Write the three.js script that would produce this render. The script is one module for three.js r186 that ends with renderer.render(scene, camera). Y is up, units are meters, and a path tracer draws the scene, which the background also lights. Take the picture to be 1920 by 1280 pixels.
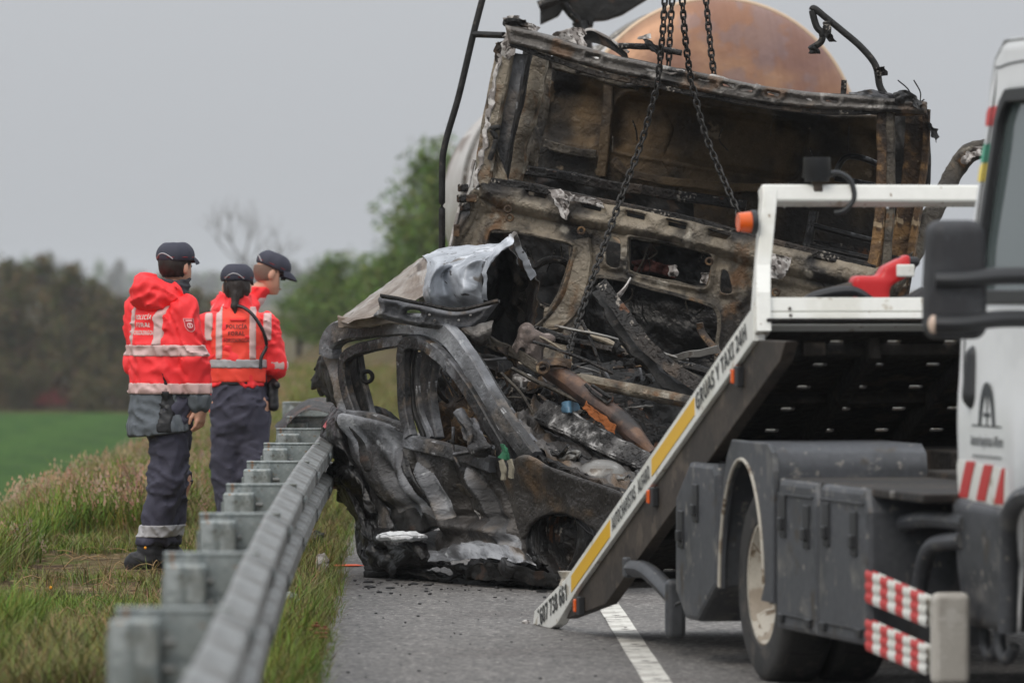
import * as THREE from 'three';
import { mergeGeometries, mergeVertices } from 'three/addons/utils/BufferGeometryUtils.js';
import { RoundedBoxGeometry } from 'three/addons/geometries/RoundedBoxGeometry.js';
import { ImprovedNoise } from 'three/addons/math/ImprovedNoise.js';

// ---------------------------------------------------------------- camera, sky, sun, exposure
const FPX = 12000, IW = 1920, IH = 1280, HORIZON = 535, EYE = 1.6;
const scene = new THREE.Scene();
const camera = new THREE.PerspectiveCamera(2 * Math.atan(IH / 2 / FPX) * 180 / Math.PI, IW / IH, 1, 4000);
const PITCH = Math.atan((IH / 2 - HORIZON) / FPX);
camera.position.set(0, EYE, 0);
camera.rotation.x = -PITCH;
camera.focus = 34;
camera.userData.fStop = 4.4;
scene.add(camera);

{ // overcast sky: luminance rises evenly from the horizon to the zenith
  const w = 64, h = 256, data = new Float32Array(w * h * 4);
  for (let j = 0; j < h; j++) {
    const el = ((j + 0.5) / h - 0.5) * Math.PI, s = Math.max(0, Math.sin(el));
    const L = 0.455 * (1 + 2.4 * s);
    for (let i = 0; i < w; i++) {
      const k = (j * w + i) * 4;
      data[k] = L * 0.965; data[k + 1] = L * 1.0; data[k + 2] = L * 1.05; data[k + 3] = 1;
    }
  }
  const sky = new THREE.DataTexture(data, w, h, THREE.RGBAFormat, THREE.FloatType);
  sky.mapping = THREE.EquirectangularReflectionMapping;
  sky.magFilter = THREE.LinearFilter; sky.minFilter = THREE.LinearFilter;
  sky.needsUpdate = true;
  scene.background = sky; scene.environment = sky;
}
const sun = new THREE.DirectionalLight(0xfff4e6, 1.1);
sun.position.set(-26, 62, 12);
sun.target.position.set(0, 0, -34);
sun.shadow.radius = 45;
sun.castShadow = true;
sun.shadow.mapSize.set(2048, 2048);
Object.assign(sun.shadow.camera, { left: -30, right: 30, top: 30, bottom: -30, near: 1, far: 200 });
scene.add(sun, sun.target);
const renderer = new THREE.WebGLRenderer({ antialias: true });
renderer.toneMapping = THREE.LinearToneMapping;
renderer.toneMappingExposure = 1.07;
renderer.shadowMap.enabled = true;
scene.fog = new THREE.FogExp2(0xdfe3e6, 0.00022);

// ---------------------------------------------------------------- helpers
let seed = 7;
const rnd = () => { seed = (seed * 1664525 + 1013904223) >>> 0; return seed / 4294967296; };
const rr = (a, b) => a + (b - a) * rnd();
const V = (x, y, z) => new THREE.Vector3(x, y, z);
const clamp = (x, a = 0, b = 1) => Math.min(b, Math.max(a, x));
const lerp = (a, b, t) => a + (b - a) * t;
const sst = (a, b, x) => { const t = clamp((x - a) / (b - a)); return t * t * (3 - 2 * t); };
const IN = new ImprovedNoise();
const nz = (x, y, z = 0) => IN.noise(x + 31.7, y + 17.3, z + 5.1);
const fb = (x, y, z = 0, o = 4) => { let s = 0, a = 1, f = 1; for (let i = 0; i < o; i++) { s += a * nz(x * f, y * f, z * f); a *= 0.5; f *= 2.03; } return s; };

// a pixel of the photograph gives a direction; the distance d (along -z) is given by what the thing stands on
function P(px, py, d) {
  const x = (px - 960) / FPX, y = (640 - py) / FPX, c = Math.cos(PITCH), s = Math.sin(PITCH);
  const yy = y * c - s, zz = -y * s - c, t = d / -zz;
  return V(x * t, EYE + yy * t, -d);
}
const used = new Map();
function numbered(name) { const n = used.get(name) ?? 0; used.set(name, n + 1); return n ? name + '_' + String(n).padStart(3, '0') : name; }
function tag(o, label, category, group) { o.userData.label = label; o.userData.category = category; if (group) o.userData.group = group; return o; }
function mk(name, geo, mat, parent) {
  const m = new THREE.Mesh(geo, mat);
  if (parent) { m.name = name; parent.add(m); } else { m.name = numbered(name); scene.add(m); }
  return m;
}
function thing(name, label, category, pos = [0, 0, 0], ry = 0, group) {
  const g = new THREE.Group(); g.name = numbered(name); g.position.set(...pos); g.rotation.y = ry;
  scene.add(g); return tag(g, label, category, group);
}
function structure(o) { o.userData.kind = 'structure'; return o; }
function stuff(o) { o.userData.kind = 'stuff'; return o; }

// ---- procedural textures (tileable)
function hash2(x, y, s) { let h = (x * 374761393 + y * 668265263 + s * 1442695041) | 0; h = Math.imul(h ^ (h >>> 13), 1274126177); return ((h ^ (h >>> 16)) >>> 0) / 4294967296; }
const lattice = new Map();
function vn(u, v, f, s) {
  const key = f * 4096 + s; let T = lattice.get(key);
  if (!T) { T = new Float32Array((f + 1) * (f + 1)); for (let j = 0; j <= f; j++) for (let i = 0; i <= f; i++) T[j * (f + 1) + i] = hash2(i % f, j % f, s); lattice.set(key, T); }
  const x = u * f, y = v * f, xi = x | 0, yi = y | 0, a = x - xi, b = y - yi, ax = a * a * (3 - 2 * a), by = b * b * (3 - 2 * b), k = yi * (f + 1) + xi, p = T[k] + (T[k + 1] - T[k]) * ax, q = T[k + f + 1] + (T[k + f + 2] - T[k + f + 1]) * ax;
  return p + (q - p) * by;
}
function fbt(u, v, f, o, s) { let t = 0, a = 0.5, n = 0; for (let i = 0; i < o; i++) { t += a * vn(u, v, f, s + i); n += a; a *= 0.55; f *= 2; } return t / n; }
function makeTex(size, fn, repeat = 1, color = true) {
  const d = new Uint8Array(size * size * 4);
  for (let j = 0; j < size; j++) for (let i = 0; i < size; i++) {
    const c = fn(i / size, j / size), k = (j * size + i) * 4;
    if (typeof c === 'number') { d[k] = d[k + 1] = d[k + 2] = clamp(c, 0, 255); } else { d[k] = clamp(c[0], 0, 255); d[k + 1] = clamp(c[1], 0, 255); d[k + 2] = clamp(c[2], 0, 255); }
    d[k + 3] = 255;
  }
  const t = new THREE.DataTexture(d, size, size);
  t.wrapS = t.wrapT = THREE.RepeatWrapping; t.magFilter = THREE.LinearFilter; t.minFilter = THREE.LinearMipmapLinearFilter; t.generateMipmaps = true;
  if (color) t.colorSpace = THREE.SRGBColorSpace;
  t.repeat.set(repeat, repeat); t.needsUpdate = true; return t;
}
const mixc = (a, b, t) => [lerp(a[0], b[0], t), lerp(a[1], b[1], t), lerp(a[2], b[2], t)];
// layered weathered colour: base colours and patches [colour, freq, lo, hi, seed, octaves]
function layered(size, base, layers, repeat, grain = 14) {
  return makeTex(size, (u, v) => {
    let c = base;
    for (const [col, f, lo, hi, s, o = 5] of layers) c = mixc(c, col, sst(lo, hi, fbt(u, v, f, o, s)));
    const g = (hash2(Math.floor(u * size), Math.floor(v * size), 99) - 0.5) * grain + (vn(u, v, 64, 5) - 0.5) * grain;
    return [c[0] + g, c[1] + g, c[2] + g];
  }, repeat);
}
const bumpFine = makeTex(256, (u, v) => 255 * fbt(u, v, 8, 5, 71), 2, false);
const bumpPit = makeTex(256, (u, v) => 255 * sst(0.35, 0.7, fbt(u, v, 24, 3, 41)), 2, false);

const matte = (o) => new THREE.MeshPhysicalMaterial({ side: THREE.DoubleSide, roughness: 1, specularIntensity: .15, ...o });
const std = (o) => new THREE.MeshStandardMaterial({ side: THREE.DoubleSide, ...o });
const srgb = (r, g, b) => new THREE.Color().setRGB(r / 255, g / 255, b / 255, THREE.SRGBColorSpace);
const M = {};
M.beige = std({ map: layered(512, [138, 128, 112], [[[98, 89, 76], 5, .4, .66, 1], [[48, 44, 40], 4, .44, .68, 11], [[104, 78, 54], 9, .6, .8, 21], [[28, 26, 25], 6, .52, .74, 31], [[170, 163, 150], 14, .62, .84, 45]], .7), roughness: .66, metalness: .15, bumpMap: bumpPit, bumpScale: .004 });
M.beige2 = std({ map: layered(512, [92, 85, 74], [[[66, 60, 52], 5, .38, .66, 3], [[36, 33, 30], 4, .44, .68, 13], [[104, 76, 50], 10, .6, .8, 23], [[150, 143, 130], 18, .64, .84, 33]], .8), roughness: .7, metalness: .2, bumpMap: bumpPit, bumpScale: .004 });
M.rust = std({ map: layered(512, [94, 72, 50], [[[60, 46, 34], 6, .42, .62, 4], [[128, 98, 62], 9, .54, .72, 14], [[36, 29, 24], 5, .56, .7, 24], [[150, 132, 106], 20, .68, .74, 34]], 1), roughness: .78, metalness: .1, bumpMap: bumpPit, bumpScale: .004 });
M.header = std({ map: layered(512, [98, 94, 90], [[[68, 64, 61], 5, .38, .66, 55], [[42, 40, 38], 4, .46, .7, 56], [[104, 84, 68], 8, .58, .8, 57], [[156, 152, 147], 14, .6, .84, 58]], .8), roughness: .6, metalness: .2, bumpMap: bumpPit, bumpScale: .004 });
M.backwall = std({ map: layered(512, [82, 67, 47], [[[104, 84, 58], 4, .5, .7, 5], [[44, 36, 28], 4, .46, .66, 15], [[24, 21, 18], 3, .5, .68, 25], [[110, 96, 78], 24, .68, .76, 35]], .45), roughness: .75, metalness: .1, bumpMap: bumpPit, bumpScale: .003 });
M.ashBeam = std({ map: layered(512, [58, 56, 55], [[[36, 35, 34], 5, .4, .66, 61], [[112, 110, 108], 8, .44, .72, 62], [[178, 176, 174], 16, .52, .76, 63], [[26, 25, 25], 5, .54, .74, 64]], 1.1), roughness: .75, bumpMap: bumpPit, bumpScale: .01 });
M.dark = std({ map: layered(512, [44, 39, 35], [[[72, 62, 53], 6, .52, .66, 6], [[24, 22, 21], 4, .45, .6, 16], [[88, 56, 34], 10, .64, .72, 26], [[130, 124, 116], 22, .7, .76, 36]], 1), roughness: .62, metalness: .25, bumpMap: bumpPit, bumpScale: .006 });
M.soot = std({ map: layered(256, [20, 19, 18], [[[34, 32, 30], 6, .54, .7, 7], [[58, 53, 48], 18, .68, .76, 17], [[50, 35, 24], 9, .68, .76, 27]], 1.2, 8), roughness: .68, metalness: .0, bumpMap: bumpFine, bumpScale: .012 });
M.char = std({ map: layered(256, [20, 19, 19], [[[36, 34, 33], 6, .55, .7, 8]], 1.2, 6), roughness: .42, metalness: .0, bumpMap: bumpFine, bumpScale: .02 });
M.carGrey = std({ map: layered(1024, [128, 130, 134], [[[100, 101, 104], 4, .42, .66, 9], [[158, 160, 164], 5, .52, .72, 19], [[56, 55, 55], 3, .52, .7, 29], [[118, 108, 98], 6, .58, .78, 39], [[36, 35, 35], 7, .63, .78, 49], [[180, 182, 184], 28, .7, .84, 59]], .55), roughness: .62, metalness: .2, bumpMap: bumpPit, bumpScale: .0025 });
M.carDark = std({ map: layered(512, [80, 80, 83], [[[108, 109, 112], 5, .5, .7, 10], [[42, 41, 41], 4, .46, .68, 20], [[84, 70, 56], 8, .58, .78, 30], [[24, 24, 24], 7, .58, .76, 40], [[140, 140, 140], 24, .68, .82, 50]], .9), roughness: .58, metalness: .2, bumpMap: bumpPit, bumpScale: .0025 });
M.carBrown = std({ map: layered(512, [78, 74, 71], [[[112, 108, 104], 5, .48, .7, 12], [[50, 47, 45], 4, .44, .66, 22], [[96, 78, 60], 6, .58, .78, 32], [[30, 29, 28], 4, .52, .72, 42]], .6), roughness: .52, metalness: .2, bumpMap: bumpPit, bumpScale: .003 });
M.roofSilver = std({ map: layered(512, [176, 180, 186], [[[146, 150, 156], 4, .46, .62, 14], [[204, 207, 212], 6, .55, .7, 24], [[104, 98, 92], 5, .63, .72, 34], [[84, 82, 82], 30, .72, .78, 44]], .8, 8), roughness: .5, metalness: .3, bumpMap: bumpFine, bumpScale: .003 });
M.roofBrown = std({ map: layered(512, [142, 132, 122], [[[112, 98, 86], 5, .44, .66, 15], [[172, 168, 164], 6, .54, .74, 25], [[78, 66, 56], 7, .62, .76, 35]], .8), roughness: .5, metalness: .35, bumpMap: bumpFine, bumpScale: .006 });
M.ash = std({ map: layered(256, [196, 192, 188], [[[140, 134, 130], 8, .46, .6, 16], [[70, 64, 60], 10, .58, .68, 26]], 3), roughness: .9, bumpMap: bumpFine, bumpScale: .01 });
M.galv = std({ map: layered(512, [138, 145, 144], [[[114, 122, 122], 9, .4, .64, 18], [[168, 174, 174], 16, .56, .74, 28], [[104, 106, 100], 4, .54, .74, 38], [[140, 104, 78], 10, .7, .8, 48], [[92, 92, 86], 22, .68, .8, 58]], 1.4, 12), roughness: .5, metalness: .35, bumpMap: bumpFine, bumpScale: .001 });
M.galvDark = std({ map: layered(512, [124, 126, 124], [[[102, 103, 101], 6, .42, .62, 19], [[148, 150, 149], 14, .56, .74, 29], [[84, 80, 74], 4, .54, .74, 39], [[66, 62, 58], 18, .68, .8, 49]], 1, 8), roughness: .48, metalness: .4, bumpMap: bumpFine, bumpScale: .001 });
M.brownSteel = std({ map: layered(256, [78, 58, 48], [[[52, 41, 36], 5, .4, .64, 71], [[104, 76, 56], 7, .54, .76, 72], [[34, 29, 27], 4, .52, .7, 73]], 1.5), roughness: .5, metalness: .2 });
M.white = std({ map: layered(512, [226, 226, 220], [[[214, 213, 204], 4, .5, .66, 20], [[190, 184, 170], 14, .7, .78, 30], [[120, 100, 80], 40, .78, .82, 40]], .8, 5), roughness: .45 });
M.whiteCab = std({ map: layered(256, [224, 226, 226], [[[216, 218, 218], 4, .5, .66, 20]], .8, 3), roughness: .28 });
M.under = std({ map: layered(512, [38, 33, 28], [[[26, 23, 21], 4, .45, .6, 21], [[58, 48, 39], 9, .6, .7, 31]], .9), roughness: .85, bumpMap: bumpPit, bumpScale: .003 });
M.bedside = std({ map: layered(512, [60, 51, 43], [[[46, 39, 33], 4, .45, .62, 22], [[80, 70, 60], 9, .6, .72, 32], [[44, 36, 30], 14, .68, .76, 42]], .9), roughness: .7 });
M.plastic = std({ map: layered(512, [70, 72, 76], [[[58, 60, 63], 4, .44, .66, 23], [[98, 97, 95], 7, .58, .8, 33], [[62, 57, 52], 9, .62, .78, 43], [[126, 122, 116], 26, .68, .82, 53]], .9, 10), roughness: .55, bumpMap: bumpFine, bumpScale: .0008 });
M.black = std({ color: srgb(38, 39, 41), roughness: .5 });
M.blackSoft = std({ map: layered(256, [50, 51, 54], [[[42, 42, 45], 5, .48, .62, 24], [[64, 65, 67], 10, .64, .74, 34]], 2, 6), roughness: .6 });
M.rubber = std({ map: layered(256, [52, 51, 50], [[[70, 66, 62], 6, .52, .68, 25], [[40, 40, 40], 5, .5, .64, 35]], 2, 8), roughness: .85 });
M.rim = std({ map: layered(256, [178, 172, 160], [[[140, 128, 112], 5, .5, .66, 26], [[100, 84, 66], 9, .64, .74, 36]], 2, 8), roughness: .5 });
M.yellow = std({ color: srgb(226, 178, 44), roughness: .45 });
M.red = std({ color: srgb(200, 30, 34), roughness: .4 });
M.redPaint = std({ color: srgb(196, 62, 60), roughness: .5 });
M.orange = new THREE.MeshPhysicalMaterial({ color: srgb(250, 110, 30), roughness: .25, transmission: .3, thickness: 0, side: THREE.DoubleSide });
M.steel = std({ map: layered(256, [120, 118, 114], [[[84, 76, 68], 6, .5, .66, 27], [[150, 148, 144], 12, .6, .72, 37]], 2, 8), roughness: .45, metalness: .4 });
M.chain = std({ map: layered(256, [76, 74, 72], [[[48, 46, 44], 6, .5, .64, 28], [[104, 84, 66], 12, .66, .74, 38]], 4, 8), roughness: .5, metalness: .45 });

// ---- geometry tools
const boxG = (w, h, d, x = 0, y = 0, z = 0, r = 0.006) => { const g = new RoundedBoxGeometry(w, h, d, 2, Math.min(r, w / 2.2, h / 2.2, d / 2.2)); g.translate(x, y, z); return boxUV(g); };
function boxUV(g) { // uv in metres by the dominant normal
  if (!g.attributes.normal) g.computeVertexNormals();
  const p = g.attributes.position, n = g.attributes.normal, uv = new Float32Array(p.count * 2);
  for (let i = 0; i < p.count; i++) {
    const ax = Math.abs(n.getX(i)), ay = Math.abs(n.getY(i)), az = Math.abs(n.getZ(i));
    const a = ax > ay && ax > az ? [p.getZ(i), p.getY(i)] : ay > az ? [p.getX(i), p.getZ(i)] : [p.getX(i), p.getY(i)];
    uv[i * 2] = a[0] + 0.37; uv[i * 2 + 1] = a[1] + 0.61;
  }
  g.setAttribute('uv', new THREE.BufferAttribute(uv, 2)); return g;
}
const merge = (list) => mergeGeometries(list.map((g) => { const q = g.index ? g.toNonIndexed() : g; for (const k of Object.keys(q.attributes)) if (!['position', 'normal', 'uv'].includes(k)) q.deleteAttribute(k); return q; }));
const curvePts = (pts, n, closed = false, tens = 0.5) => new THREE.CatmullRomCurve3(pts, closed, 'catmullrom', tens).getPoints(n);
const polyPts = (pts, n) => { const c = new THREE.CurvePath(); for (let i = 0; i + 1 < pts.length; i++) c.add(new THREE.LineCurve3(pts[i], pts[i + 1])); const o = []; for (let i = 0; i <= n; i++) o.push(c.getPointAt(i / n)); return o; };
function gridGeo(rows, wrapU = false) { // rows[j][i] = Vector3 ; smooth surface
  const nv = rows.length, nu = rows[0].length, pos = [], uv = [], idx = [];
  let vacc = 0;
  for (let j = 0; j < nv; j++) {
    if (j) vacc += rows[j][nu >> 1].distanceTo(rows[j - 1][nu >> 1]);
    let uacc = 0;
    for (let i = 0; i < nu; i++) { if (i) uacc += rows[j][i].distanceTo(rows[j][i - 1]); const p = rows[j][i]; pos.push(p.x, p.y, p.z); uv.push(uacc, vacc); }
  }
  for (let j = 0; j + 1 < nv; j++) for (let i = 0; i + 1 < nu; i++) { const a = j * nu + i, b = a + 1, c = a + nu, d = c + 1; idx.push(a, b, d, a, d, c); }
  const g = new THREE.BufferGeometry();
  g.setAttribute('position', new THREE.Float32BufferAttribute(pos, 3)); g.setAttribute('uv', new THREE.Float32BufferAttribute(uv, 2)); g.setIndex(idx); g.computeVertexNormals(); return g;
}
// a bent piece of sheet metal with thickness, through a grid of points
function sheet(ctrl, { nu = 30, nv = 30, th = 0.004, amp = 0.01, freq = 5, crease = 0.0, tear = 0, s = 0 } = {}) {
  const cr = (a, b, c, d, t) => { const t2 = t * t, t3 = t2 * t; return V(0, 0, 0).addScaledVector(a, -0.5 * t3 + t2 - 0.5 * t).addScaledVector(b, 1.5 * t3 - 2.5 * t2 + 1).addScaledVector(c, -1.5 * t3 + 2 * t2 + 0.5 * t).addScaledVector(d, 0.5 * t3 - 0.5 * t2); };
  const at = (arr, t) => { const n = arr.length - 1, x = clamp(t, 0, 1) * n, i = Math.min(n - 1, Math.floor(x)); const g = (k) => k < 0 ? arr[0].clone().multiplyScalar(2).sub(arr[1]) : k > n ? arr[n].clone().multiplyScalar(2).sub(arr[n - 1]) : arr[k]; return cr(g(i - 1), g(i), g(i + 1), g(i + 2), x - i); };
  const rows = [];
  for (let j = 0; j <= nv; j++) { const row = []; for (let i = 0; i <= nu; i++) row.push(at(ctrl.map((r) => at(r, i / nu)), j / nv)); rows.push(row); }
  const base = rows.map((r) => r.map((p) => p.clone()));
  const g0 = gridGeo(rows), N = g0.attributes.normal;
  for (let j = 0; j <= nv; j++) for (let i = 0; i <= nu; i++) {
    const p = rows[j][i], k = j * (nu + 1) + i, n = V(N.getX(k), N.getY(k), N.getZ(k)), q = base[j][i];
    const d = amp * fb(q.x * freq + s, q.y * freq, q.z * freq, 4) + crease * (1 - 2 * Math.abs(nz(q.x * freq * .6 + s + 9, q.y * freq * .6, q.z * freq * .6)));
    p.addScaledVector(n, d);
    if (tear) { const e = Math.min(i, nu - i, j, nv - j); if (e === 0) p.add(V(nz(q.x * 30, q.y * 30, s), nz(q.y * 30, q.z * 30, s + 4), 0).multiplyScalar(tear)); }
  }
  const f = gridGeo(rows), n2 = f.attributes.normal;
  const back = rows.map((r, j) => r.map((p, i) => { const k = j * (nu + 1) + i; return V(p.x - n2.getX(k) * th, p.y - n2.getY(k) * th, p.z - n2.getZ(k) * th); }));
  const parts = [f, gridGeo(back)];
  const rim = (a, b) => parts.push(gridGeo([a, b]));
  rim(rows[0], back[0]); rim(rows[nv], back[nv]); rim(rows.map((r) => r[0]), back.map((r) => r[0])); rim(rows.map((r) => r[nu]), back.map((r) => r[nu]));
  return merge(parts);
}
// sweep a closed profile [[a,b]..] along points; a along side, b along up
function sweep(pts, profile, { n = 24, up = V(0, 1, 0), curve = true, rough = 0, freq = 6, scale = null, twist = null, smooth = false, s = 0 } = {}) {
  const path = curve && pts.length > 2 ? curvePts(pts, n) : polyPts(pts, n);
  const N = path.length, frames = [];
  for (let i = 0; i < N; i++) {
    const t = path[Math.min(N - 1, i + 1)].clone().sub(path[Math.max(0, i - 1)]).normalize();
    const side = V(0, 0, 0).crossVectors(t, up).normalize(), u = V(0, 0, 0).crossVectors(side, t).normalize();
    if (twist) { const a = twist(i / (N - 1)); side.applyAxisAngle(t, a); u.applyAxisAngle(t, a); }
    frames.push([side, u]);
  }
  const ring = (i, a, b) => {
    const k = scale ? scale(i / (N - 1)) : 1, p = path[i].clone().addScaledVector(frames[i][0], a * k).addScaledVector(frames[i][1], b * k);
    if (rough) p.add(V(fb(p.x * freq + s, p.y * freq, p.z * freq, 3), fb(p.y * freq, p.z * freq + s, p.x * freq + 7, 3), fb(p.z * freq, p.x * freq, p.y * freq + 3 + s, 3)).multiplyScalar(rough));
    return p;
  };
  const parts = [], m = profile.length;
  if (smooth) { const rows = []; for (let i = 0; i < N; i++) rows.push([...profile, profile[0]].map(([a, b]) => ring(i, a, b))); parts.push(gridGeo(rows)); } else for (let e = 0; e < m; e++) { const A = profile[e], B = profile[(e + 1) % m], rows = []; for (let i = 0; i < N; i++) rows.push([ring(i, ...A), ring(i, ...B)]); parts.push(gridGeo(rows)); }
  const tri = THREE.ShapeUtils.triangulateShape(profile.map(([a, b]) => new THREE.Vector2(a, b)), []);
  for (const i of [0, N - 1]) {
    const g = new THREE.BufferGeometry(), pos = [], uv = [];
    for (const t of tri) for (const k of t) { const p = ring(i, ...profile[k]); pos.push(p.x, p.y, p.z); uv.push(profile[k][0], profile[k][1]); }
    g.setAttribute('position', new THREE.Float32BufferAttribute(pos, 3)); g.setAttribute('uv', new THREE.Float32BufferAttribute(uv, 2)); g.computeVertexNormals(); parts.push(g);
  }
  return merge(parts);
}
const circ = (r, k = 10) => Array.from({ length: k }, (_, i) => [r * Math.cos(i / k * 2 * Math.PI), r * Math.sin(i / k * 2 * Math.PI)]);
const rect = (w, h) => { const c = Math.min(w, h) * .14; return [[-w / 2 + c, -h / 2], [w / 2 - c, -h / 2], [w / 2, -h / 2 + c], [w / 2, h / 2 - c], [w / 2 - c, h / 2], [-w / 2 + c, h / 2], [-w / 2, h / 2 - c], [-w / 2, -h / 2 + c]]; };
const chan = (w, h, t) => [[-w / 2, -h / 2], [w / 2, -h / 2], [w / 2, -h / 2 + t], [-w / 2 + t, -h / 2 + t], [-w / 2 + t, h / 2 - t], [w / 2, h / 2 - t], [w / 2, h / 2], [-w / 2, h / 2]];
const rod = (pts, r, o = {}) => sweep(pts, circ(r, o.k ?? 8), { smooth: true, n: 20, ...o });

// relief panel: polygon (with holes) in a local plane, front surface z(x,y), edges rolled back by r
function panel({ poly, holes = [], z = () => 0, th = 0.02, r = 0.01, cell = 0.012, frame }) {
  const rings = [poly, ...holes], segs = [];
  for (const q of rings) for (let i = 0; i < q.length; i++) { const a = q[i], b = q[(i + 1) % q.length]; segs.push([a[0], a[1], b[0], b[1]]); }
  let x0 = 1e9, x1 = -1e9, y0 = 1e9, y1 = -1e9;
  for (const [x, y] of poly) { x0 = Math.min(x0, x); x1 = Math.max(x1, x); y0 = Math.min(y0, y); y1 = Math.max(y1, y); }
  x0 -= cell * 1.37; y0 -= cell * 1.41; const nx = Math.ceil((x1 - x0) / cell) + 2, ny = Math.ceil((y1 - y0) / cell) + 2;
  const sd = new Float32Array(nx * ny);
  for (let j = 0; j < ny; j++) for (let i = 0; i < nx; i++) {
    const x = x0 + i * cell, y = y0 + j * cell; let m = 1e9, ins = false;
    for (const [ax, ay, bx, by] of segs) {
      const ex = bx - ax, ey = by - ay, t = clamp(((x - ax) * ex + (y - ay) * ey) / (ex * ex + ey * ey + 1e-12)), dx = ax + ex * t - x, dy = ay + ey * t - y;
      m = Math.min(m, dx * dx + dy * dy);
      if ((ay > y) !== (by > y) && x < ax + (y - ay) / (by - ay) * ex) ins = !ins;
    }
    sd[j * nx + i] = (ins ? 1 : -1) * Math.sqrt(m) || 1e-6;
  }
  const vs = [], idx = [], map = new Map();
  const gv = (k) => { let v = map.get(k); if (v === undefined) { v = vs.length; vs.push([x0 + (k % nx) * cell, y0 + Math.floor(k / nx) * cell, sd[k]]); map.set(k, v); } return v; };
  const ev = (a, b) => { if (a > b) [a, b] = [b, a]; const key = a * 4 + nx * ny * 8 + (b - a === 1 ? 0 : b - a === nx ? 1 : b - a === nx + 1 ? 2 : 3); let v = map.get(key); if (v === undefined) { v = vs.length; const t = sd[a] / (sd[a] - sd[b]); vs.push([x0 + lerp(a % nx, b % nx, t) * cell, y0 + lerp(Math.floor(a / nx), Math.floor(b / nx), t) * cell, 0]); map.set(key, v); } return v; };
  const tri = (a, b, c) => {
    const k = [a, b, c], s = k.map((q) => sd[q] > 0), n = s.filter(Boolean).length;
    if (n === 3) idx.push(gv(a), gv(b), gv(c));
    else if (n === 1) { const i = s.indexOf(true), A = k[i], B = k[(i + 1) % 3], C = k[(i + 2) % 3]; idx.push(gv(A), ev(A, B), ev(A, C)); } else if (n === 2) { const i = s.indexOf(false), A = k[i], B = k[(i + 1) % 3], C = k[(i + 2) % 3]; const ab = ev(A, B), ac = ev(A, C); idx.push(ab, gv(B), gv(C), ab, gv(C), ac); }
  };
  for (let j = 0; j + 1 < ny; j++) for (let i = 0; i + 1 < nx; i++) { const a = j * nx + i; tri(a, a + 1, a + nx + 1); tri(a, a + nx + 1, a + nx); }
  const cnt = new Map();
  for (let i = 0; i < idx.length; i += 3) for (let e = 0; e < 3; e++) { const a = idx[i + e], b = idx[i + (e + 1) % 3], k = a < b ? a * 1e6 + b : b * 1e6 + a; cnt.set(k, cnt.has(k) ? null : [a, b]); }
  const { O, ex, ey, en } = frame, at = (x, y, q) => V(O.x + ex.x * x + ey.x * y + en.x * q, O.y + ex.y * x + ey.y * y + en.y * q, O.z + ex.z * x + ey.z * y + en.z * q);
  const front = [], back = [];
  for (const [x, y, d] of vs) { const zz = z(x, y, d), q = Math.min(d, r), roll = r - Math.sqrt(Math.max(0, r * r - (r - q) * (r - q))); front.push(at(x, y, zz - roll)); back.push(at(x, y, zz - Math.max(th, roll + .002))); }
  const geo = (list, ix) => { const g = new THREE.BufferGeometry(), pos = [], uv = []; list.forEach((p, i) => { pos.push(p.x, p.y, p.z); uv.push(vs[i][0], vs[i][1]); }); g.setAttribute('position', new THREE.Float32BufferAttribute(pos, 3)); g.setAttribute('uv', new THREE.Float32BufferAttribute(uv, 2)); g.setIndex(ix); g.computeVertexNormals(); return g; };
  const bi = []; for (let i = 0; i < idx.length; i += 3) bi.push(idx[i], idx[i + 2], idx[i + 1]);
  const rp = [], ru = [], ri = [];
  for (const e of cnt.values()) if (e) { const [a, b] = e, k = rp.length / 3; for (const [l, v] of [[front, a], [front, b], [back, b], [back, a]]) { rp.push(l[v].x, l[v].y, l[v].z); ru.push(vs[v][0], vs[v][1]); } ri.push(k, k + 2, k + 1, k, k + 3, k + 2); }
  const rg = new THREE.BufferGeometry(); rg.setAttribute('position', new THREE.Float32BufferAttribute(rp, 3)); rg.setAttribute('uv', new THREE.Float32BufferAttribute(ru, 2)); rg.setIndex(ri); rg.computeVertexNormals();
  return merge([geo(front, idx), geo(back, bi), rg]);
}
// a plane to lay panels in: through point O, with right axis ex and up axis ey; px() gives plane coordinates of a direction
function plane(O, ex, ey) {
  ex = ex.clone().normalize(); const en = V(0, 0, 0).crossVectors(ex, ey).normalize(); ey = V(0, 0, 0).crossVectors(en, ex).normalize();
  const f = { O, ex, ey, en };
  f.px = (px, py, off = 0) => { const dir = P(px, py, 10).sub(V(0, EYE, 0)), o = V(0, EYE, 0); const oo = O.clone().addScaledVector(en, off); const t = oo.clone().sub(o).dot(en) / dir.dot(en), q = o.addScaledVector(dir, t).sub(oo); return [q.dot(ex), q.dot(ey)]; };
  f.at = (x, y, q = 0) => O.clone().addScaledVector(ex, x).addScaledVector(ey, y).addScaledVector(en, q);
  f.P = (px, py, off = 0) => { const [x, y] = f.px(px, py, off); return f.at(x, y, off); };
  f.back = (off) => ({ ...plane(O.clone().addScaledVector(en, off), ex, ey) });
  return f;
}
const ring = (f, list, n = 0, off = 0) => { let q = list.map(([x, y]) => f.px(x, y, off)); if (n) q = curvePts(q.map(([x, y]) => V(x, y, 0)), n, true, .35).slice(0, -1).map((p) => [p.x, p.y]); return q; };

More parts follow.
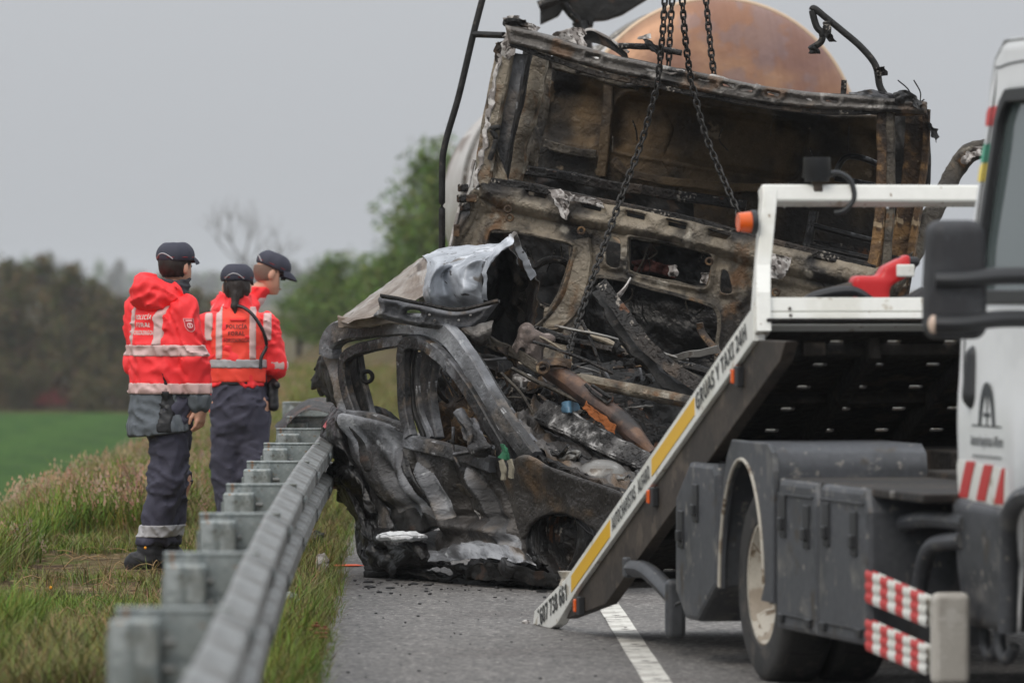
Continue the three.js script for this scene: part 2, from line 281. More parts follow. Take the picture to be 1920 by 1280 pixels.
// distance fields -> mesh (surface nets)
const caps = (p, a, b, ra, rb) => { const bx = b[0] - a[0], by = b[1] - a[1], bz = b[2] - a[2], px = p[0] - a[0], py = p[1] - a[1], pz = p[2] - a[2]; const t = clamp((px * bx + py * by + pz * bz) / (bx * bx + by * by + bz * bz + 1e-9)); return Math.hypot(px - bx * t, py - by * t, pz - bz * t) - lerp(ra, rb, t); };
const smin = (a, b, k) => { const h = Math.max(k - Math.abs(a - b), 0) / k; return Math.min(a, b) - h * h * k / 4; };
const ell = (p, c, r) => { const x = (p[0] - c[0]) / r[0], y = (p[1] - c[1]) / r[1], z = (p[2] - c[2]) / r[2]; const l = Math.hypot(x, y, z), g = Math.hypot(x / r[0], y / r[1], z / r[2]); return l * (l - 1) / (g + 1e-6); };
const stack = (p, S, cap = true) => { // rows [y, cx, cz, rx, rz]
  const y = p[1], n = S.length; let i = 0; while (i < n - 2 && y > S[i + 1][0]) i++;
  const t = sst(0, 1, clamp((y - S[i][0]) / (S[i + 1][0] - S[i][0]))), a = S[i], b = S[i + 1], rx = lerp(a[3], b[3], t), rz = lerp(a[4], b[4], t);
  const X = (p[0] - lerp(a[1], b[1], t)), Z = (p[2] - lerp(a[2], b[2], t)); const l = Math.hypot(X / rx, Z / rz), g = Math.hypot(X / (rx * rx), Z / (rz * rz));
  const d = l < 1e-4 ? -Math.min(rx, rz) : l * (l - 1) / (g + 1e-6);
  return cap ? Math.max(d, S[0][0] - y, y - S[n - 1][0]) : d;
};
function iso(f, lo, hi, cell) {
  const n = [0, 1, 2].map((k) => Math.ceil((hi[k] - lo[k]) / cell) + 2), [nx, ny, nz_] = n, F = new Float32Array(nx * ny * nz_), id = (i, j, k) => i + nx * (j + ny * k);
  const B = 6, lim = cell * B * 1.15 + .012;
  for (let K = 0; K < nz_; K += B) for (let J = 0; J < ny; J += B) for (let I = 0; I < nx; I += B) { // blocks far from the surface are filled, not sampled
    const h = (B - 1) / 2, c = f([lo[0] + (I + h) * cell, lo[1] + (J + h) * cell, lo[2] + (K + h) * cell]), skip = Math.abs(c) > lim;
    for (let k = K; k < Math.min(K + B, nz_); k++) for (let j = J; j < Math.min(J + B, ny); j++) for (let i = I; i < Math.min(I + B, nx); i++) F[id(i, j, k)] = skip ? c : f([lo[0] + i * cell, lo[1] + j * cell, lo[2] + k * cell]);
  }
  const map = new Int32Array(nx * ny * nz_).fill(-1), pos = [], ix = [];
  const C = [[0, 0, 0], [1, 0, 0], [0, 1, 0], [1, 1, 0], [0, 0, 1], [1, 0, 1], [0, 1, 1], [1, 1, 1]], E = [[0, 1], [2, 3], [4, 5], [6, 7], [0, 2], [1, 3], [4, 6], [5, 7], [0, 4], [1, 5], [2, 6], [3, 7]];
  for (let k = 0; k + 1 < nz_; k++) for (let j = 0; j + 1 < ny; j++) for (let i = 0; i + 1 < nx; i++) {
    const q0 = id(i, j, k), in0 = F[q0] < 0; if (in0 === F[q0 + 1] < 0 && in0 === F[q0 + nx] < 0 && in0 === F[q0 + nx + 1] < 0 && in0 === F[q0 + nx * ny] < 0 && in0 === F[q0 + nx * ny + 1] < 0 && in0 === F[q0 + nx * ny + nx] < 0 && in0 === F[q0 + nx * ny + nx + 1] < 0) continue;
    const v = C.map(([a, b, c]) => F[id(i + a, j + b, k + c)]); let x = 0, y = 0, z = 0, m = 0;
    for (const [a, b] of E) if ((v[a] < 0) !== (v[b] < 0)) { const t = v[a] / (v[a] - v[b]); x += lerp(C[a][0], C[b][0], t); y += lerp(C[a][1], C[b][1], t); z += lerp(C[a][2], C[b][2], t); m++; }
    if (m) { map[id(i, j, k)] = pos.length / 3; pos.push(lo[0] + (i + x / m) * cell, lo[1] + (j + y / m) * cell, lo[2] + (k + z / m) * cell); }
  }
  const quad = (a, b, c, d, flip) => { if (a < 0 || b < 0 || c < 0 || d < 0) return; flip ? ix.push(a, c, b, a, d, c) : ix.push(a, b, c, a, c, d); };
  for (let k = 1; k + 1 < nz_; k++) for (let j = 1; j + 1 < ny; j++) for (let i = 1; i + 1 < nx; i++) {
    const s = F[id(i, j, k)] < 0;
    if (s !== F[id(i + 1, j, k)] < 0) quad(map[id(i, j - 1, k - 1)], map[id(i, j, k - 1)], map[id(i, j, k)], map[id(i, j - 1, k)], !s);
    if (s !== F[id(i, j + 1, k)] < 0) quad(map[id(i - 1, j, k - 1)], map[id(i, j, k - 1)], map[id(i, j, k)], map[id(i - 1, j, k)], s);
    if (s !== F[id(i, j, k + 1)] < 0) quad(map[id(i - 1, j - 1, k)], map[id(i, j - 1, k)], map[id(i, j, k)], map[id(i - 1, j, k)], !s);
  }
  const g = new THREE.BufferGeometry(); g.setAttribute('position', new THREE.Float32BufferAttribute(pos, 3)); g.setIndex(ix); g.computeVertexNormals();
  return boxUV(g);
}
// ---------------------------------------------------------------- ground, road, field
const railX = (d) => -0.70 - 0.0167 * (d - 13.7);
const terr = (x, d) => {
  const q = railX(d) - x;
  const bumps = 0.05 * fb(x * 0.5, d * 0.35, 0, 3) + 0.02 * fb(x * 3, d * 3, 1, 2);
  const away = sst(0.15, 0.9, q);
  const e = Math.max(0, q - 1.7), fall = Math.min(4.28, .85 * e * e / (e + .5));
  return -0.02 + away * bumps * (q > 6 ? .3 : 1) - fall - 1.2 * sst(10, 26, -q);
};
{
  const qs = [], ds = [];
  for (let q = -0.3; q < 5; q += 0.09) qs.push(q);
  for (let q = 5.2; q < 20; q += 0.6) qs.push(q);
  qs.push(30, 60, 140, 320, 700, 1400); for (const q of [-1, -3, -6, -9, -11, -16, -22, -28, -60, -200, -600, -1400]) qs.unshift(q);
  for (let d = 8; d < 75; d += 0.14) ds.push(d);
  for (let d = 75; d < 200; d += 2.5) ds.push(d);
  ds.push(230, 280, 340, 420, 520, 700, 1000, 1500, 2200, 3000); ds.unshift(-60, -20, 0, 4);
  const rows = ds.map((d) => qs.map((q) => { const x = railX(d) - q; return V(x, terr(x, d), -d); }));
  const g = gridGeo(rows), p = g.attributes.position, uv = g.attributes.uv;
  for (let i = 0; i < p.count; i++) uv.setXY(i, p.getX(i), p.getZ(i));
  const soil = layered(1024, [88, 76, 54], [[[74, 80, 38], 7, .46, .6, 2], [[104, 90, 64], 12, .56, .7, 12], [[66, 52, 40], 9, .54, .66, 22], [[128, 112, 82], 40, .64, .72, 32]], .5, 30);
  structure(mk('ground', g, matte({ map: soil, bumpMap: bumpFine, bumpScale: .03 })));
}
{
  const rows = [], ds = []; for (let d = -40; d < 80; d += 0.12) ds.push(d); for (let d = 80; d < 400; d += 8) ds.push(d);
  for (const d of ds) { const bend = .0012 * Math.max(0, d - 50) ** 2, r = railX(d) + bend, e = r + 0.11 + 0.03 * fb(d * 1.3, 2, 0, 4); rows.push([V(e - .02, -.02, -d), V(e, 0, -d), ...[.3, .6, 1, 1.5, 2.2, 3, 4.5, 6, 8.2].map((k) => V(r + .11 + k, 0, -d)), V(r + 8.35, -.05, -d)]); }
  const g = gridGeo(rows), p = g.attributes.position, uv = g.attributes.uv;
  for (let i = 0; i < p.count; i++) uv.setXY(i, p.getX(i), p.getZ(i));
  const asp = makeTex(1024, (u, v) => { const st = vn(u, v, 256, 3), s2 = vn(u, v, 128, 8), big = fbt(u, v, 5, 4, 6); let k = 97 + (st - .5) * 60 + (s2 - .5) * 34 + (big - .5) * 14; if (st > .9) k += 46; if (s2 < .1) k -= 30; const w = sst(.6, .72, fbt(u, v, 7, 5, 61)); return [k * 1.03 - w * 6, k * 1.0 - w * 7, k * .97 - w * 7]; }, .31);
  const ab = makeTex(512, (u, v) => 255 * (vn(u, v, 128, 3) * .6 + vn(u, v, 64, 9) * .4), .9, false);
  structure(mk('road', g, std({ map: asp, roughness: .78, bumpMap: ab, bumpScale: .006 })));
  // painted edge line
  const lt = layered(512, [206, 204, 196], [[[178, 174, 166], 6, .5, .66, 5], [[112, 108, 104], 20, .64, .72, 15]], .8, 24);
  const lr = []; for (let d = -10; d < 200; d += .5) { const r = railX(d) + .0012 * Math.max(0, d - 50) ** 2; lr.push([V(r + 1.43 + .004 * nz(d * 4, 0, 0), .004, -d), V(r + 1.545 + .004 * nz(d * 4, 9, 0), .004, -d)]); }
  const lg = gridGeo(lr); structure(mk('road_edge_line', lg, std({ map: lt, roughness: .7, bumpMap: ab, bumpScale: .004 })));
}
{ // cereal field below the embankment
  const rows = []; for (let d = 95; d <= 296; d += 6) { const row = []; for (let i = 0; i <= 70; i++) { const x = lerp(-160, railX(d) - 7.2, i / 70); row.push(V(x, Math.max(terr(x, d), -4.4) + .05 + .05 * nz(x * .3, d * .1, 0), -d)); } rows.push(row); }
  const g = gridGeo(rows), p = g.attributes.position, uv = g.attributes.uv;
  for (let i = 0; i < p.count; i++) uv.setXY(i, p.getX(i), p.getZ(i));
  const ft = layered(512, [46, 76, 24], [[[58, 90, 30], 4, .5, .66, 5], [[38, 62, 22], 6, .52, .66, 15], [[72, 96, 38], 20, .6, .7, 25]], .08, 22);
  structure(mk('field', g, matte({ map: ft })));
}
// ---------------------------------------------------------------- grass
const vcol = matte({ vertexColors: true, specularIntensity: .3, roughness: .8 });
function tuft(n, h, spread, cols, bend, seedhead) {
  const pos = [], col = [];
  for (let i = 0; i < n; i++) {
    const a = rnd() * 6.283, r = spread * Math.sqrt(rnd()), x = Math.cos(a) * r, z = Math.sin(a) * r, hh = h * rr(.45, 1.1), w = rr(.0025, .005), b = bend * rr(.2, 1.2) * hh, ba = rnd() * 6.283, bx = Math.cos(ba), bz = Math.sin(ba), c = cols[Math.floor(rnd() * cols.length)].map((k) => k * rr(.75, 1.25));
    const pts = [0, .4, .75, 1].map((t) => [x + bx * b * t * t, hh * t * (1 - .12 * t * bend), z + bz * b * t * t, w * (1 - t * t)]);
    for (let k = 0; k < 3; k++) { const [A, B] = [pts[k], pts[k + 1]], L = (p, s) => [p[0] - bz * p[3] * s, p[1], p[2] + bx * p[3] * s]; const q = [L(A, -1), L(A, 1), L(B, 1), L(B, -1)]; for (const m of k < 2 ? [0, 1, 2, 0, 2, 3] : [0, 1, 2]) { pos.push(...q[m]); col.push(...c); } }
    if (seedhead && rnd() < seedhead) {
      const T = pts[3], sc = [[.36, .23, .16], [.28, .18, .11], [.44, .32, .23]][Math.floor(rnd() * 3)];
      for (let k = 0; k < 7; k++) { const o = rr(-.12, .02), ox = rr(-.02, .02), oz = rr(-.02, .02), s = rr(.006, .011); pos.push(T[0] + ox - s, T[1] + o, T[2] + oz, T[0] + ox + s, T[1] + o, T[2] + oz + s, T[0] + ox, T[1] + o + s * 3, T[2] + oz); for (let m = 0; m < 3; m++) col.push(...sc); }
    }
  }
  const g = new THREE.BufferGeometry(); g.setAttribute('position', new THREE.Float32BufferAttribute(pos, 3)); g.setAttribute('color', new THREE.Float32BufferAttribute(col, 3)); g.computeVertexNormals(); return g;
}
const GREEN = [[.11, .16, .024], [.145, .195, .03], [.085, .13, .022], [.21, .23, .05]], OLIVE = [[.20, .185, .05], [.155, .17, .036], [.24, .21, .08], [.125, .155, .03]], DRY = [[.26, .19, .10], [.21, .15, .075], [.30, .23, .13], [.15, .13, .05]];
{
  const kinds = [['short_grass', tuft(20, .17, .09, [...GREEN, ...GREEN, ...OLIVE, DRY[0]], 1.1, 0), []], ['green_grass', tuft(24, .36, .11, [...GREEN, GREEN[0], GREEN[1], OLIVE[1], OLIVE[2]], .9, 0), []], ['dry_grass', tuft(20, .3, .10, [...OLIVE, ...OLIVE, ...DRY], 1.0, .03), []], ['seeding_grass', tuft(20, .4, .14, [...OLIVE, ...GREEN, ...GREEN, DRY[0], DRY[1], OLIVE[1]], .7, .5), []]];
  const m4 = new THREE.Matrix4(), q4 = new THREE.Quaternion(), put = (k, x, d, s) => { q4.setFromAxisAngle(V(0, 1, 0), rnd() * 6.283); m4.compose(V(x, terr(x, d) - .01, -d), q4, V(s * rr(.8, 1.25), s * rr(.8, 1.2), s * rr(.8, 1.25))); kinds[k][2].push(m4.clone()); };
  for (let i = 0; i < 46000; i++) { // sown evenly over what the camera sees of the verge
    const far = i < 6000, py = far ? rr(690, 800) : 800 + 540 * Math.pow(rnd(), 1.15), d = EYE * FPX / (py - HORIZON), px0 = rr(-70, 790), x = (px0 - 960) / FPX * d, q = railX(d) - x;
    if (q < -.12 - .0012 * Math.max(0, d - 50) ** 2 || q > 6) continue;
    const patch = fb(x * .9, d * .45, 3, 3), bare = sst(.1, .5, Math.min((q - .3) * 2, (1.9 - q) * 2)) * sst(27, 30.5, d) * sst(42, 37, d);
    if (q < .25 && d < 55) { if (rnd() < .35) continue; put(rnd() < (d > 29 ? .35 : .55) ? 0 : rnd() < (d > 29 ? .92 : .6) ? 2 : 1, x, d, q < 0 ? rr(.2, .5) : rr(.35, .8)); continue; }
    if (rnd() < bare * (.8 - patch)) { continue; }
    const g = rnd() + patch * 1.1;
    if (bare > .2) put(g > .45 ? 0 : 2, x, d, rr(.3, .6));
    else if (d < 41 + 9 * patch + rr(-3, 3)) put(q < 1.2 ? (g > .4 ? 0 : 2) : g > .5 ? 1 : g > .2 ? 0 : 2, x, d, rr(.5, 1.0));
    else if (q < 1) put(g > .5 ? 0 : 2, x, d, rr(.5, 1));
    else put(g > .42 ? 1 : g > .0 ? 3 : 2, x, d, rr(.6, 1.05) * (d > 50 ? .72 : 1));
  }
  for (const [name, g, list] of kinds) {
    const im = new THREE.InstancedMesh(g, vcol, list.length); im.name = name;
    list.forEach((m, i) => { im.setMatrixAt(i, m); im.setColorAt(i, new THREE.Color(rr(.8, 1.15), rr(.85, 1.1), rr(.8, 1.05))); });
    scene.add(im); stuff(im);
    tag(im, { short_grass: 'short green and olive grass along the road verge', green_grass: 'taller fresh green grass tufts on the verge', dry_grass: 'dry yellow brown grass on the verge', seeding_grass: 'tall grass with reddish brown seed heads on the bank' }[name], 'grass');
  }
  // twigs and straw on the bare soil beside the barrier
  const tw = []; for (let i = 0; i < 260; i++) { const d = rr(27, 42), q = rr(.4, 2.2), x = railX(d) - q, y = terr(x, d), a = rnd() * 6.28, l = rr(.05, .22), up = rr(0, .5) * l; tw.push(rod([V(x, y, -d), V(x + Math.cos(a) * l * .5, y + .01 + up, -d + Math.sin(a) * l * .5), V(x + Math.cos(a) * l, y + .012 + up * .6, -d + Math.sin(a) * l)], rr(.0012, .003), { n: 3, k: 4 })); }
  tag(stuff(mk('straw_litter', merge(tw), std({ color: srgb(150, 124, 88), roughness: 1 }))), 'dry stalks and straw scattered over bare soil', 'straw');
  const fl = []; for (let i = 0; i < 3; i++) { const d = rr(26, 36), q = rr(.7, 1.4), x = railX(d) - q; const g = new THREE.IcosahedronGeometry(.009, 0); g.translate(x, terr(x, d) + rr(.05, .2), -d); fl.push(boxUV(g)); }
  tag(stuff(mk('wild_flowers', merge(fl), std({ color: srgb(226, 150, 40), roughness: .9 }))), 'tiny yellow wild flowers in the verge grass', 'flowers');
}
// ---------------------------------------------------------------- trees
function crownGeo(h, w, n, leaf, cols, lobes) {
  const pos = [], col = [], L = [];
  for (let i = 0; i < lobes; i++) { const t = (i + .5) / lobes, y = h * lerp(.2, .96, t), a = rnd() * 6.283, r = w * .5 * Math.sin(Math.PI * clamp(t * .78 + .2)) * rr(.2, .75); L.push([Math.cos(a) * r, y, Math.sin(a) * r, w * rr(.13, .27) * (1.15 - .5 * t)]); }
  for (let i = 0; i < n; i++) {
    const l = L[Math.floor(rnd() * lobes)], u = rr(-1, 1), a = rnd() * 6.283, q = Math.sqrt(1 - u * u), r = l[3] * Math.pow(rnd(), .35) * rr(.75, 1.25), c0 = V(l[0] + q * Math.cos(a) * r, l[1] + u * r * .85, l[2] + q * Math.sin(a) * r), c = cols[Math.floor(rnd() * cols.length)].map((k) => k * rr(.8, 1.2));
    for (let k = 0; k < 3; k++) { const s = leaf * rr(.6, 1.3), d1 = V(rr(-1, 1), rr(-1, 1), rr(-1, 1)).normalize().multiplyScalar(s), d2 = V(rr(-1, 1), rr(-1, 1), rr(-1, 1)).normalize().multiplyScalar(s * .6), o = V(rr(-1, 1), rr(-1, 1), rr(-1, 1)).multiplyScalar(leaf * 1.2).add(c0); for (const p of [o.clone().add(d1), o.clone().add(d2), o.clone().sub(d1)]) { pos.push(p.x, p.y, p.z); col.push(...c); } }
  }
  const g = new THREE.BufferGeometry(); g.setAttribute('position', new THREE.Float32BufferAttribute(pos, 3)); g.setAttribute('color', new THREE.Float32BufferAttribute(col, 3)); g.computeVertexNormals(); return [g, L];
}
const leafMat = matte({ vertexColors: true, specularIntensity: .4, roughness: .8 }), bark = std({ map: layered(256, [84, 74, 62], [[[60, 52, 44], 6, .45, .6, 2], [[110, 100, 86], 12, .6, .7, 9]], 1), roughness: .95 });
function treeProto(h, w, n, leaf, cols, lobes) {
  const [g, L] = crownGeo(h, w, n, leaf, cols, lobes), br = [];
  br.push(rod([V(0, -.3, 0), V(.05 * h * rr(-.4, .4), h * .35, 0), V(.04 * h * rr(-.5, .5), h * .85, .02 * h)], h * .022, { n: 8, k: 7, scale: (t) => 1.15 - t * .95 }));
  for (const l of L) br.push(rod([V(0, l[1] * .55, 0), V(l[0] * .5, l[1] * .8, l[2] * .5), V(l[0], l[1], l[2])], h * .009, { n: 4, k: 5, scale: (t) => 1.1 - t * .8 }));
  return [g, merge(br)];
}
function plantTree(proto, name, label, px, base, d, sizeScale, group) { const p = P(px, 600, d), t = thing(name, label, 'tree', [p.x, base, -d], rnd() * 6.28, group); t.scale.set(...sizeScale); mk('trunk', proto[1], bark, t); mk('crown', proto[0], leafMat, t); return t; }
{
  const FRESH = [[.10, .16, .03], [.13, .19, .04], [.085, .13, .028], [.16, .21, .06]], OLD = [[.08, .08, .028], [.10, .086, .032], [.065, .066, .025], [.125, .098, .042], [.13, .09, .056]];
  const A = treeProto(7, 5.5, 1500, .16, FRESH, 26), B = treeProto(7, 6.2, 1900, .19, OLD, 30), C = treeProto(3, 4, 1100, .15, OLD, 16), D = treeProto(7, 2.6, 1000, .14, FRESH, 22), B2 = treeProto(6.6, 5.2, 1500, .19, OLD, 22), A2 = treeProto(6.4, 5.0, 1300, .16, FRESH, 18);
  const g1 = 'fresh green trees beyond the wreck', g2 = 'dark trees at the far edge of the field';
  // fresh green trees beyond the wreck
  const lab1 = 'fresh green roadside tree standing far behind the burnt vehicles';
  for (const [px, d, h, w] of [[822, 165, 5.9, .8], [778, 172, 4.6, .65], [858, 178, 6.2, .9], [735, 168, 3.4, .6], [640, 180, 3.1, .75], [610, 190, 2.9, .65], [690, 176, 2.6, .7], [905, 170, 5.4, 1], [560, 205, 2.1, .7]]) plantTree(rnd() < .5 ? A : A2, 'roadside_tree', lab1, px, -.6, d, [w, h / 7, w], g1);
  const lab2 = 'dark olive tree in the row along the far edge of the green field';
  for (const [px, d, h, w] of [[20, 306, 7.6, 1], [80, 312, 7.9, 1.05], [135, 304, 7.4, .9], [178, 318, 6.6, .8], [-40, 310, 7.4, 1], [215, 306, 5.4, .9], [262, 312, 6.0, .9], [310, 304, 6.4, .85], [360, 310, 6.2, .9], [405, 316, 5.4, .8]]) plantTree(rnd() < .5 ? B : B2, 'field_edge_tree', lab2, px, -4.4, d, [w, h / 7, w], g2);
  const lab3 = 'low dark bush at the foot of the trees along the field';
  for (const px of [-10, 30, 62, 150, 190, 225, 260, 300, 340, 380, 420, 460]) plantTree(C, 'field_edge_bush', lab3, px + rr(-8, 8), -4.5, rr(297, 303), [rr(.5, .8), rr(.6, .95), .7], 'low bushes along the far edge of the field');
  const lab4 = 'small distant tree in the farthest treeline behind the officers';
  for (let i = 0; i < 40; i++) { const wide = rr(1.6, 2.6), tall = rr(1.9, 2.9), deep = 1.8; plantTree(rnd() < .6 ? B2 : A2, 'distant_tree', lab4, -20 + i * 19 + rr(-8, 8), -9, rr(1700, 2300), [wide, tall, deep], 'farthest treeline'); } // scale of the tree's width, height and depth
  // bare tree behind the officers
  const bare = [], grow = (p, dir, l, r, k) => { const e = p.clone().addScaledVector(dir, l); bare.push(rod([p, p.clone().lerp(e, .5).add(V(rr(-.05, .05), 0, rr(-.05, .05)).multiplyScalar(l)), e], r, { n: 4, k: 5, scale: (t) => 1 - t * .45 })); if (k > 0) for (let i = 0; i < 3; i++) grow(p.clone().lerp(e, rr(.6, 1)), dir.clone().add(V(rr(-.7, .7), rr(-.1, .5), rr(-.7, .7))).normalize(), l * rr(.55, .8), r * .58, k - 1); };
  grow(V(0, 0, 0), V(-.05, 1, 0).normalize(), 3.2, .07, 4);
  const bp = P(478, 600, 240), bt = thing('bare_tree', 'leafless thin tree standing beyond the verge behind the officers', 'tree', [bp.x, -2.2, -240]); bt.scale.setScalar(.95); mk('trunk', merge(bare), bark, bt);
}
// far cars and a low building hinted at behind the field trees
{
  const carBody = (col, label, px, d, y) => { const p = P(px, 600, d), t = thing('distant_car', label, 'car', [p.x, y, -d]); const sh = new THREE.Shape([[-2, .35], [2, .35], [2.05, .8], [1.2, .95], [.6, 1.42], [-.9, 1.42], [-1.5, .95], [-2.05, .85]].map(([a, b]) => new THREE.Vector2(a, b))); const g = new THREE.ExtrudeGeometry(sh, { depth: 1.6, bevelSize: .08, bevelThickness: .08, bevelSegments: 2 }); g.translate(0, 0, -.8); mk('body', boxUV(g), std({ color: col, roughness: .3 }), t); for (const x of [-1.25, 1.25]) { const w = new THREE.CylinderGeometry(.32, .32, .22, 16); w.rotateX(Math.PI / 2); w.translate(x, .32, .8); mk('wheel', w, M.black, t); } const win = new THREE.BoxGeometry(1.5, .36, 1.55); win.translate(-.15, 1.16, .06); mk('window', win, M.black, t); return t; };
  carBody(srgb(126, 52, 54), 'red car parked far off in front of the field trees', 92, 307, -4.4);
  carBody(srgb(190, 196, 200), 'pale grey car parked far off in front of the field trees', 122, 309, -4.4);
  const t = thing('distant_shed', 'low brick coloured shed far off among the dark trees', 'shed', [P(40, 600, 322).x, -4.4, -322]);
  mk('wall', boxG(5.4, 2.6, 4, 0, 1.3, 0), std({ color: srgb(150, 108, 98), roughness: .95 }), t); mk('roof', (() => { const g = new THREE.CylinderGeometry(.01, 3.4, 1.0, 4, 1); g.rotateY(Math.PI / 4); g.scale(1.2, 1, .9); g.translate(0, 3.1, 0); return boxUV(g); })(), std({ color: srgb(140, 92, 82), roughness: .95 }), t); mk('door', boxG(.9, 1.9, .06, -.8, .95, 2.03), std({ color: srgb(110, 80, 66) }), t); mk('window', boxG(1, .8, .06, 1.2, 1.5, 2.03), M.black, t);
}
// ---------------------------------------------------------------- crash barrier
{
  const r0 = railX(14), ry = Math.atan2(0.0167, 1);
  const gr = thing('crash_barrier', 'galvanised steel crash barrier with spacer posts running along the verge', 'crash barrier', [r0, 0, -14], ry);
  // local: x towards the road, z along -d
  const W = [[0, .755], [.012, .757], [.075, .722], [.083, .712], [.083, .655], [.072, .642], [.012, .606], [.004, .595], [.012, .584], [.072, .548], [.083, .535], [.083, .478], [.075, .468], [.012, .433], [0, .435]];
  const prof = [...W, ...W.map(([a, b]) => [a - .004, b]).reverse()];
  const T = 3.5, z0 = 16.7 - 14;
  for (let k = -1; k < 6; k++) {
    const za = z0 + (k - .06) * T, zb = z0 + (k + 1.06) * T - (k === 5 ? .3 : 0), n = 40, rows = [];
    for (let i = 0; i <= n; i++) { const t = i / n, z = lerp(za, zb, t), off = -.005 * t - .04 * Math.sin(Math.PI * clamp((z + 14 - 15) / 21.5)), late = 0; rows.push(prof.map(([a, b]) => V(a + off + .003 * nz(z * .7, b * 3, 2) - .10 * late * late, b + .006 * nz(z * .4, 3, 1) - .05 * late * late, -z))); }
    rows.forEach((r) => r.push(r[0].clone()));
    const parts = []; for (let e = 0; e + 1 < rows[0].length; e++) parts.push(gridGeo(rows.map((r) => [r[e], r[e + 1]])));
    const bm = mk('beam', merge(parts), M.galvDark, gr);
    for (const dz of [-.15, .15]) for (const y of [.69, .505]) { const g = new THREE.SphereGeometry(.016, 10, 6); g.scale(.5, 1, 1); { const zz = z0 + (k + 1) * T + dz; g.translate(.081 - .04 * Math.sin(Math.PI * clamp((zz + 14 - 15) / 21.5)), y, -zz); } if (k < 5) mk('bolt', boxUV(g), M.galv, bm); }
  }
  const plateG = merge([boxG(.30, .21, .05, -.14, .645, 0, .008), boxG(.302, .012, .058, -.14, .753, .0, .004), boxG(.012, .2, .09, -.012, .645, 0)]);
  const postG = merge([boxG(.135, 1.2, .055, -.226, .13, .062, .012), boxG(.012, 1.18, .03, -.298, .1, .03)]);
  const boltG = ([[-.16, .67], [-.16, .6]].map(([x, y]) => { const g = new THREE.CylinderGeometry(.011, .011, .03, 6); g.rotateZ(Math.PI / 2); g.translate(x + .012, y, .06); return boxUV(g); }));
  for (let k = -1; k < 9; k++) {
    if (k === 8) continue;
    const pl = mk('spacer', plateG, M.galv, gr); pl.position.set(0, 0, -(z0 + k * T)); pl.rotation.z = rr(-.008, .008);
    const po = mk('post', postG, M.galv, gr); po.position.set(rr(-.004, .004), rr(-.012, .006), -(z0 + k * T)); po.rotation.y = rr(-.08, .08); po.rotation.z = rr(-.015, .015);
    for (const g of boltG) mk('bolt', g, M.galvDark, pl);
  }
  // torn cover sheet at the broken end
  const sh = mk('torn_steel_sheet', sheet([[P(515, 800, 42), P(545, 768, 42.4), P(575, 748, 42.5), P(622, 744, 42.6)], [P(525, 812, 40.8), P(555, 782, 41), P(590, 768, 41), P(630, 775, 41)]], { nu: 16, nv: 8, amp: .02 }), M.dark); tag(sh, 'bent rusty steel sheet lying over the broken end of the crash barrier', 'sheet metal');
  const sp = P(578, 800, 44), stub = thing('broken_barrier_end', '', '', [sp.x, 0, -43.5]); mk('spacer', boxG(.3, .22, .06, 0, .7, 0), M.galv, stub); mk('post', boxG(.12, .9, .06, -.1, .36, .05), M.galv, stub); mk('spacer', boxG(.3, .2, .06, .02, .62, -1.5), M.galv, stub); mk('post', boxG(.12, .9, .06, -.09, .3, -1.45), M.galv, stub); tag(stub, 'pale broken barrier posts behind the torn steel sheet', 'crash barrier');
}
// ---------------------------------------------------------------- people
const fabric = (col, rough = .8) => std({ color: col, roughness: rough, bumpMap: bumpFine, bumpScale: .0015 });
const skin = std({ color: srgb(206, 156, 132), roughness: .6 }), hairDark = std({ color: srgb(40, 30, 26), roughness: .6 });
const RED = fabric(new THREE.Color().setRGB(1, .036, .042), .65), ORANGE = fabric(new THREE.Color().setRGB(1, .07, .04), .65), GREY = fabric(srgb(92, 98, 104)), NAVY = fabric(srgb(62, 61, 76)), CAPC = fabric(srgb(56, 57, 70)), BOOT = fabric(srgb(26, 26, 30), .6), BAND = fabric(srgb(214, 180, 176), .5), BANDG = fabric(srgb(168, 166, 168), .5), BELT = fabric(srgb(24, 24, 27), .5), COLLAR = fabric(srgb(58, 60, 66)), CAPRED = fabric(srgb(130, 36, 40)), EYE_M = std({ color: srgb(30, 24, 22), roughness: .2 });
const rotY = (p, a) => { const c = Math.cos(a), s = Math.sin(a); return [p[0] * c - p[2] * s, p[1], p[0] * s + p[2] * c]; };
// the inner frame of a body: x = its right, y up, z = behind it (so a body at yaw 0 faces away from the camera)
const bodyFrame = (p, o) => rotY([p[0] - o.x, p[1], p[2] - o.z], -o.yaw);
function headField(p, c, yaw, pitch) { // p relative; head looks along -z in its own frame
  let q = rotY([p[0] - c[0], p[1] - c[1], p[2] - c[2]], -yaw); { const a = pitch, y = q[1] * Math.cos(a) - q[2] * Math.sin(a), z = q[1] * Math.sin(a) + q[2] * Math.cos(a); q = [q[0], y, z]; }
  let d = ell(q, [0, .02, .012], [.078, .108, .098]);
  d = smin(d, ell(q, [0, -.055, -.035], [.058, .07, .06]), .05);          // jaw
  d = smin(d, caps(q, [0, .0, -.092], [0, -.03, -.112], .008, .015), .02); // nose
  d = smin(d, caps(q, [-.03, .018, -.083], [.03, .018, -.083], .01, .01), .02); // brow
  d = smin(d, caps(q, [-.018, -.066, -.09], [.018, -.066, -.09], .007, .007), .012); // lips
  d = smin(d, ell(q, [0, -.103, -.062], [.026, .02, .026]), .03);           // chin
  for (const s of [-1, 1]) { d = smin(d, ell(q, [s * .08, -.012, .012], [.012, .032, .02]), .012); d = Math.max(d, -ell(q, [s * .031, .0, -.096], [.015, .009, .012])); }
  return d;
}
function headInner(c, yaw, pitch) { const g = new THREE.Group(); g.position.set(...c); g.rotation.order = 'YXZ'; g.rotation.y = -yaw; g.rotation.x = -pitch; g.updateMatrix(); return g.matrix; }
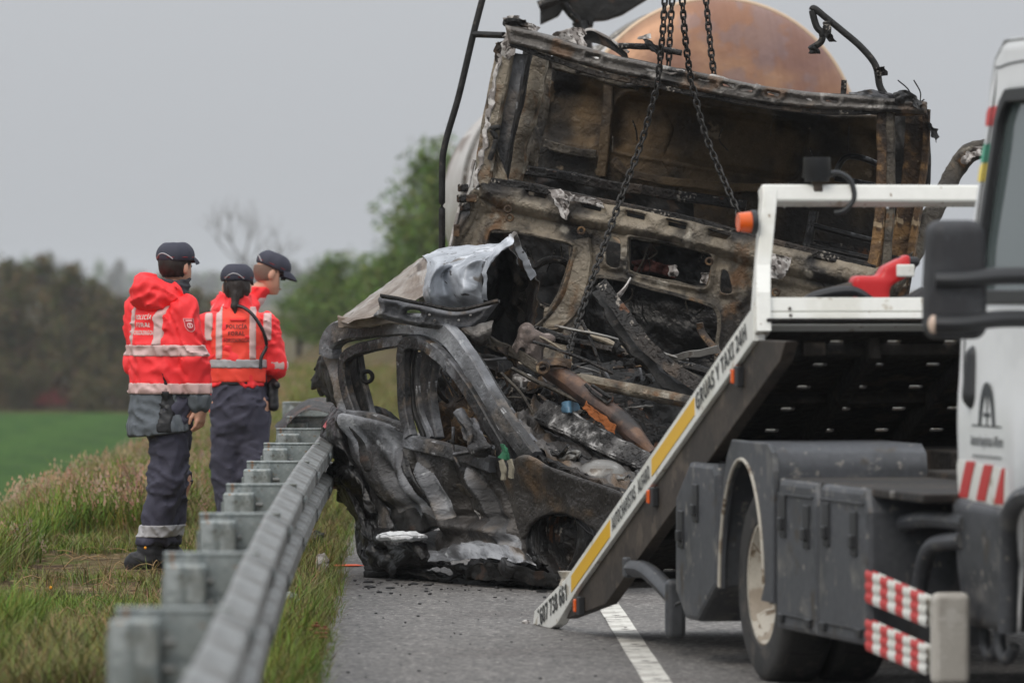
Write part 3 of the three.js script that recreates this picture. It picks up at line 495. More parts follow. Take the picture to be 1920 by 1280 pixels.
function capParts(who, c, yaw, pitch, clothing) {
  const m = headInner(c, yaw, pitch), sh = [];
  const crownF = (p) => { const a = Math.atan2(p[0], p[2]), oct = 1 + .02 * Math.cos(a * 8); let d = ell(p, [0, .062, .008], [.098 * oct, .085, .114 * oct]); d = Math.max(d, .035 - p[1], p[1] - .132 + .02 * Math.abs(p[2]) + .004 * nz(p[0] * 30, p[2] * 30, 2)); return d - .004; };
  const cap = mk('cap', iso(crownF, [-.13, .0, -.14], [.13, .16, .15], .006).applyMatrix4(m), CAPC, who);
  const rows = []; for (let j = 0; j <= 8; j++) { const t = j / 8, row = []; for (let i = 0; i <= 14; i++) { const a = lerp(-1.15, 1.15, i / 14), R = .1 + .075 * t * Math.pow(Math.cos(a), .6); row.push(V(Math.sin(a) * (.09 + .012 * t), .047 - .034 * t * t - .018 * (a * a) * .5 + .012, -Math.cos(a) * R - .004)); } rows.push(row); }
  mk('brim', merge([gridGeo(rows), gridGeo(rows.map((r) => r.map((p) => V(p.x, p.y - .005, p.z))))]).applyMatrix4(m), CAPC, cap);
  const piping = []; for (let i = 0; i <= 28; i++) { const a = i / 28 * 6.283; piping.push(V(Math.sin(a) * .0985, .052, Math.cos(a) * .1145 + .008)); }
  mk('piping', rod(piping, .0035, { n: 40, k: 5 }).applyMatrix4(m), CAPRED, cap);
  const arch = []; for (let i = 0; i <= 10; i++) { const a = lerp(-.62, .62, i / 10); arch.push(V(Math.sin(a) * .099, .042 + .032 * Math.cos(a / .62 * 1.57), Math.cos(a) * .118 + .008)); }
  mk('strap_opening', rod(arch, .004, { n: 16, k: 5 }).applyMatrix4(m), BANDG, cap);
  return cap;
}
function hair(who, c, yaw, pitch, low) { const m = headInner(c, yaw, pitch); const f = (p) => { let d = ell(p, [0, .02, .018], [.085, .112, .104]); d = Math.max(d, -(p[2] + .035 + .6 * Math.max(0, p[1])), low - p[1], p[1] - .06); return d + .004 * nz(p[0] * 60, p[1] * 18, p[2] * 60); }; mk('hair', iso(f, [-.12, -.12, -.1], [.12, .12, .14], .006).applyMatrix4(m), hairDark, who); }
function eyes(who, c, yaw, pitch) { const m = headInner(c, yaw, pitch); for (const s of [-1, 1]) { const g = new THREE.SphereGeometry(.0105, 10, 8); g.translate(s * .031, .001, -.087); mk('eye', boxUV(g.applyMatrix4(m)), EYE_M, who); } const lg = new THREE.CapsuleGeometry(.004, .03, 3, 6); lg.rotateZ(Math.PI / 2); lg.translate(0, -.066, -.0965); mk('mouth', boxUV(lg.applyMatrix4(m)), std({ color: srgb(160, 96, 88) }), who); }
// hand hanging at w (wrist), pointing along dir, palm towards side
function handField(p, w, dir, side, curl) {
  const D = V(...dir).normalize(), S = V(...side), T = V(0, 0, 0).crossVectors(D, S).normalize(); S.crossVectors(T, D).normalize(); // S = palm normal, T = across
  const at = (a, b, c) => { const v = V(...w).addScaledVector(D, a).addScaledVector(T, b).addScaledVector(S, c); return [v.x, v.y, v.z]; };
  let d = caps(p, at(-.03, 0, 0), at(.03, 0, 0), .03, .03);
  d = smin(d, Math.max(caps(p, at(.04, -.018, 0), at(.08, -.022, .004), .024, .02), -1), .03); d = smin(d, caps(p, at(.04, .018, 0), at(.08, .02, .004), .024, .02), .03);
  [[-.034, .06], [-.012, .075], [.011, .07], [.033, .055]].forEach(([b, l], i) => { const k = curl * (1 + .12 * i), A = at(.088, b, .0), B = at(.088 + l * .5 * Math.cos(k * .6), b * 1.1, l * .5 * Math.sin(k * .6)), C = at(.088 + l * .5 * Math.cos(k * .6) + l * .5 * Math.cos(k * 1.6), b * 1.1, l * .5 * Math.sin(k * .6) + l * .5 * Math.sin(k * 1.6)); d = smin(d, Math.min(caps(p, A, B, .0105, .0095), caps(p, B, C, .0095, .0075)), .008); });
  const t0 = at(.03, -.03, .008), t1 = at(.068, -.056, .024), t2 = at(.1, -.056, .036); d = smin(d, Math.min(caps(p, t0, t1, .014, .011), caps(p, t1, t2, .011, .008)), .012);
  return d;
}
const limb = (p, pts, k = .05) => { let d = 1e9; for (let i = 0; i + 1 < pts.length; i++) { const q = caps(p, pts[i], pts[i + 1], pts[i][3], pts[i + 1][3]); d = i ? smin(d, q, k) : q; } return d; };
const grow = (pts, g) => pts.map(([x, y, z, r]) => [x, y, z, r + g]);
function textPatch(field, origin, right, up, w, h, lines, color, nrm, size = .8) { // lettering laid on a garment
  const c = document.createElement('canvas'); c.width = 512; c.height = Math.round(512 * h / w); const x = c.getContext('2d'); x.clearRect(0, 0, c.width, c.height); x.fillStyle = color; x.textAlign = 'center'; x.textBaseline = 'middle';
  const lh = c.height / lines.length; lines.forEach((t, i) => { x.font = 'bold ' + Math.round(lh * size) + 'px sans-serif'; x.fillText(t, 256, lh * (i + .5), 500); });
  const t = new THREE.CanvasTexture(c); t.colorSpace = THREE.SRGBColorSpace;
  const nu = 14, nv = 10, pos = [], uv = [], ix = [];
  for (let j = 0; j <= nv; j++) for (let i = 0; i <= nu; i++) { let p = V(...origin).addScaledVector(right, (i / nu - .5) * w).addScaledVector(up, (.5 - j / nv) * h).addScaledVector(nrm, .25); for (let s = 0; s < 40; s++) { const d = field([p.x, p.y, p.z]); p.addScaledVector(nrm, -Math.max(-.02, Math.min(.03, d * .8))); } p.addScaledVector(nrm, .004); pos.push(p.x, p.y, p.z); uv.push(i / nu, 1 - j / nv); }
  for (let j = 0; j < nv; j++) for (let i = 0; i < nu; i++) { const a = j * (nu + 1) + i; ix.push(a, a + nu + 1, a + 1, a + 1, a + nu + 1, a + nu + 2); }
  const g = new THREE.BufferGeometry(); g.setAttribute('position', new THREE.Float32BufferAttribute(pos, 3)); g.setAttribute('uv', new THREE.Float32BufferAttribute(uv, 2)); g.setIndex(ix); g.computeVertexNormals();
  return [g, std({ map: t, transparent: true, roughness: .6 })];
}
const slab = (p, a, b) => Math.max(a - p[1], p[1] - b);
const crease = (v) => 1 - Math.min(1, 3.2 * Math.abs(v));
const folds = (p, s, a = .006) => { const w = nz(p[0] * 3.5 + s, p[1] * 3.5, p[2] * 3.5), x = p[0] + .06 * w, y = p[1] + (.9 * w + .35) * p[0] + .05 * w; return a * .8 * nz(p[0] * 7 + s, p[1] * 5, p[2] * 7) - a * 1.25 * crease(nz(x * 6, y * 13 + s, p[2] * 6)) - a * .9 * crease(nz(x * 11 + s, y * 9, p[2] * 11 + 4)) + a * .35 * nz(p[0] * 30, p[1] * 30 + s, p[2] * 30); };
{ // officer with the raised hood, seen from behind and the side
  const d0 = 36.2, o = P(285, 1066, d0), who = thing('person', 'officer in long red and grey jacket with hood down, hand hanging open', 'person', [o.x, terr(o.x, d0) + .005, -d0], 0, undefined);
  const fr = { x: .055, z: 0, yaw: .75 }, fw = (a) => { const q = rotY(a, fr.yaw); return [q[0] + fr.x, q[1], q[2] + fr.z]; };
  const shR = fw([.175, 1.47, 0]), elR = [.245, 1.17, .14], wrR = [.275, .93, .10], shL = fw([-.185, 1.47, 0]), elL = [-.08, 1.16, -.16], wrL = [.05, 1.0, -.3];
  const headC = [.135, 1.715, -.02], hy = .62, hp = .0;
  const legR = [[.13, .9, .06, .1], [.085, .5, .05, .075], [-.005, .12, .02, .055]], legL = [[.05, .9, -.06, .1], [.13, .5, -.1, .075], [.085, .14, -.1, .055]];
  const torso = (p, g) => stack(bodyFrame(p, fr), [[.86, 0, 0, .165 + g, .12 + g], [1.0, 0, 0, .155 + g, .115 + g], [1.25, 0, .01, .18 + g, .12 + g], [1.42, 0, .012, .18 + g, .11 + g], [1.52, 0, 0, .1 + g, .075 + g]]);
  const armR = [[...shR, .055], [...elR, .045], [...wrR, .034]], armL = [[...shL, .055], [...elL, .045], [...wrL, .034]];
  const body = (p) => { let d = torso(p, 0); d = smin(d, caps(p, [.07, 1.48, 0], [.12, 1.62, -.01], .06, .056), .05); d = smin(d, limb(p, armR), .06); d = smin(d, limb(p, armL), .06); d = smin(d, limb(p, legR), .06); return smin(d, limb(p, legL), .06); };
  const bodyG = [iso(body, [-.4, .05, -.5], [.5, 1.72, .4], .016), iso((p) => headField(p, headC, hy, hp), [-.03, 1.56, -.2], [.3, 1.88, .16], .0055), iso((p) => handField(p, wrR, [.02, -1, .02], [-.8, 0, -.5], .55), [.18, .72, -.05], [.42, .99, .24], .0048)];
  mk('body', merge(bodyG), skin, who);
  eyes(who, headC, hy, hp); hair(who, headC, hy, hp, -.06); capParts(who, headC, hy, hp);
  const sleeveR = [[...shR, .078], [...elR, .07], [wrR[0], wrR[1] + .02, wrR[2], .058]], sleeveL = [[...shL, .078], [...elL, .07], [...wrL, .056]];
  const jk = (p) => { const q = bodyFrame(p, fr); let d = stack(q, [[.76, .0, .03, .195, .15], [.98, 0, .015, .175, .14], [1.25, 0, .015, .185, .14], [1.42, 0, .015, .185, .125], [1.54, .0, 0, .1, .085]]); d = smin(d, limb(p, sleeveL, .03), .04); d = smin(d, limb(p, sleeveR, .03), .022); return d + folds(p, 3, .011); };
  const lo = [-.45, .7, -.5], hi = [.5, 1.65, .42];
  const red = mk('jacket', iso((p) => Math.max(jk(p), 1.0 - p[1]), lo, hi, .012), RED, who);
  mk('jacket_hem', iso((p) => Math.max(jk(p), p[1] - .999, -(ell(p, [.19, .99, .17], [.03, .1, .05])), .76 + .12 * p[0] - p[1]), lo, hi, .012), GREY, who);
  mk('side_vent', iso((p) => { const q = bodyFrame(p, fr); return Math.max(jk(p) - .005, Math.abs(q[0] - .135 - (1.1 - p[1]) * .06) - .03 * clamp((1.14 - p[1]) * 5), -(q[2] - .03), slab(p, .78, 1.13)); }, lo, hi, .009), BELT, red);
  const band = (f, a, b) => (p) => Math.max(f(p) - .005, slab(p, a, b));
  mk('reflective_band', iso(band(jk, 1.205, 1.275), lo, hi, .009), BAND, red); mk('reflective_band', iso(band(jk, .995, 1.06), lo, hi, .009), BAND, red);
  const brace = (p) => { const q = bodyFrame(p, fr); return Math.max(jk(p) - .005, Math.abs(Math.abs(q[0]) - .105) - .026, slab(p, 1.27, 1.6), limb(p, sleeveR, .03) < .0 ? .02 : -1); };
  mk('reflective_brace', iso(brace, lo, hi, .009), BAND, red);
  mk('hood', iso((p) => { const q = bodyFrame(p, fr); let d = smin(caps(q, [-.11, 1.56, .02], [0, 1.585, .12], .062, .072), caps(q, [0, 1.585, .12], [.11, 1.555, .03], .072, .058), .04); d = smin(d, caps(q, [-.05, 1.52, .1], [.05, 1.52, .1], .05, .05), .05); return d + folds(p, 9, .012); }, [-.3, 1.4, -.25], [.4, 1.72, .35], .01), RED, red);
  mk('collar', iso((p) => { const q = bodyFrame(p, fr); return stack([q[0] - .03, q[1], q[2] + .02], [[1.5, 0, 0, .1, .1], [1.57, 0, -.01, .105, .1], [1.635, 0, -.02, .1, .1]]) + folds(p, 5, .008); }, [-.15, 1.45, -.25], [.4, 1.68, .25], .009), COLLAR, red);
  mk('cuff_strap', iso((p) => Math.max(limb(p, grow(sleeveR, .004), .03), slab([p[0], p[1] - .25 * (p[0] - .29)], .93, .955)), [.15, .85, -.1], [.45, 1.02, .3], .008), BELT, red);
  const trs = (p) => { let d = smin(limb(p, [[.12, .9, .05, .118], [.08, .5, .05, .088], [.0, .16, .02, .078]]), limb(p, [[.07, .9, -.06, .118], [.11, .5, -.1, .085], [.075, .17, -.1, .076]]), .05); return Math.max(d, .15 - p[1]) + folds(p, 7, .012); };
  const tl = [-.3, .08, -.35], th_ = [.4, 1.05, .3], tr = mk('trousers', iso(trs, tl, th_, .012), NAVY, who);
  mk('reflective_band', iso(band(trs, .185, .255), tl, th_, .009), BANDG, tr);
  const boot = (p) => { let d = limb(p, [[-.002, .19, .02, .075], [-.01, .08, .02, .06]]); d = smin(d, caps(p, [-.1, .045, .035], [.05, .05, -.01], .05, .05), .05); return Math.max(d, -p[1] + .0) + folds(p, 2, .005); };
  mk('boot', iso(boot, [-.2, -.02, -.12], [.2, .24, .14], .008), BOOT, who); mk('boot', iso((p) => boot([p[0] - .085, p[1], p[2] + .12]), [-.2, -.02, -.24], [.3, .24, .1], .009), BOOT, who);
  const bk = rotY([0, 0, 1], fr.yaw), rt = rotY([1, 0, 0], fr.yaw), Vb = V(...bk), Vr = V(...rt), org = fw([-.0, 1.385, 0]);
  mk('lettering', ...textPatch(jk, org, Vr, V(0, 1, 0), .17, .13, ['POLICÍA', 'FORAL', 'FORUZAINGOA'], '#e8d8d2', Vb), red);
  { // round shouldered shield badge on the sleeve
    const c = document.createElement('canvas'); c.width = 128; c.height = 160; const x = c.getContext('2d'); x.fillStyle = '#c03038'; x.beginPath(); x.moveTo(8, 8); x.lineTo(120, 8); x.lineTo(116, 100); x.quadraticCurveTo(100, 150, 64, 154); x.quadraticCurveTo(28, 150, 12, 100); x.closePath(); x.fill(); x.strokeStyle = '#e8a8a8'; x.lineWidth = 7; x.stroke(); x.fillStyle = '#eec8c8'; x.beginPath(); x.arc(64, 84, 30, 0, 7); x.fill(); x.fillStyle = '#c03038'; x.beginPath(); x.arc(64, 84, 20, 0, 7); x.fill(); x.fillStyle = '#eec8c8'; x.fillRect(30, 24, 68, 12); x.fillRect(58, 60, 12, 48);
    const [g, mt] = textPatch(jk, [.195, 1.385, .1], V(1, 0, -.25).normalize(), V(-.2, 1, 0).normalize(), .065, .082, [' '], '#fff', V(.25, 0, 1).normalize()); mt.map = new THREE.CanvasTexture(c); mt.map.colorSpace = THREE.SRGBColorSpace; mk('sleeve_badge', g, mt, red);
  }
}
{ // officer in the vest, seen from behind
  const d0 = 39, o = P(447, 1027, d0), who = thing('person', 'officer with dark ponytail in orange red vest with black belt and holster', 'person', [o.x, terr(o.x, d0) + .005, -d0]);
  const headC = [-.01, 1.60, -.02], hy = .12, hp = .05;
  const shR = [.175, 1.37, 0], elR = [.225, 1.12, -.02], wrR = [.15, 1.03, -.24], shL = [-.175, 1.37, 0], elL = [-.225, 1.12, -.02], wrL = [-.12, 1.05, -.24];
  const tor = (p, g) => stack(p, [[.85, .01, 0, .165 + g, .125 + g], [1.02, .0, 0, .135 + g, .105 + g], [1.25, 0, .0, .155 + g, .11 + g], [1.37, 0, 0, .165 + g, .1 + g], [1.44, 0, 0, .09 + g, .07 + g]]);
  const body = (p) => { let d = tor(p, 0); d = smin(d, caps(p, [0, 1.4, 0], [-.005, 1.52, -.01], .052, .05), .05); d = smin(d, limb(p, [[...shR, .048], [...elR, .04], [...wrR, .03]]), .05); d = smin(d, limb(p, [[...shL, .048], [...elL, .04], [...wrL, .03]]), .05); d = smin(d, limb(p, [[.09, .88, 0, .1], [.1, .48, .02, .07], [.09, .1, .06, .05]]), .05); return smin(d, limb(p, [[-.075, .88, 0, .1], [-.06, .48, -.02, .07], [-.045, .1, -.02, .05]]), .05); };
  mk('body', merge([iso(body, [-.4, .04, -.4], [.4, 1.6, .25], .017), iso((p) => headField(p, headC, hy, hp), [-.14, 1.46, -.2], [.14, 1.76, .16], .006), iso((p) => handField(p, wrR, [-.4, .1, -1], [-.6, -.2, .2], .9), [-.05, .9, -.5], [.3, 1.15, -.15], .006), iso((p) => handField(p, wrL, [.4, .1, -1], [.6, -.2, .2], .9), [-.3, .9, -.5], [.1, 1.18, -.15], .006)]), skin, who);
  eyes(who, headC, hy, hp); capParts(who, headC, hy, hp);
  mk('hair', iso((p) => { let d = ell(p, [-.01, 1.6, .0], [.083, .1, .1]); d = Math.max(d, -(p[2] - .0 + .03)); d = smin(d, caps(p, [-.015, 1.54, .085], [-.02, 1.48, .1], .026, .02), .03); d = smin(d, caps(p, [-.02, 1.48, .1], [-.015, 1.43, .105], .016, .007), .02); return Math.max(d, p[1] - 1.66) + .006 * nz(p[0] * 70, p[1] * 20, p[2] * 70); }, [-.14, 1.34, -.1], [.14, 1.72, .16], .006), hairDark, who);
  const sR = [[...shR, .07], [...elR, .066], [...wrR, .05]], sL = [[...shL, .07], [...elL, .066], [...wrL, .05]], lo = [-.42, .9, -.42], hi = [.42, 1.62, .28];
  const jk = (p) => { let d = stack(p, [[1.0, .0, 0, .168, .135], [1.12, 0, 0, .17, .135], [1.3, 0, 0, .18, .135], [1.4, 0, 0, .16, .115], [1.455, 0, 0, .085, .08]]); d = smin(d, limb(p, sL, .03), .04); d = smin(d, limb(p, sR, .03), .04); return smin(d, stack(p, [[1.4, 0, 0, .085, .08], [1.5, -.005, 0, .072, .072], [1.535, -.005, -.01, .07, .07]]), .02) + folds(p, 13, .010); };
  const red = mk('jacket', iso(jk, lo, hi, .012), RED, who);
  const vs = (p) => Math.max(stack(p, [[1.02, 0, 0, .182, .148], [1.12, 0, 0, .178, .146], [1.3, 0, 0, .19, .146], [1.4, 0, 0, .168, .127], [1.465, 0, 0, .1, .09]]) + folds(p, 23, .005), Math.abs(p[0]) - .168 + .25 * Math.max(0, p[1] - 1.3));
  const vest = mk('vest', iso(vs, lo, hi, .011), ORANGE, who), off = (f, k) => (p) => Math.max(f(p) - .006, k(p));
  mk('reflective_band', iso(off(vs, (p) => slab(p, 1.105, 1.16)), lo, hi, .009), BANDG, vest);
  mk('reflective_brace', iso(off(vs, (p) => Math.max(Math.abs(Math.abs(p[0] + .012) - .102) - .021, slab(p, 1.16, 1.48), -p[2] + .02)), lo, hi, .009), BAND, vest);
  for (const sd of [-1, 1]) mk('shoulder_band', iso(off(jk, (p) => Math.max(Math.abs(p[0] * sd - .178) - .026, slab(p, 1.27, 1.44), -p[2] - .03)), lo, hi, .009), BAND, red);
  for (const [sd, sl] of [[-1, sL], [1, sR]]) mk('sleeve_band', iso(off((p) => limb(p, sl, .03), (p) => Math.max(slab(p, 1.09, 1.145), .2 - p[0] * sd)), lo, hi, .009), BAND, red);
  mk('lettering', ...textPatch(vs, [-.008, 1.315, 0], V(1, 0, 0), V(0, 1, 0), .16, .125, ['POLICÍA', 'FORAL', 'FORUZAINGOA'], '#6a2a22', V(0, 0, 1)), vest);
  mk('loop', iso((p) => Math.max(vs(p) - .008, Math.abs(p[0]) - .05 + .2 * Math.abs(p[1] - 1.41), slab(p, 1.39, 1.405), -p[2]), lo, hi, .006), RED, vest);
  const trs = (p) => { let d = stack(p, [[.60, .012, .012, .10, .06], [.78, .012, .012, .16, .125], [.9, .01, .01, .168, .135], [1.06, 0, 0, .155, .125]]); d = smin(d, limb(p, [[.09, .85, .01, .09], [.1, .48, .03, .078], [.095, .12, .06, .07]]), .03); d = smin(d, limb(p, [[-.075, .85, .01, .09], [-.07, .48, -.01, .08], [-.055, .1, -.02, .072]]), .03); return Math.max(d, .08 - p[1], p[1] - 1.05) + folds(p, 27, .010); };
  mk('trousers', iso(trs, [-.3, .05, -.25], [.32, 1.1, .25], .012), NAVY, who);
  const belt = mk('belt', iso((p) => Math.max(stack(p, [[.9, 0, 0, .188, .15], [1.06, 0, 0, .17, .14]]), slab(p, 1.0, 1.055)), [-.3, .95, -.25], [.3, 1.1, .25], .009), BELT, who);
  mk('holster', iso((p) => Math.min(caps(p, [.205, .99, .01], [.215, .87, .03], .036, .032), caps(p, [.21, 1.02, .0], [.235, 1.0, .06], .022, .022)) + .004 * nz(p[0] * 30, p[1] * 30, 2), [.1, .78, -.1], [.3, 1.1, .14], .008), BELT, belt);
  mk('radio_pouch', boxG(.06, .17, .05, -.2, 1.16, .03, .012), BELT, belt);
  mk('cable', rod([V(-.03, 1.49, .09), V(.04, 1.47, .125), V(.1, 1.42, .15), V(.155, 1.33, .155), V(.175, 1.24, .13), V(.145, 1.17, .15), V(.14, 1.1, .16)], .011, { n: 40 }), BELT, vest);
  for (const [x, z] of [[.095, .05], [-.05, -.03]]) mk('boot', iso((p) => Math.max(smin(caps(p, [x, .16, z], [x, .06, z], .06, .052), caps(p, [x, .05, z + .03], [x + .01, .045, z - .16], .05, .042), .04), -p[1]), [x - .1, -.02, z - .25], [x + .1, .25, z + .12], .01), BOOT, who);
}
{ // officer looking down, behind the other two
  const d0 = 41.4, o = P(440, 999, d0), who = thing('person', 'officer in red jacket and cap looking down towards the wreck', 'person', [o.x, terr(o.x, d0) + .005, -d0]);
  const headC = [.235, 1.68, 0], hy = 1.3, hp = .42, fr = { x: 0, z: 0, yaw: 1.2 };
  const shR = rotY([.19, 1.46, 0], fr.yaw), shL = rotY([-.19, 1.46, 0], fr.yaw), elR = [shR[0], 1.17, shR[2] + .04], elL = [shL[0], 1.17, shL[2] - .04], wrR = [shR[0] + .03, .93, shR[2] + .02], wrL = [shL[0] + .03, .93, shL[2] - .02];
  const body = (p) => { let d = stack(bodyFrame(p, fr), [[.85, 0, 0, .17, .125], [1.02, 0, 0, .15, .11], [1.3, 0, 0, .18, .12], [1.44, 0, 0, .18, .11], [1.52, 0, 0, .09, .07]]); d = smin(d, caps(p, [.03, 1.46, 0], [.19, 1.6, 0], .058, .055), .05); for (const a of [[shR, elR, wrR], [shL, elL, wrL]]) d = smin(d, limb(p, a.map((q, i) => [...q, [.052, .043, .032][i]])), .05); for (const s of [-1, 1]) d = smin(d, limb(p, [[0, .88, s * .08, .1], [.02, .48, s * .09, .07], [0, .1, s * .09, .05]]), .05); return d; };
  mk('body', merge([iso(body, [-.4, .04, -.4], [.4, 1.72, .4], .018), iso((p) => headField(p, headC, hy, hp), [-.1, 1.54, -.17], [.28, 1.86, .17], .006), iso((p) => handField(p, wrR, [.2, -1, 0], [0, .2, -1], .6), [wrR[0] - .15, .7, wrR[2] - .15], [wrR[0] + .2, 1.0, wrR[2] + .15], .006), iso((p) => handField(p, wrL, [.2, -1, 0], [0, .2, 1], .6), [wrL[0] - .15, .7, wrL[2] - .15], [wrL[0] + .2, 1.0, wrL[2] + .15], .006)]), skin, who);
  eyes(who, headC, hy, hp); capParts(who, headC, hy, hp); mk('hair', iso((p) => { let q = rotY([p[0] - headC[0], p[1] - headC[1], p[2] - headC[2]], -hy); return Math.max(ell(q, [0, .02, .015], [.0815, .11, .102]), -(q[2] + .02), -.045 - q[1], q[1] - .06) + .002 * nz(p[0] * 80, p[1] * 80, p[2] * 80); }, [-.1, 1.6, -.14], [.28, 1.86, .16], .006), std({ color: srgb(120, 96, 84), roughness: .8 }), who);
  const jk = (p) => { let d = stack(bodyFrame(p, fr), [[.78, 0, 0, .205, .16], [1.0, 0, 0, .195, .15], [1.3, 0, 0, .205, .15], [1.44, 0, 0, .2, .135], [1.55, 0, 0, .1, .09]]); for (const a of [[shR, elR, wrR], [shL, elL, wrL]]) d = smin(d, limb(p, a.map((q, i) => [...q, [.088, .076, .06][i]]), .03), .04); return smin(d, stack([p[0] - .03, p[1], p[2]], [[1.42, 0, 0, .11, .1], [1.52, .07, 0, .1, .09], [1.585, .12, 0, .09, .085]]), .03) + folds(p, 33, .009); };
  const lo = [-.45, .72, -.45], hi = [.5, 1.66, .45], red = mk('jacket', iso(jk, lo, hi, .013), RED, who);
  mk('reflective_band', iso((p) => Math.max(jk(p) - .005, slab(p, 1.2, 1.27)), lo, hi, .01), BAND, red); mk('reflective_brace', iso((p) => { const q = bodyFrame(p, fr); return Math.max(jk(p) - .005, Math.abs(Math.abs(q[0]) - .11) - .025, slab(p, 1.27, 1.53)); }, lo, hi, .01), BAND, red);
  mk('trousers', iso((p) => { let d = 1e9; for (const s of [-1, 1]) d = smin(d, limb(p, [[0, .88, s * .08, .12], [.02, .48, s * .09, .09], [0, .13, s * .09, .08]]), .04); return Math.max(d, .08 - p[1]) + folds(p, 35); }, [-.25, .05, -.3], [.25, 1.05, .3], .014), NAVY, who);
  for (const s of [-1, 1]) mk('boot', iso((p) => Math.max(smin(caps(p, [0, .16, s * .09], [0, .06, s * .09], .06, .05), caps(p, [-.03, .05, s * .09], [.17, .045, s * .09], .05, .042), .04), -p[1]), [-.12, -.02, s * .09 - .1], [.27, .25, s * .09 + .1], .011), BOOT, who);
}
// ---------------------------------------------------------------- tow truck with its bed tilted to the road
{
  const ANG = Math.atan2(.936, 4.3);
  const tt = thing('tow_truck', 'white recovery truck with its flat bed tilted down to the road', 'tow truck', [.10, 0, -30.2], -(Math.PI / 2 - ANG));
  // truck frame: x forward from the tail, y up, z = -w where w runs inwards from the near side
  const ext = (pts, z0, z1, mat, name, parent, bev = .004) => { const g = new THREE.ExtrudeGeometry(new THREE.Shape(pts.map(([a, b]) => new THREE.Vector2(a, b))), { depth: Math.abs(z1 - z0) - 2 * bev, bevelSize: bev, bevelThickness: bev, bevelSegments: 2, steps: 1 }); g.translate(0, 0, Math.min(z0, z1) + bev); return mk(name, boxUV(g), mat, parent); };
  const bx = (s0, s1, h0, h1, w0, w1, mat, name, parent, r = .01) => mk(name, boxG(s1 - s0, h1 - h0, w1 - w0, (s0 + s1) / 2, (h0 + h1) / 2, -(w0 + w1) / 2, r), mat, parent);
  const BW = 2.1, k = .366, ca = Math.cos(Math.atan(k));
  const bed = new THREE.Group(); bed.name = 'bed'; tt.add(bed);
  const top = (s) => .25 + k * (s - .71);
  const print = (w, h, draw) => { const c = document.createElement('canvas'); c.width = 1024; c.height = Math.max(32, Math.round(1024 * h / w)); draw(c.getContext('2d'), c.width, c.height); const t = new THREE.CanvasTexture(c); t.colorSpace = THREE.SRGBColorSpace; return std({ map: t, transparent: true, roughness: .5 }); };
  const decal = (s, h, w, a, len, hei, mat, name) => { const g = new THREE.PlaneGeometry(len, hei); const m = mk(name, g, mat, bed); m.position.set(s, h, -w); m.rotation.z = a; return m; };
  for (const side of [0, 1]) {
    const z0 = side ? -BW : 0, sg = side ? 1 : -1;
    ext([[0, .004], [.03, .062], [.71, .25], [4.16, top(4.16)], [4.16, top(4.16) - .135], [.93, .212], [.5, .03], [.36, .004]], z0, z0 + sg * .05, M.white, 'side_rail', bed);
    ext([[.9, .196], [4.16, 1.373], [4.6, 1.373], [4.52, 1.3], [1.42, .17], [.62, .06]], z0 + sg * .02, z0 + sg * .075, M.bedside, 'lower_beam', bed);
  }
  // floor planks with rows of lashing slots between them
  const a0 = Math.atan(k), F = new THREE.Group(); F.name = 'floor'; bed.add(F); F.position.set(.71, .25, 0); F.rotation.z = a0;
  const PI_ = .2827, first = .3195, wmax = 2.02, slotW = [.165, .41, .655, .9, 1.145, 1.39, 1.635, 1.88];
  const add = (g, m, name) => mk(name, g, m, F);
  for (let i = -1; i < 12; i++) { const s = first + i * PI_, e = s + PI_; add(boxG(PI_ - .036, .012, wmax - .05, (s + e) / 2, -.062, -(wmax + .05) / 2, .002), M.under, 'plank'); }
  const fill = [[.05, slotW[0] - .029], ...slotW.slice(0, -1).map((w, i) => [w + .029, slotW[i + 1] - .029]), [slotW[7] + .029, wmax]];
  for (let i = 0; i < 12; i++) { const s = first + i * PI_; add(merge(fill.map(([p, q]) => boxG(.0362, .0115, q - p, s, -.062, -(p + q) / 2, .001))), M.under, 'slot_row'); add(merge(slotW.map((w) => boxG(.004, .045, .062, s - .06, -.034, -w, .001))), M.white, 'added_slot_tab'); }  // white tabs added behind the slots to catch sky light and show bright
  for (const w of [.55, .98, 1.42]) add(boxG(3.5, .09, .05, 1.75, -.118, -w), M.under, 'stringer');
  for (let i = 0; i < 6; i++) add(boxG(.05, .05, wmax, .3 + i * .62, -.095, -(wmax + .05) / 2), M.under, 'cross_member');
  // headboard
  const hb = new THREE.Group(); hb.name = 'headboard'; bed.add(hb); hb.position.set(4.06, 1.475, 0); hb.rotation.z = a0;
  for (const sd of [0, 1]) { const w = (x) => sd ? -(BW - x) : -x; mk('post', (() => { const pr = [[-.03, -.1], [.11, -.1], [.11, .06], [.055, .2], [.045, .53], [-.03, .53]]; const g = new THREE.ExtrudeGeometry(new THREE.Shape(pr.map(([x, y]) => new THREE.Vector2(x, y))), { depth: .05, bevelSize: .006, bevelThickness: .006, bevelSegments: 2 }); const p = g.attributes.position; for (let i = 0; i < p.count; i++) { const y = p.getY(i), z = p.getZ(i) - .025; p.setZ(i, w(.037 + .1 * clamp((y) / .53)) + z); } g.computeVertexNormals(); return boxUV(g); })(), M.white, hb); }
  mk('top_bar', boxG(.075, .078, BW - .2, .01, .525, -BW / 2, .014), M.white, hb);
  mk('deck_beam', merge([boxG(.07, .062, BW - .06, .05, .02, -BW / 2, .006), boxG(.078, .058, BW - .06, .05, -.044, -BW / 2, .006)]), M.white, hb);
  for (let i = 0; i < 3; i++) mk('bolt', boxG(.012, .012, .012, .09, .0 - .03 * i, -.16 - .001 * i, .004), M.bedside, hb);
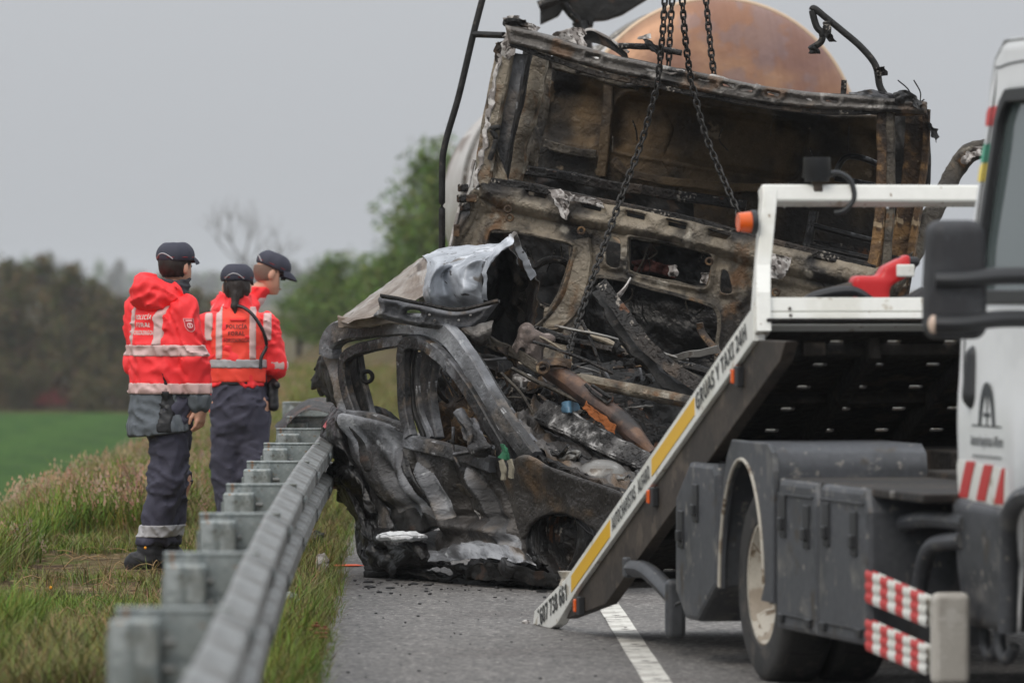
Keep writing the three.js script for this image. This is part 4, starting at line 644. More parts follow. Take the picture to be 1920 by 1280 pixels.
  { const dr = []; for (let i = 0; i < 26; i++) { const g = new THREE.SphereGeometry(.0055, 8, 6); g.scale(1, 1.4, 1); g.translate(.01 + rr(-.02, .03), .482, -(.2 + i * .038 + rr(-.012, .012))); dr.push(boxUV(g)); } const m = mk('rain_drops', merge(dr), new THREE.MeshPhysicalMaterial({ color: 0xffffff, roughness: .05, transmission: 1, thickness: .01, ior: 1.33 }), hb); stuff(m); }
  bx(3.95, 3.98, 1.31, 1.37, .26, .36, M.bedside, 'bracket', bed); 
  ext([[4.35, 1.36], [4.5, 1.36], [3.95, .98], [3.85, 1.0]], -1.0, -1.08, M.bedside, 'brace', bed);
  // amber beacon on the headboard post
  { const b = new THREE.Group(); b.name = 'amber_lamp'; bed.add(b); b.position.set(3.98, 1.86, -.085); const c = new THREE.CylinderGeometry(.038, .045, .055, 20); c.rotateX(Math.PI / 2); c.translate(0, 0, .075); mk('lens', boxUV(c), M.orange, b); const d = new THREE.CylinderGeometry(.05, .05, .024, 20); d.rotateX(Math.PI / 2); d.translate(0, 0, .038); mk('base', boxUV(d), M.black, b); }
  for (const [s, h] of [[3.86, 1.225], [2.37, .68], [.93, .135]]) { const b = new THREE.Group(); b.name = 'marker_lamp'; bed.add(b); mk('lens', boxG(.04, .06, .02, s, h, .006, .006), M.orange, b); mk('housing', boxG(.06, .085, .03, s + .045, h, -.006, .006), M.black, b); }
  { const r = new THREE.CylinderGeometry(.045, .03, .03, 18); r.translate(.6, .262, -.03); const r2 = new THREE.CylinderGeometry(.025, .04, .04, 18); r2.translate(.6, .232, -.03); mk('roller', merge([boxUV(r), boxUV(r2)]), M.rim, bed); }
  // printing on the near rail
  const txt = (t, sp = 0) => (x, W, H) => { x.fillStyle = '#26282a'; x.textBaseline = 'middle'; x.textAlign = 'center'; x.font = 'bold ' + Math.round(H * .98) + 'px sans-serif'; x.save(); x.translate(W / 2, H / 2); const m = x.measureText(t).width; x.scale(W * .98 / m, 1.12); x.fillText(t, 0, 0); x.restore(); };
  const mid = (s) => top(s) - .062;
  decal(3.63, mid(3.63), -.0035, a0, .94, .088, print(.94, .088, txt('GRUAS Y TAXI 24H')), 'lettering');
  decal(2.0, mid(2.0), -.0035, a0, .78, .078, print(.78, .078, txt('AUTOCHAPISTAS   ALFARO')), 'lettering');
  decal(.43, .112, -.0035, Math.atan(.26), .66, .1, print(.66, .1, (x, W, H) => { x.save(); x.translate(W * .06, 0); txt('607 738 661')(x, W * .93, H); x.restore(); x.lineWidth = H * .1; x.strokeStyle = '#26282a'; x.beginPath(); x.arc(W * .028, H * .5, H * .42, 1.9, 4.4); x.stroke(); x.fillStyle = '#26282a'; x.fillRect(W * .02, H * .06, H * .22, H * .16); x.fillRect(W * .02, H * .76, H * .22, H * .16); }), 'lettering');
  for (const [s0, s1] of [[.82, 1.6], [2.4, 3.17]]) ext([[s0, top(s0) - .025], [s1, top(s1) - .025], [s1, top(s1) - .1], [s0, top(s0) - .1]], -.001, .003, M.yellow, 'yellow_stripe', bed, .0005);
  // work lamp and its cable on the headboard bar
  { const b = new THREE.Group(); b.name = 'work_lamp'; bed.add(b); b.position.set(3.9, 2.03, -.34); const parts = []; for (let i = 0; i < 7; i++) { const c = new THREE.CylinderGeometry(.062 - .001 * i, .06 - .001 * i, .009, 24); c.translate(0, .02 + i * .0125, 0); parts.push(boxUV(c)); } const cc = new THREE.CylinderGeometry(.056, .05, .1, 24); cc.translate(0, .05, 0); parts.push(boxUV(cc)); mk('housing', merge(parts), M.black, b); mk('foot', boxG(.05, .05, .04, 0, -.02, 0), M.bedside, b); mk('cable', rod([V(.01, .03, -.03), V(.01, .035, -.09), V(.02, -.0, -.14), V(.03, -.07, -.15), V(.03, -.12, -.11), V(.02, -.13, -.07)], .011, { n: 30 }), M.black, b); }
  // red pump and hoses lying behind the headboard
  { const b = new THREE.Group(); b.name = 'winch_pump'; bed.add(b); b.position.set(3.8, 1.525, -.56); b.scale.setScalar(1.05);
    const rbox = (p, c, h, r) => { const x = Math.abs(p[0] - c[0]) - h[0] + r, y = Math.abs(p[1] - c[1]) - h[1] + r, z = Math.abs(p[2] - c[2]) - h[2] + r; return Math.hypot(Math.max(x, 0), Math.max(y, 0), Math.max(z, 0)) + Math.min(Math.max(x, y, z), 0) - r; };
    mk('motor', iso((p) => smin(rbox(p, [0, .045, -.03], [.055, .065, .075], .025), rbox([p[0], p[1] - .5 * (-p[2] - .08), p[2]], [.0, .1, -.13], [.05, .045, .06], .02), .025), [-.12, -.05, -.28], [.12, .25, .12], .009), M.red, b);
    mk('cap', iso((p) => caps(p, [0, .165, -.16], [0, .165, -.22], .022, .02), [-.06, .1, -.28], [.06, .22, -.1], .008), M.black, b);
    mk('label', boxG(.02, .05, .075, .05, .13, -.165, .008), M.white, b); mk('coupling', iso((p) => caps(p, [0, .04, .14], [0, .045, .05], .022, .04), [-.08, -.04, .0], [.08, .12, .2], .008), M.bedside, b);
    mk('base', boxG(.1, .06, .2, 0, -.03, -.05), M.black, b);
    mk('hose', rod([V(.03, -.03, .42), V(.03, -.02, .28), V(.04, .03, .2), V(.05, .05, .05), V(.05, .0, -.05), V(.05, .01, -.16), V(.05, .05, -.24)], .019, { n: 40 }), M.blackSoft, b); mk('hose', rod([V(.08, 0, -.05), V(.09, -.03, -.13), V(.09, .0, -.2), V(.08, .06, -.26)], .022, { n: 24 }), M.blackSoft, b);
    for (const z of [-.02, -.14]) mk('clip', boxG(.02, .05, .022, .1, -.03, z), M.steel, b); }
  // ---- chassis
  for (const w of [.66, 1.4]) bx(2.55, 8.9, .56, .74, w, w + .07, M.under, 'chassis_rail', tt);
  for (const s of [2.7, 3.4, 4.8, 5.8, 6.6]) bx(s, s + .08, .6, .7, .7, 1.42, M.under, 'chassis_cross_member', tt);
  bx(4.7, 6.7, .76, .86, .55, 1.55, M.under, 'subframe', tt); bx(3.4, 4.3, .8, .92, .8, 1.3, M.under, 'tilt_frame', tt);
  { const g = new THREE.CylinderGeometry(.06, .06, 1.6, 14); g.rotateX(Math.PI / 2); g.translate(4.4, .39, -1.05); mk('rear_axle', boxUV(g), M.under, tt); const d = new THREE.SphereGeometry(.17, 18, 12); d.translate(4.4, .4, -1.05); mk('differential', boxUV(d), M.under, tt); }
  mk('lift_ram', rod([V(3.5, .62, -.95), V(2.5, .72, -.95)], .05), M.steel, tt);
  const tyreG = (r, wd) => { const pr = [[r * .6, -wd / 2 + .015], [r * .66, -wd / 2], [r * .9, -wd / 2], [r * .975, -wd / 2 + .018], [r, -wd / 2 + .05], [r, wd / 2 - .05], [r * .975, wd / 2 - .018], [r * .9, wd / 2], [r * .66, wd / 2], [r * .6, wd / 2 - .015], [r * .58, 0], [r * .6, -wd / 2 + .015]]; const g = new THREE.LatheGeometry(pr.map(([a, b]) => new THREE.Vector2(a, b)), 56); g.rotateX(Math.PI / 2); return boxUV(g); };
  const rimG = (r) => { const pr = [[0, .0], [.05, .0], [.06, -.035], [r * .36, -.05], [r * .44, -.075], [r * .5, -.03], [r * .575, -.012], [r * .6, .02], [r * .62, .028], [r * .63, .012], [r * .62, -.02], [r * .6, -.06], [0, -.1]]; const g = new THREE.LatheGeometry(pr.map(([a, b]) => new THREE.Vector2(a, b)), 48); g.rotateX(Math.PI / 2); return boxUV(g); };
  const T1 = tyreG(.4, .22), R1 = rimG(.4);
  const wheel = (s, w, out) => { const g = new THREE.Group(); g.name = 'wheel'; tt.add(g); g.position.set(s, .392, -w); if (out < 0) g.rotation.y = Math.PI; mk('tyre', T1, M.rubber, g); const r = mk('rim', R1, M.rim, g); r.position.z = .075; const nuts = []; for (let i = 0; i < 6; i++) { const n = new THREE.CylinderGeometry(.012, .012, .03, 6); n.rotateX(Math.PI / 2); n.translate(.085 * Math.cos(i * 1.047), .085 * Math.sin(i * 1.047), .045); nuts.push(boxUV(n)); } const nn = mk('wheel_nuts', merge(nuts), M.steel, g); nn.userData.kind = 'stuff'; return g; };
  wheel(4.4, .08, 1); wheel(4.4, .32, 1); wheel(4.4, 1.78, -1); wheel(4.4, 2.02, -1); wheel(8.0, .27, 1); wheel(8.0, 1.83, -1);
  // mudguard over the rear wheels
  { const mg = new THREE.Group(); mg.name = 'mudguard'; tt.add(mg); mg.position.set(.36, 0, .09);
    const outer = [[3.58, .36], [3.62, .7], [3.72, .9], [3.8, .965], [4.38, .965], [4.45, .93], [4.47, .86], [4.46, .34], [4.28, .34]];
    const arch = []; for (let i = 0; i <= 20; i++) { const a = lerp(.08, Math.PI, i / 20); arch.push([3.97 + .365 * Math.cos(a), .36 + .535 * Math.sin(a)]); }
    ext([...outer, ...arch], 0, -.025, M.plastic, 'skirt', mg, .006);
    const path = [[3.58, .36], [3.62, .7], [3.72, .9], [3.8, .965], [4.38, .965], [4.45, .93], [4.47, .86], [4.46, .34]]; const rows = path.map(([s, h]) => [V(s, h, -.012), V(s, h, -.64)]), rows2 = path.map(([s, h]) => { const v = V(4.03 - s, .5 - h, 0).normalize().multiplyScalar(.015); return [V(s + v.x, h + v.y, -.012), V(s + v.x, h + v.y, -.64)]; });
    mk('cover', merge([gridGeo(rows), gridGeo(rows2)]), M.plastic, mg);
    mk('edge_trim', rod(arch.map(([s, h]) => V(s, h, .002)), .008, { n: 40 }), M.rim, mg); }
  bx(3.93, 3.96, .2, .5, .02, .5, M.rubber, 'mud_flap', tt);
  // tool lockers
  const locker = (pts, w0, w1, latches, nm = 'tool_locker') => { const g = new THREE.Group(); g.name = nm; tt.add(g); g.position.set(pts[0][0] > 4 ? .38 : .1, 0, w0 < 1 ? (pts[0][0] > 4 ? .09 : .03) : -.09); ext(pts, -w0, -w1, M.plastic, 'case', g, .022); for (const [s, h, l] of latches) { mk('latch', merge([boxG(.085, l, .014, s, h, -w0 + .003, .006), boxG(.05, l * .3, .03, s + .01, h - l * .18, -w0 + .012, .006)]), M.black, g); } return g; };
  locker([[4.52, .26], [5.1, .26], [5.1, .74], [5.06, .81], [4.56, .81], [4.52, .74]], .0, .45, [[4.62, .69, .17], [4.98, .66, .17]]);
  locker([[5.16, .26], [5.84, .26], [5.84, .74], [5.8, .81], [5.2, .81], [5.16, .74]], .0, .45, [[5.28, .68, .17], [5.68, .66, .17]]);
  locker([[2.74, .3], [2.9, .2], [3.1, .2], [3.42, .36], [3.42, .8], [3.38, .83], [2.98, .83], [2.74, .68]], .03, .5, [[2.84, .56, .16], [3.1, .68, .16]]);
  // fittings on the near lockers
  for (const [s0, s1] of [[4.52, 5.1], [5.16, 5.84]]) { mk('lid_seam', merge([boxG(s1 - s0 - .06, .008, .012, (s0 + s1) / 2 + .38, .775, .093, .003), boxG(s1 - s0 - .06, .008, .012, (s0 + s1) / 2 + .38, .3, .093, .003)]), M.black, tt); for (const s of [s0 + .08, s1 - .08]) mk('hinge', boxG(.07, .035, .02, s + .38, .285, .096, .006), M.black, tt); }
  // the same lockers and mudguard on the far side
  locker([[4.52, .26], [5.1, .26], [5.1, .74], [5.06, .81], [4.56, .81], [4.52, .74]], 1.65, 2.1, []); locker([[5.16, .26], [5.84, .26], [5.84, .74], [5.8, .81], [5.2, .81], [5.16, .74]], 1.65, 2.1, []); locker([[2.74, .3], [2.9, .2], [3.1, .2], [3.42, .36], [3.42, .8], [3.38, .83], [2.98, .83], [2.74, .68]], 1.6, 2.07, []);
  ext([[3.58, .36], [3.62, .7], [3.72, .9], [3.8, .965], [4.38, .965], [4.45, .93], [4.47, .86], [4.46, .34]], -1.46, -2.1, M.plastic, 'far_mudguard', tt, .01).position.set(.36, 0, -.09);
  bx(4.6, 6.6, .3, .58, .75, 1.35, M.under, 'gearbox_and_tanks', tt, .05); bx(2.7, 3.3, .35, .6, .75, 1.35, M.under, 'spare_wheel_carrier', tt, .05); bx(5.9, 6.88, .25, .75, 1.6, 2.05, M.under, 'battery_box', tt, .03);
  for (const s of [4.6, 5.0, 5.4, 5.8, 6.2]) mk('frame_bolt', boxG(.03, .03, .02, s + .3, .82, .065, .008), M.steel, tt);
  bx(4.84, 6.9, .8, .835, -.06, .55, M.under, 'locker_shelf', tt); bx(5.9, 6.88, .5, .79, .3, .6, M.under, 'fuel_tank', tt, .04); bx(5.0, 6.6, .86, .95, .62, .74, M.bedside, 'spare_profile', tt);
  // crash bar arm at the back
  mk('crash_bar_arm', merge([rod([V(1.9, .35, -.03), V(2.15, .345, -.04), V(2.46, .27, -.06), V(2.6, .2, -.08)], .04, { n: 24 }), boxG(.06, .26, .09, 2.58, .2, -.06, .03), boxG(.07, .09, .11, 1.88, .35, -.05, .01)]), M.plastic, tt);
  // side guard boards
  const guard = (hL0, hL1, hR0, hR1) => { const g = new THREE.Group(); g.name = 'side_guard_board'; tt.add(g); g.position.set(.36, 0, .085); const n = 8, s0 = 5.86, s1 = 6.69; for (let i = 0; i < n; i++) { const rows = []; for (let j = 0; j <= 12; j++) { const t = j / 12, row = []; for (const u of [i / n, (i + 1) / n]) row.push(V(lerp(s0, s1, u), lerp(lerp(hL0, hR0, u), lerp(hL1, hR1, u), t), .004 + .006 * Math.abs(Math.sin(t * Math.PI * 3)))); rows.push(row); } mk(i % 2 ? 'white_stripe' : 'red_stripe', merge([gridGeo(rows), gridGeo(rows.map((r) => r.map((p) => V(p.x, p.y, p.z - .02))))]), i % 2 ? M.white : M.redPaint, g); } };
  guard(.405, .53, .355, .47); guard(.225, .345, .18, .29);
  mk('guard_end_plate', boxG(.07, .34, .145, 7.095, .315, .015, .03), std({ map: layered(256, [176, 172, 164], [[[160, 155, 147], 4, .42, .66, 81], [[188, 185, 178], 9, .56, .76, 82]], 2, 6), roughness: .65 }), tt);
  for (const pts of [[V(5.9, .4, -.05), V(5.93, .55, -.05), V(6.03, .64, -.05), V(6.2, .695, -.05), V(6.56, .73, -.05), V(7.02, .735, -.07)], [V(6.44, .36, -.05), V(6.48, .5, -.05), V(6.63, .63, -.05), V(6.98, .67, -.07)]]) mk('air_hose', rod(pts, .032, { n: 36, k: 12 }), M.plastic, tt);
  // ---- cab
  const cab = new THREE.Group(); cab.name = 'cab'; tt.add(cab);
  const fr = { O: V(0, 0, 0), ex: V(1, 0, 0), ey: V(0, 1, 0), en: V(0, 0, 1) };
  const wOf = (h) =>   .1 + .1 * sst(1.35, 2.5, h) * 1.2 - .02 * sst(.5, 1.2, h);
  const side = [[6.89, .36], [6.89, 2.3], [6.93, 2.43], [7.06, 2.5], [8.0, 2.5], [8.2, 2.42], [8.78, 1.56], [9.4, 1.36], [9.52, 1.2], [9.55, .5], [9.4, .36], [8.5, .36], [8.45, .6], [8.3, .78], [8.0, .84], [7.72, .78], [7.57, .6], [7.52, .36]];
  const win = [[7.1, 1.56], [7.05, 1.75], [7.06, 2.2], [7.12, 2.29], [7.98, 2.29], [8.5, 1.56]];
  const cz = (x, y) => -wOf(y) + .03 * sst(7.5, 7.75, x) * sst(1.25, .9, y) + .015 * sst(.0, .35, 1.42 - Math.abs(y - 1.0) - 1);
  mk('door_side', panel({ poly: side, holes: [win], z: cz, th: .04, r: .02, cell: .025, frame: fr }), M.whiteCab, cab);
  mk('far_side', panel({ poly: side, holes: [win], z: (x, y) => -BW - cz(x, y), th: -.0, r: .005, cell: .04, frame: fr }), M.whiteCab, cab);
  { const rows = [[6.9, .4], [6.9, 2.3], [6.94, 2.43], [7.06, 2.495], [8.0, 2.495], [8.2, 2.41]].map(([s, h]) => [0, .25, .5, .75, 1].map((t) => V(s, h + .03 * Math.sin(Math.PI * t) * (h > 2.3 ? 1 : 0), lerp(-wOf(h) + .0, -BW + wOf(h), t)))); mk('roof', gridGeo(rows), M.whiteCab, cab); const fr2 = [[8.78, 1.55], [9.4, 1.35], [9.52, 1.2], [9.54, .5]].map(([s, h]) => [0, .3, .7, 1].map((t) => V(s, h, lerp(-wOf(h), -BW + wOf(h), t)))); mk('bonnet', gridGeo(fr2), M.whiteCab, cab); }
  const glass = new THREE.MeshPhysicalMaterial({ color: srgb(150, 165, 165), roughness: .04, transmission: .75, thickness: 0, side: THREE.DoubleSide });
  mk('side_window', panel({ poly: win.map(([a, b]) => [a, b]), z: (x, y) => cz(x, y) - .02, th: .006, r: .002, cell: .05, frame: fr }), glass, cab);
  mk('far_window', panel({ poly: win, z: (x, y) => -BW - cz(x, y) + .02, th: .006, r: .002, cell: .05, frame: fr }), glass, cab);
  { const rows = [[8.2, 2.41], [8.78, 1.56]].map(([s, h]) => [0, .5, 1].map((t) => V(s + .06 * Math.sin(Math.PI * t), h, lerp(-wOf(h) - .03, -BW + wOf(h) + .03, t)))); mk('windscreen', gridGeo(rows), glass, cab); }
  { const ringp = win.map(([s, h]) => V(s, h, cz(s, h) + .0)); mk('window_seal', sweep([...ringp, ringp[0]], rect(.05, .03), { n: 60, curve: false, up: V(0, 0, 1) }), M.black, cab); }
  mk('seat', merge([boxG(.5, .16, .5, 7.6, 1.1, -.55, .06), boxG(.16, .7, .48, 7.28, 1.5, -.55, .06), boxG(.12, .2, .26, 7.24, 1.95, -.55, .05)]), M.blackSoft, cab); mk('dashboard', boxG(.5, .3, 1.7, 8.5, 1.4, -1.05, .08), M.blackSoft, cab);
  mk('lower_cladding', panel({ poly: [[6.885, .355], [6.885, .82], [7.52, .8], [7.535, .6], [7.49, .355]], z: (x, y) => cz(x, y) + .012 + .02 * sst(.4, .6, y), th: .03, r: .02, cell: .025, frame: fr }), M.plastic, cab);
  mk('arch_trim', rod([[7.5, .36], [7.55, .6], [7.7, .8], [8.0, .87], [8.3, .8], [8.46, .6], [8.52, .36]].map(([s, h]) => V(s, h, cz(s, h) + .02)), .035, { n: 40 }), M.plastic, cab);
  mk('arch_liner', (() => { const rows = []; for (let i = 0; i <= 12; i++) { const a = Math.PI * i / 12; rows.push([V(8.0 - .47 * Math.cos(a), .36 + .48 * Math.sin(a), -.12), V(8.0 - .47 * Math.cos(a), .36 + .48 * Math.sin(a), -.6)]); } return gridGeo(rows); })(), M.black, cab);
  mk('door_gap', rod([[6.965, .84], [6.965, 1.5], [6.975, 2.3], [7.05, 2.4], [7.9, 2.41]].map(([s, h]) => V(s, h, cz(s, h) + .001)), .004, { n: 40, k: 5 }), M.black, cab);
  bx(6.95, 9.4, .5, .6, .3, 1.8, M.under, 'cab_floor', cab); bx(6.92, 6.96, .4, 1.4, .2, 1.9, M.under, 'cab_back_lining', cab);
  for (const s of [7.0, 7.2]) mk('step_bracket', merge([rod([V(s, .38, -.14), V(s + .02, .28, -.14), V(s + .1, .25, -.14), V(s + .16, .3, -.15)], .022, { n: 12 })]), M.plastic, cab);
  // stripes
  const thin = (poly, mat, name) => mk(name, panel({ poly, z: (x, y) => cz(x, y) + .003, th: .002, r: .001, cell: .03, frame: fr }), mat, cab);
  thin([[6.893, .822], [7.52, .802], [7.53, .94], [6.893, .965]], M.white, 'chevron_board');
  for (let i = 0; i < 3; i++) { const s = 6.9 + i * .225, lo = .824 - .02 * (s - 6.9), hi = .96 - .03 * (s - 6.9), cl = (x) => Math.min(7.515, x); if (s > 7.4) continue; mk('chevron', panel({ poly: [[s, lo], [cl(s + .115), lo], [cl(s + .245), hi], [cl(s + .13), hi]], z: (x, y) => cz(x, y) + .0065, th: .002, r: .0005, cell: .008, frame: fr }), M.redPaint, cab); }
  for (const [h0, h1, m, n] of [[2.185, 2.255, M.redPaint, 'red_stripe'], [2.05, 2.118, std({ color: srgb(34, 150, 116), roughness: .4 }), 'green_stripe'], [1.98, 2.048, std({ color: srgb(232, 206, 70), roughness: .4 }), 'yellow_stripe']]) thin([[6.893, h0], [7.04, h0], [7.04, h1], [6.893, h1]], m, n);
  { const g = mk('door_handle', iso((p) => { const q = [p[0], p[1], p[2]]; return caps(q, [7.08, 1.2, -.09], [7.07, 1.34, -.095], .055, .045); }, [6.95, 1.08, -.2], [7.2, 1.45, .0], .012), M.black, cab); }
  decal(7.29, 1.11, .1 - .035, 0, .42, .3, print(.42, .3, (x, W, H) => { x.strokeStyle = x.fillStyle = '#3a3d40'; x.lineWidth = 16; x.beginPath(); x.moveTo(W * .05, H * .56); x.lineTo(W * .95, H * .56); x.stroke(); x.beginPath(); x.moveTo(W * .24, H * .55); x.quadraticCurveTo(W * .3, H * .03, W * .5, H * .03); x.quadraticCurveTo(W * .7, H * .03, W * .76, H * .55); x.lineTo(W * .66, H * .55); x.quadraticCurveTo(W * .6, H * .16, W * .5, H * .16); x.quadraticCurveTo(W * .4, H * .16, W * .34, H * .55); x.closePath(); x.fill(); x.fillRect(W * .485, H * .12, W * .05, H * .43); x.fillRect(W * .4, H * .4, W * .2, H * .05); x.font = 'bold ' + Math.round(H * .17) + 'px sans-serif'; x.textAlign = 'center'; x.fillText('Autochapistas Alfaro', W / 2, H * .8, W * .98); x.globalAlpha = .55; x.fillRect(W * .06, H * .91, W * .88, H * .035); }), 'door_emblem'); 
  // mirror
  { const m = new THREE.Group(); m.name = 'mirror'; tt.add(m); m.position.set(8.3, 1.62, .35);
    mk('housing', iso((p) => { const q = [Math.abs(p[0]), Math.abs(p[1]), Math.abs(p[2])]; const tap = .105 - .014 * Math.max(0, p[1] * 4); const dx = q[2] - tap + .045, dy = q[1] - .205 + .045, dz = q[0] - .075 + .045 + .0 * p[1]; let d = Math.hypot(Math.max(dx, 0), Math.max(dy, 0), Math.max(dz, 0)) + Math.min(Math.max(dx, dy, dz), 0) - .045; return d; }, [-.15, -.26, -.16], [.15, .26, .16], .012), M.blackSoft, m);
    for (const [y0, y1] of [[.0, .012], [-.15, -.135]]) mk('arm', rod([V(.07, y0, .09), V(.085, y0, .0), V(.07, y1, -.14), V(.05, y1, -.3), V(.02, y1, -.45)], .03, { n: 24 }), M.black, m);
    mk('repeater_lens', iso((p) => ell(p, [.035, -.15, .085], [.045, .04, .02]), [-.05, -.23, .04], [.1, -.08, .13], .008), std({ color: srgb(214, 190, 172), roughness: .2 }), m); }
}
// ---------------------------------------------------------------- burnt car
const carAt = (px) => 35.4 - 2.4 * (px - 610) / 560;
const CO = P(700, 1090, carAt(700)); CO.y = 0;
const CF = plane(CO, P(1170, 900, carAt(1170)).sub(P(610, 900, carAt(610))).setY(0), V(0, 1, 0));
const cp = (px, py, off = 0) => CF.P(px, py, off);
const cpts = (list, off = 0) => list.map(([x, y, o]) => cp(x, y, o ?? off));
const carN = (x, y, s) => .02 * fb(x * 2.3 + s, y * 2.1, s, 3) + .014 * (1 - 2.2 * Math.abs(nz(x * 3.1 + s, y * 1.3, s + 3))) + .008 * Math.max(-.6, 1 - 5 * Math.abs(nz(x * 5 + s + y * 2, y * 3.4, s + 8))) + .003 * fb(x * 14, y * 12, s, 2);
const ridgeZ = (list) => { const L = list.map(([a, b, w, h]) => [...CF.px(...a), ...CF.px(...b), w, h]); return (x, y) => { let z = 0; for (const [ax, ay, bx, by, w, h] of L) { const ex = bx - ax, ey = by - ay, t = clamp(((x - ax) * ex + (y - ay) * ey) / (ex * ex + ey * ey)), dd = Math.hypot(ax + ex * t - x, ay + ey * t - y); z += h * Math.max(0, 1 - dd / w) * Math.min(1, 4 * t + .15, 4 * (1 - t) + .15); } return z; }; };
{
  const car = thing('burnt_car', 'burnt out crushed grey hatchback with its roof torn open', 'car', [0, 0, 0]);
  const pan = (name, poly, mat, o = {}) => mk(name, panel({ poly: ring(CF, poly, o.n ?? 60, o.off ?? 0), holes: (o.holes ?? []).map((h) => ring(CF, h, 30, o.off ?? 0)), z: (x, y, d) => (o.off ?? 0) + carN(x, y, o.s ?? 0) * (o.k ?? 1) + (o.z ? o.z(x, y, d) : 0), th: .02, r: .012, cell: o.cell ?? .012, frame: CF }), mat, o.parent ?? car);
  const bar = (name, list, w, t, mat, o = {}) => mk(name, sweep(cpts(list, o.off ?? 0), o.prof ?? rect(w, t), { up: CF.en, n: o.n ?? 40, rough: o.rough ?? .004, freq: 7, s: o.s ?? 0, scale: o.scale }), mat, o.parent ?? car);
  // doors and wings
  const rdR = ridgeZ([[[668, 840], [735, 985], .12, .03], [[712, 850], [772, 995], .06, -.06], [[745, 850], [795, 985], .05, .045], [[690, 960], [800, 940], .05, -.03]]), rdZ = (x, y) => .05 * sst(.72, .86, y) - .07 * sst(.55, .35, y) + rdR(x, y);
  const RD = [[652, 775], [690, 781], [730, 790], [764, 804], [768, 818], [756, 845], [762, 875], [780, 905], [796, 945], [804, 985], [770, 1000], [735, 1004], [722, 975], [706, 935], [688, 892], [672, 855], [655, 815]];
  const rd = pan('rear_door', RD, M.carGrey, { s: 1, z: rdZ });
  mk('beltline', sweep(cpts([[655, 776], [700, 782], [765, 806]], .02), rect(.045, .05), { up: CF.en, n: 20, rough: .003 }), M.carGrey, rd);
  pan('soot_patch', [[668, 800], [676, 808], [690, 850], [702, 880], [690, 884], [676, 850]], M.soot, { s: 1, z: (x, y) => rdZ(x, y) + .006, parent: rd });
  pan('soot_patch', [[700, 925], [716, 930], [730, 960], [748, 950], [766, 972], [784, 958], [800, 975], [803, 986], [770, 1000], [736, 1004], [722, 976]], M.soot, { s: 1, n: 70, z: (x, y) => rdZ(x, y) + .005, parent: rd, cell: .009 });
  pan('soot_patch', [[756, 842], [766, 850], [772, 880], [790, 915], [800, 950], [790, 950], [776, 912], [760, 876]], M.char, { s: 1, n: 50, z: (x, y) => rdZ(x, y) + .006, parent: rd, cell: .009 });
  const fdR = ridgeZ([[[772, 850], [812, 1010], .06, -.08], [[792, 850], [832, 1000], .055, .08], [[845, 850], [862, 1010], .08, -.05], [[885, 862], [938, 1030], .05, .085], [[925, 880], [965, 1030], .05, -.05], [[810, 985], [960, 1000], .05, .045], [[812, 965], [955, 975], .035, -.03], [[820, 1030], [970, 1032], .04, .05]]), fdZ = (x, y) => .06 * sst(.72, .88, y) - .05 * sst(.6, .42, y) + fdR(x, y);
  const fd = pan('front_door', [[766, 812], [800, 826], [850, 838], [900, 852], [950, 868], [962, 880], [958, 915], [966, 960], [978, 1000], [988, 1042], [930, 1050], [860, 1046], [806, 1048], [800, 1010], [806, 975], [798, 935], [778, 895], [760, 868], [758, 840]], M.carBrown, { s: 5, z: fdZ });
  mk('beltline', sweep(cpts([[764, 826], [810, 838], [860, 850], [925, 872]], .025), rect(.08, .06), { up: CF.en, n: 24, rough: .004 }), M.carGrey, fd);
  for (const [poly, m] of [[[[786, 868], [800, 866], [826, 905], [838, 950], [836, 972], [822, 975], [806, 940], [790, 900]], M.carGrey], [[[884, 876], [898, 880], [920, 925], [940, 975], [946, 1010], [932, 1005], [912, 960], [892, 910]], M.carGrey], [[[930, 1000], [952, 1002], [968, 1030], [962, 1044], [938, 1040]], M.carGrey], [[[812, 1040], [840, 1022], [880, 1012], [920, 1018], [900, 1034], [860, 1044]], M.carGrey], [[[846, 905], [868, 915], [872, 935], [850, 930]], M.beige2], [[[862, 960], [872, 955], [884, 968], [876, 976]], M.ash]]) pan('scorched_patch', poly, m, { s: 5, n: 40, z: (x, y) => fdZ(x, y) + .004, parent: fd, cell: .009 });
  pan('front_wing', [[958, 872], [985, 860], [1008, 852], [1050, 876], [1095, 896], [1140, 912], [1190, 935], [1192, 990], [1150, 1030], [1132, 1050], [1118, 1005], [1088, 975], [1050, 962], [1015, 968], [990, 990], [978, 1012], [966, 965], [955, 915]], M.carBrown, { s: 9, k: .8, z: (x, y) => .07 * sst(.45, .75, y) });
  pan('quarter_panel', [[622, 640], [640, 690], [650, 740], [664, 780], [668, 820], [690, 880], [712, 935], [735, 985], [728, 1010], [700, 1000], [672, 960], [650, 900], [640, 840], [630, 800], [634, 768], [628, 720], [612, 668]], M.carGrey, { s: 13, off: -.04, k: 1.3 });
  // window frames and pillars
  bar('roof_rail', [[618, 668], [622, 640], [645, 620], [700, 612], [760, 608], [805, 611], [842, 628], [880, 676], [920, 745], [960, 806], [1004, 862]], .115, .07, M.carGrey, { n: 70, scale: (t) => 1.15 - .2 * t });
  bar('a_pillar_edge', [[838, 618], [882, 660], [925, 728], [968, 795], [1018, 858]], .05, .06, M.carDark, { off: -.08, n: 40 });
  bar('rear_window_frame', [[672, 790], [655, 748], [645, 705], [648, 672], [672, 656], [715, 645], [762, 636]], .065, .05, M.carDark, { n: 40 });
  bar('door_window_frame', [[770, 818], [760, 770], [756, 700], [758, 655], [770, 642], [800, 648], [840, 680], [880, 732], [915, 790], [938, 832], [955, 872]], .075, .05, M.carDark, { off: .04, n: 60 });
  bar('b_pillar', [[815, 826], [806, 780], [800, 730], [806, 675], [812, 640]], .13, .06, M.carGrey, { off: -.12 });
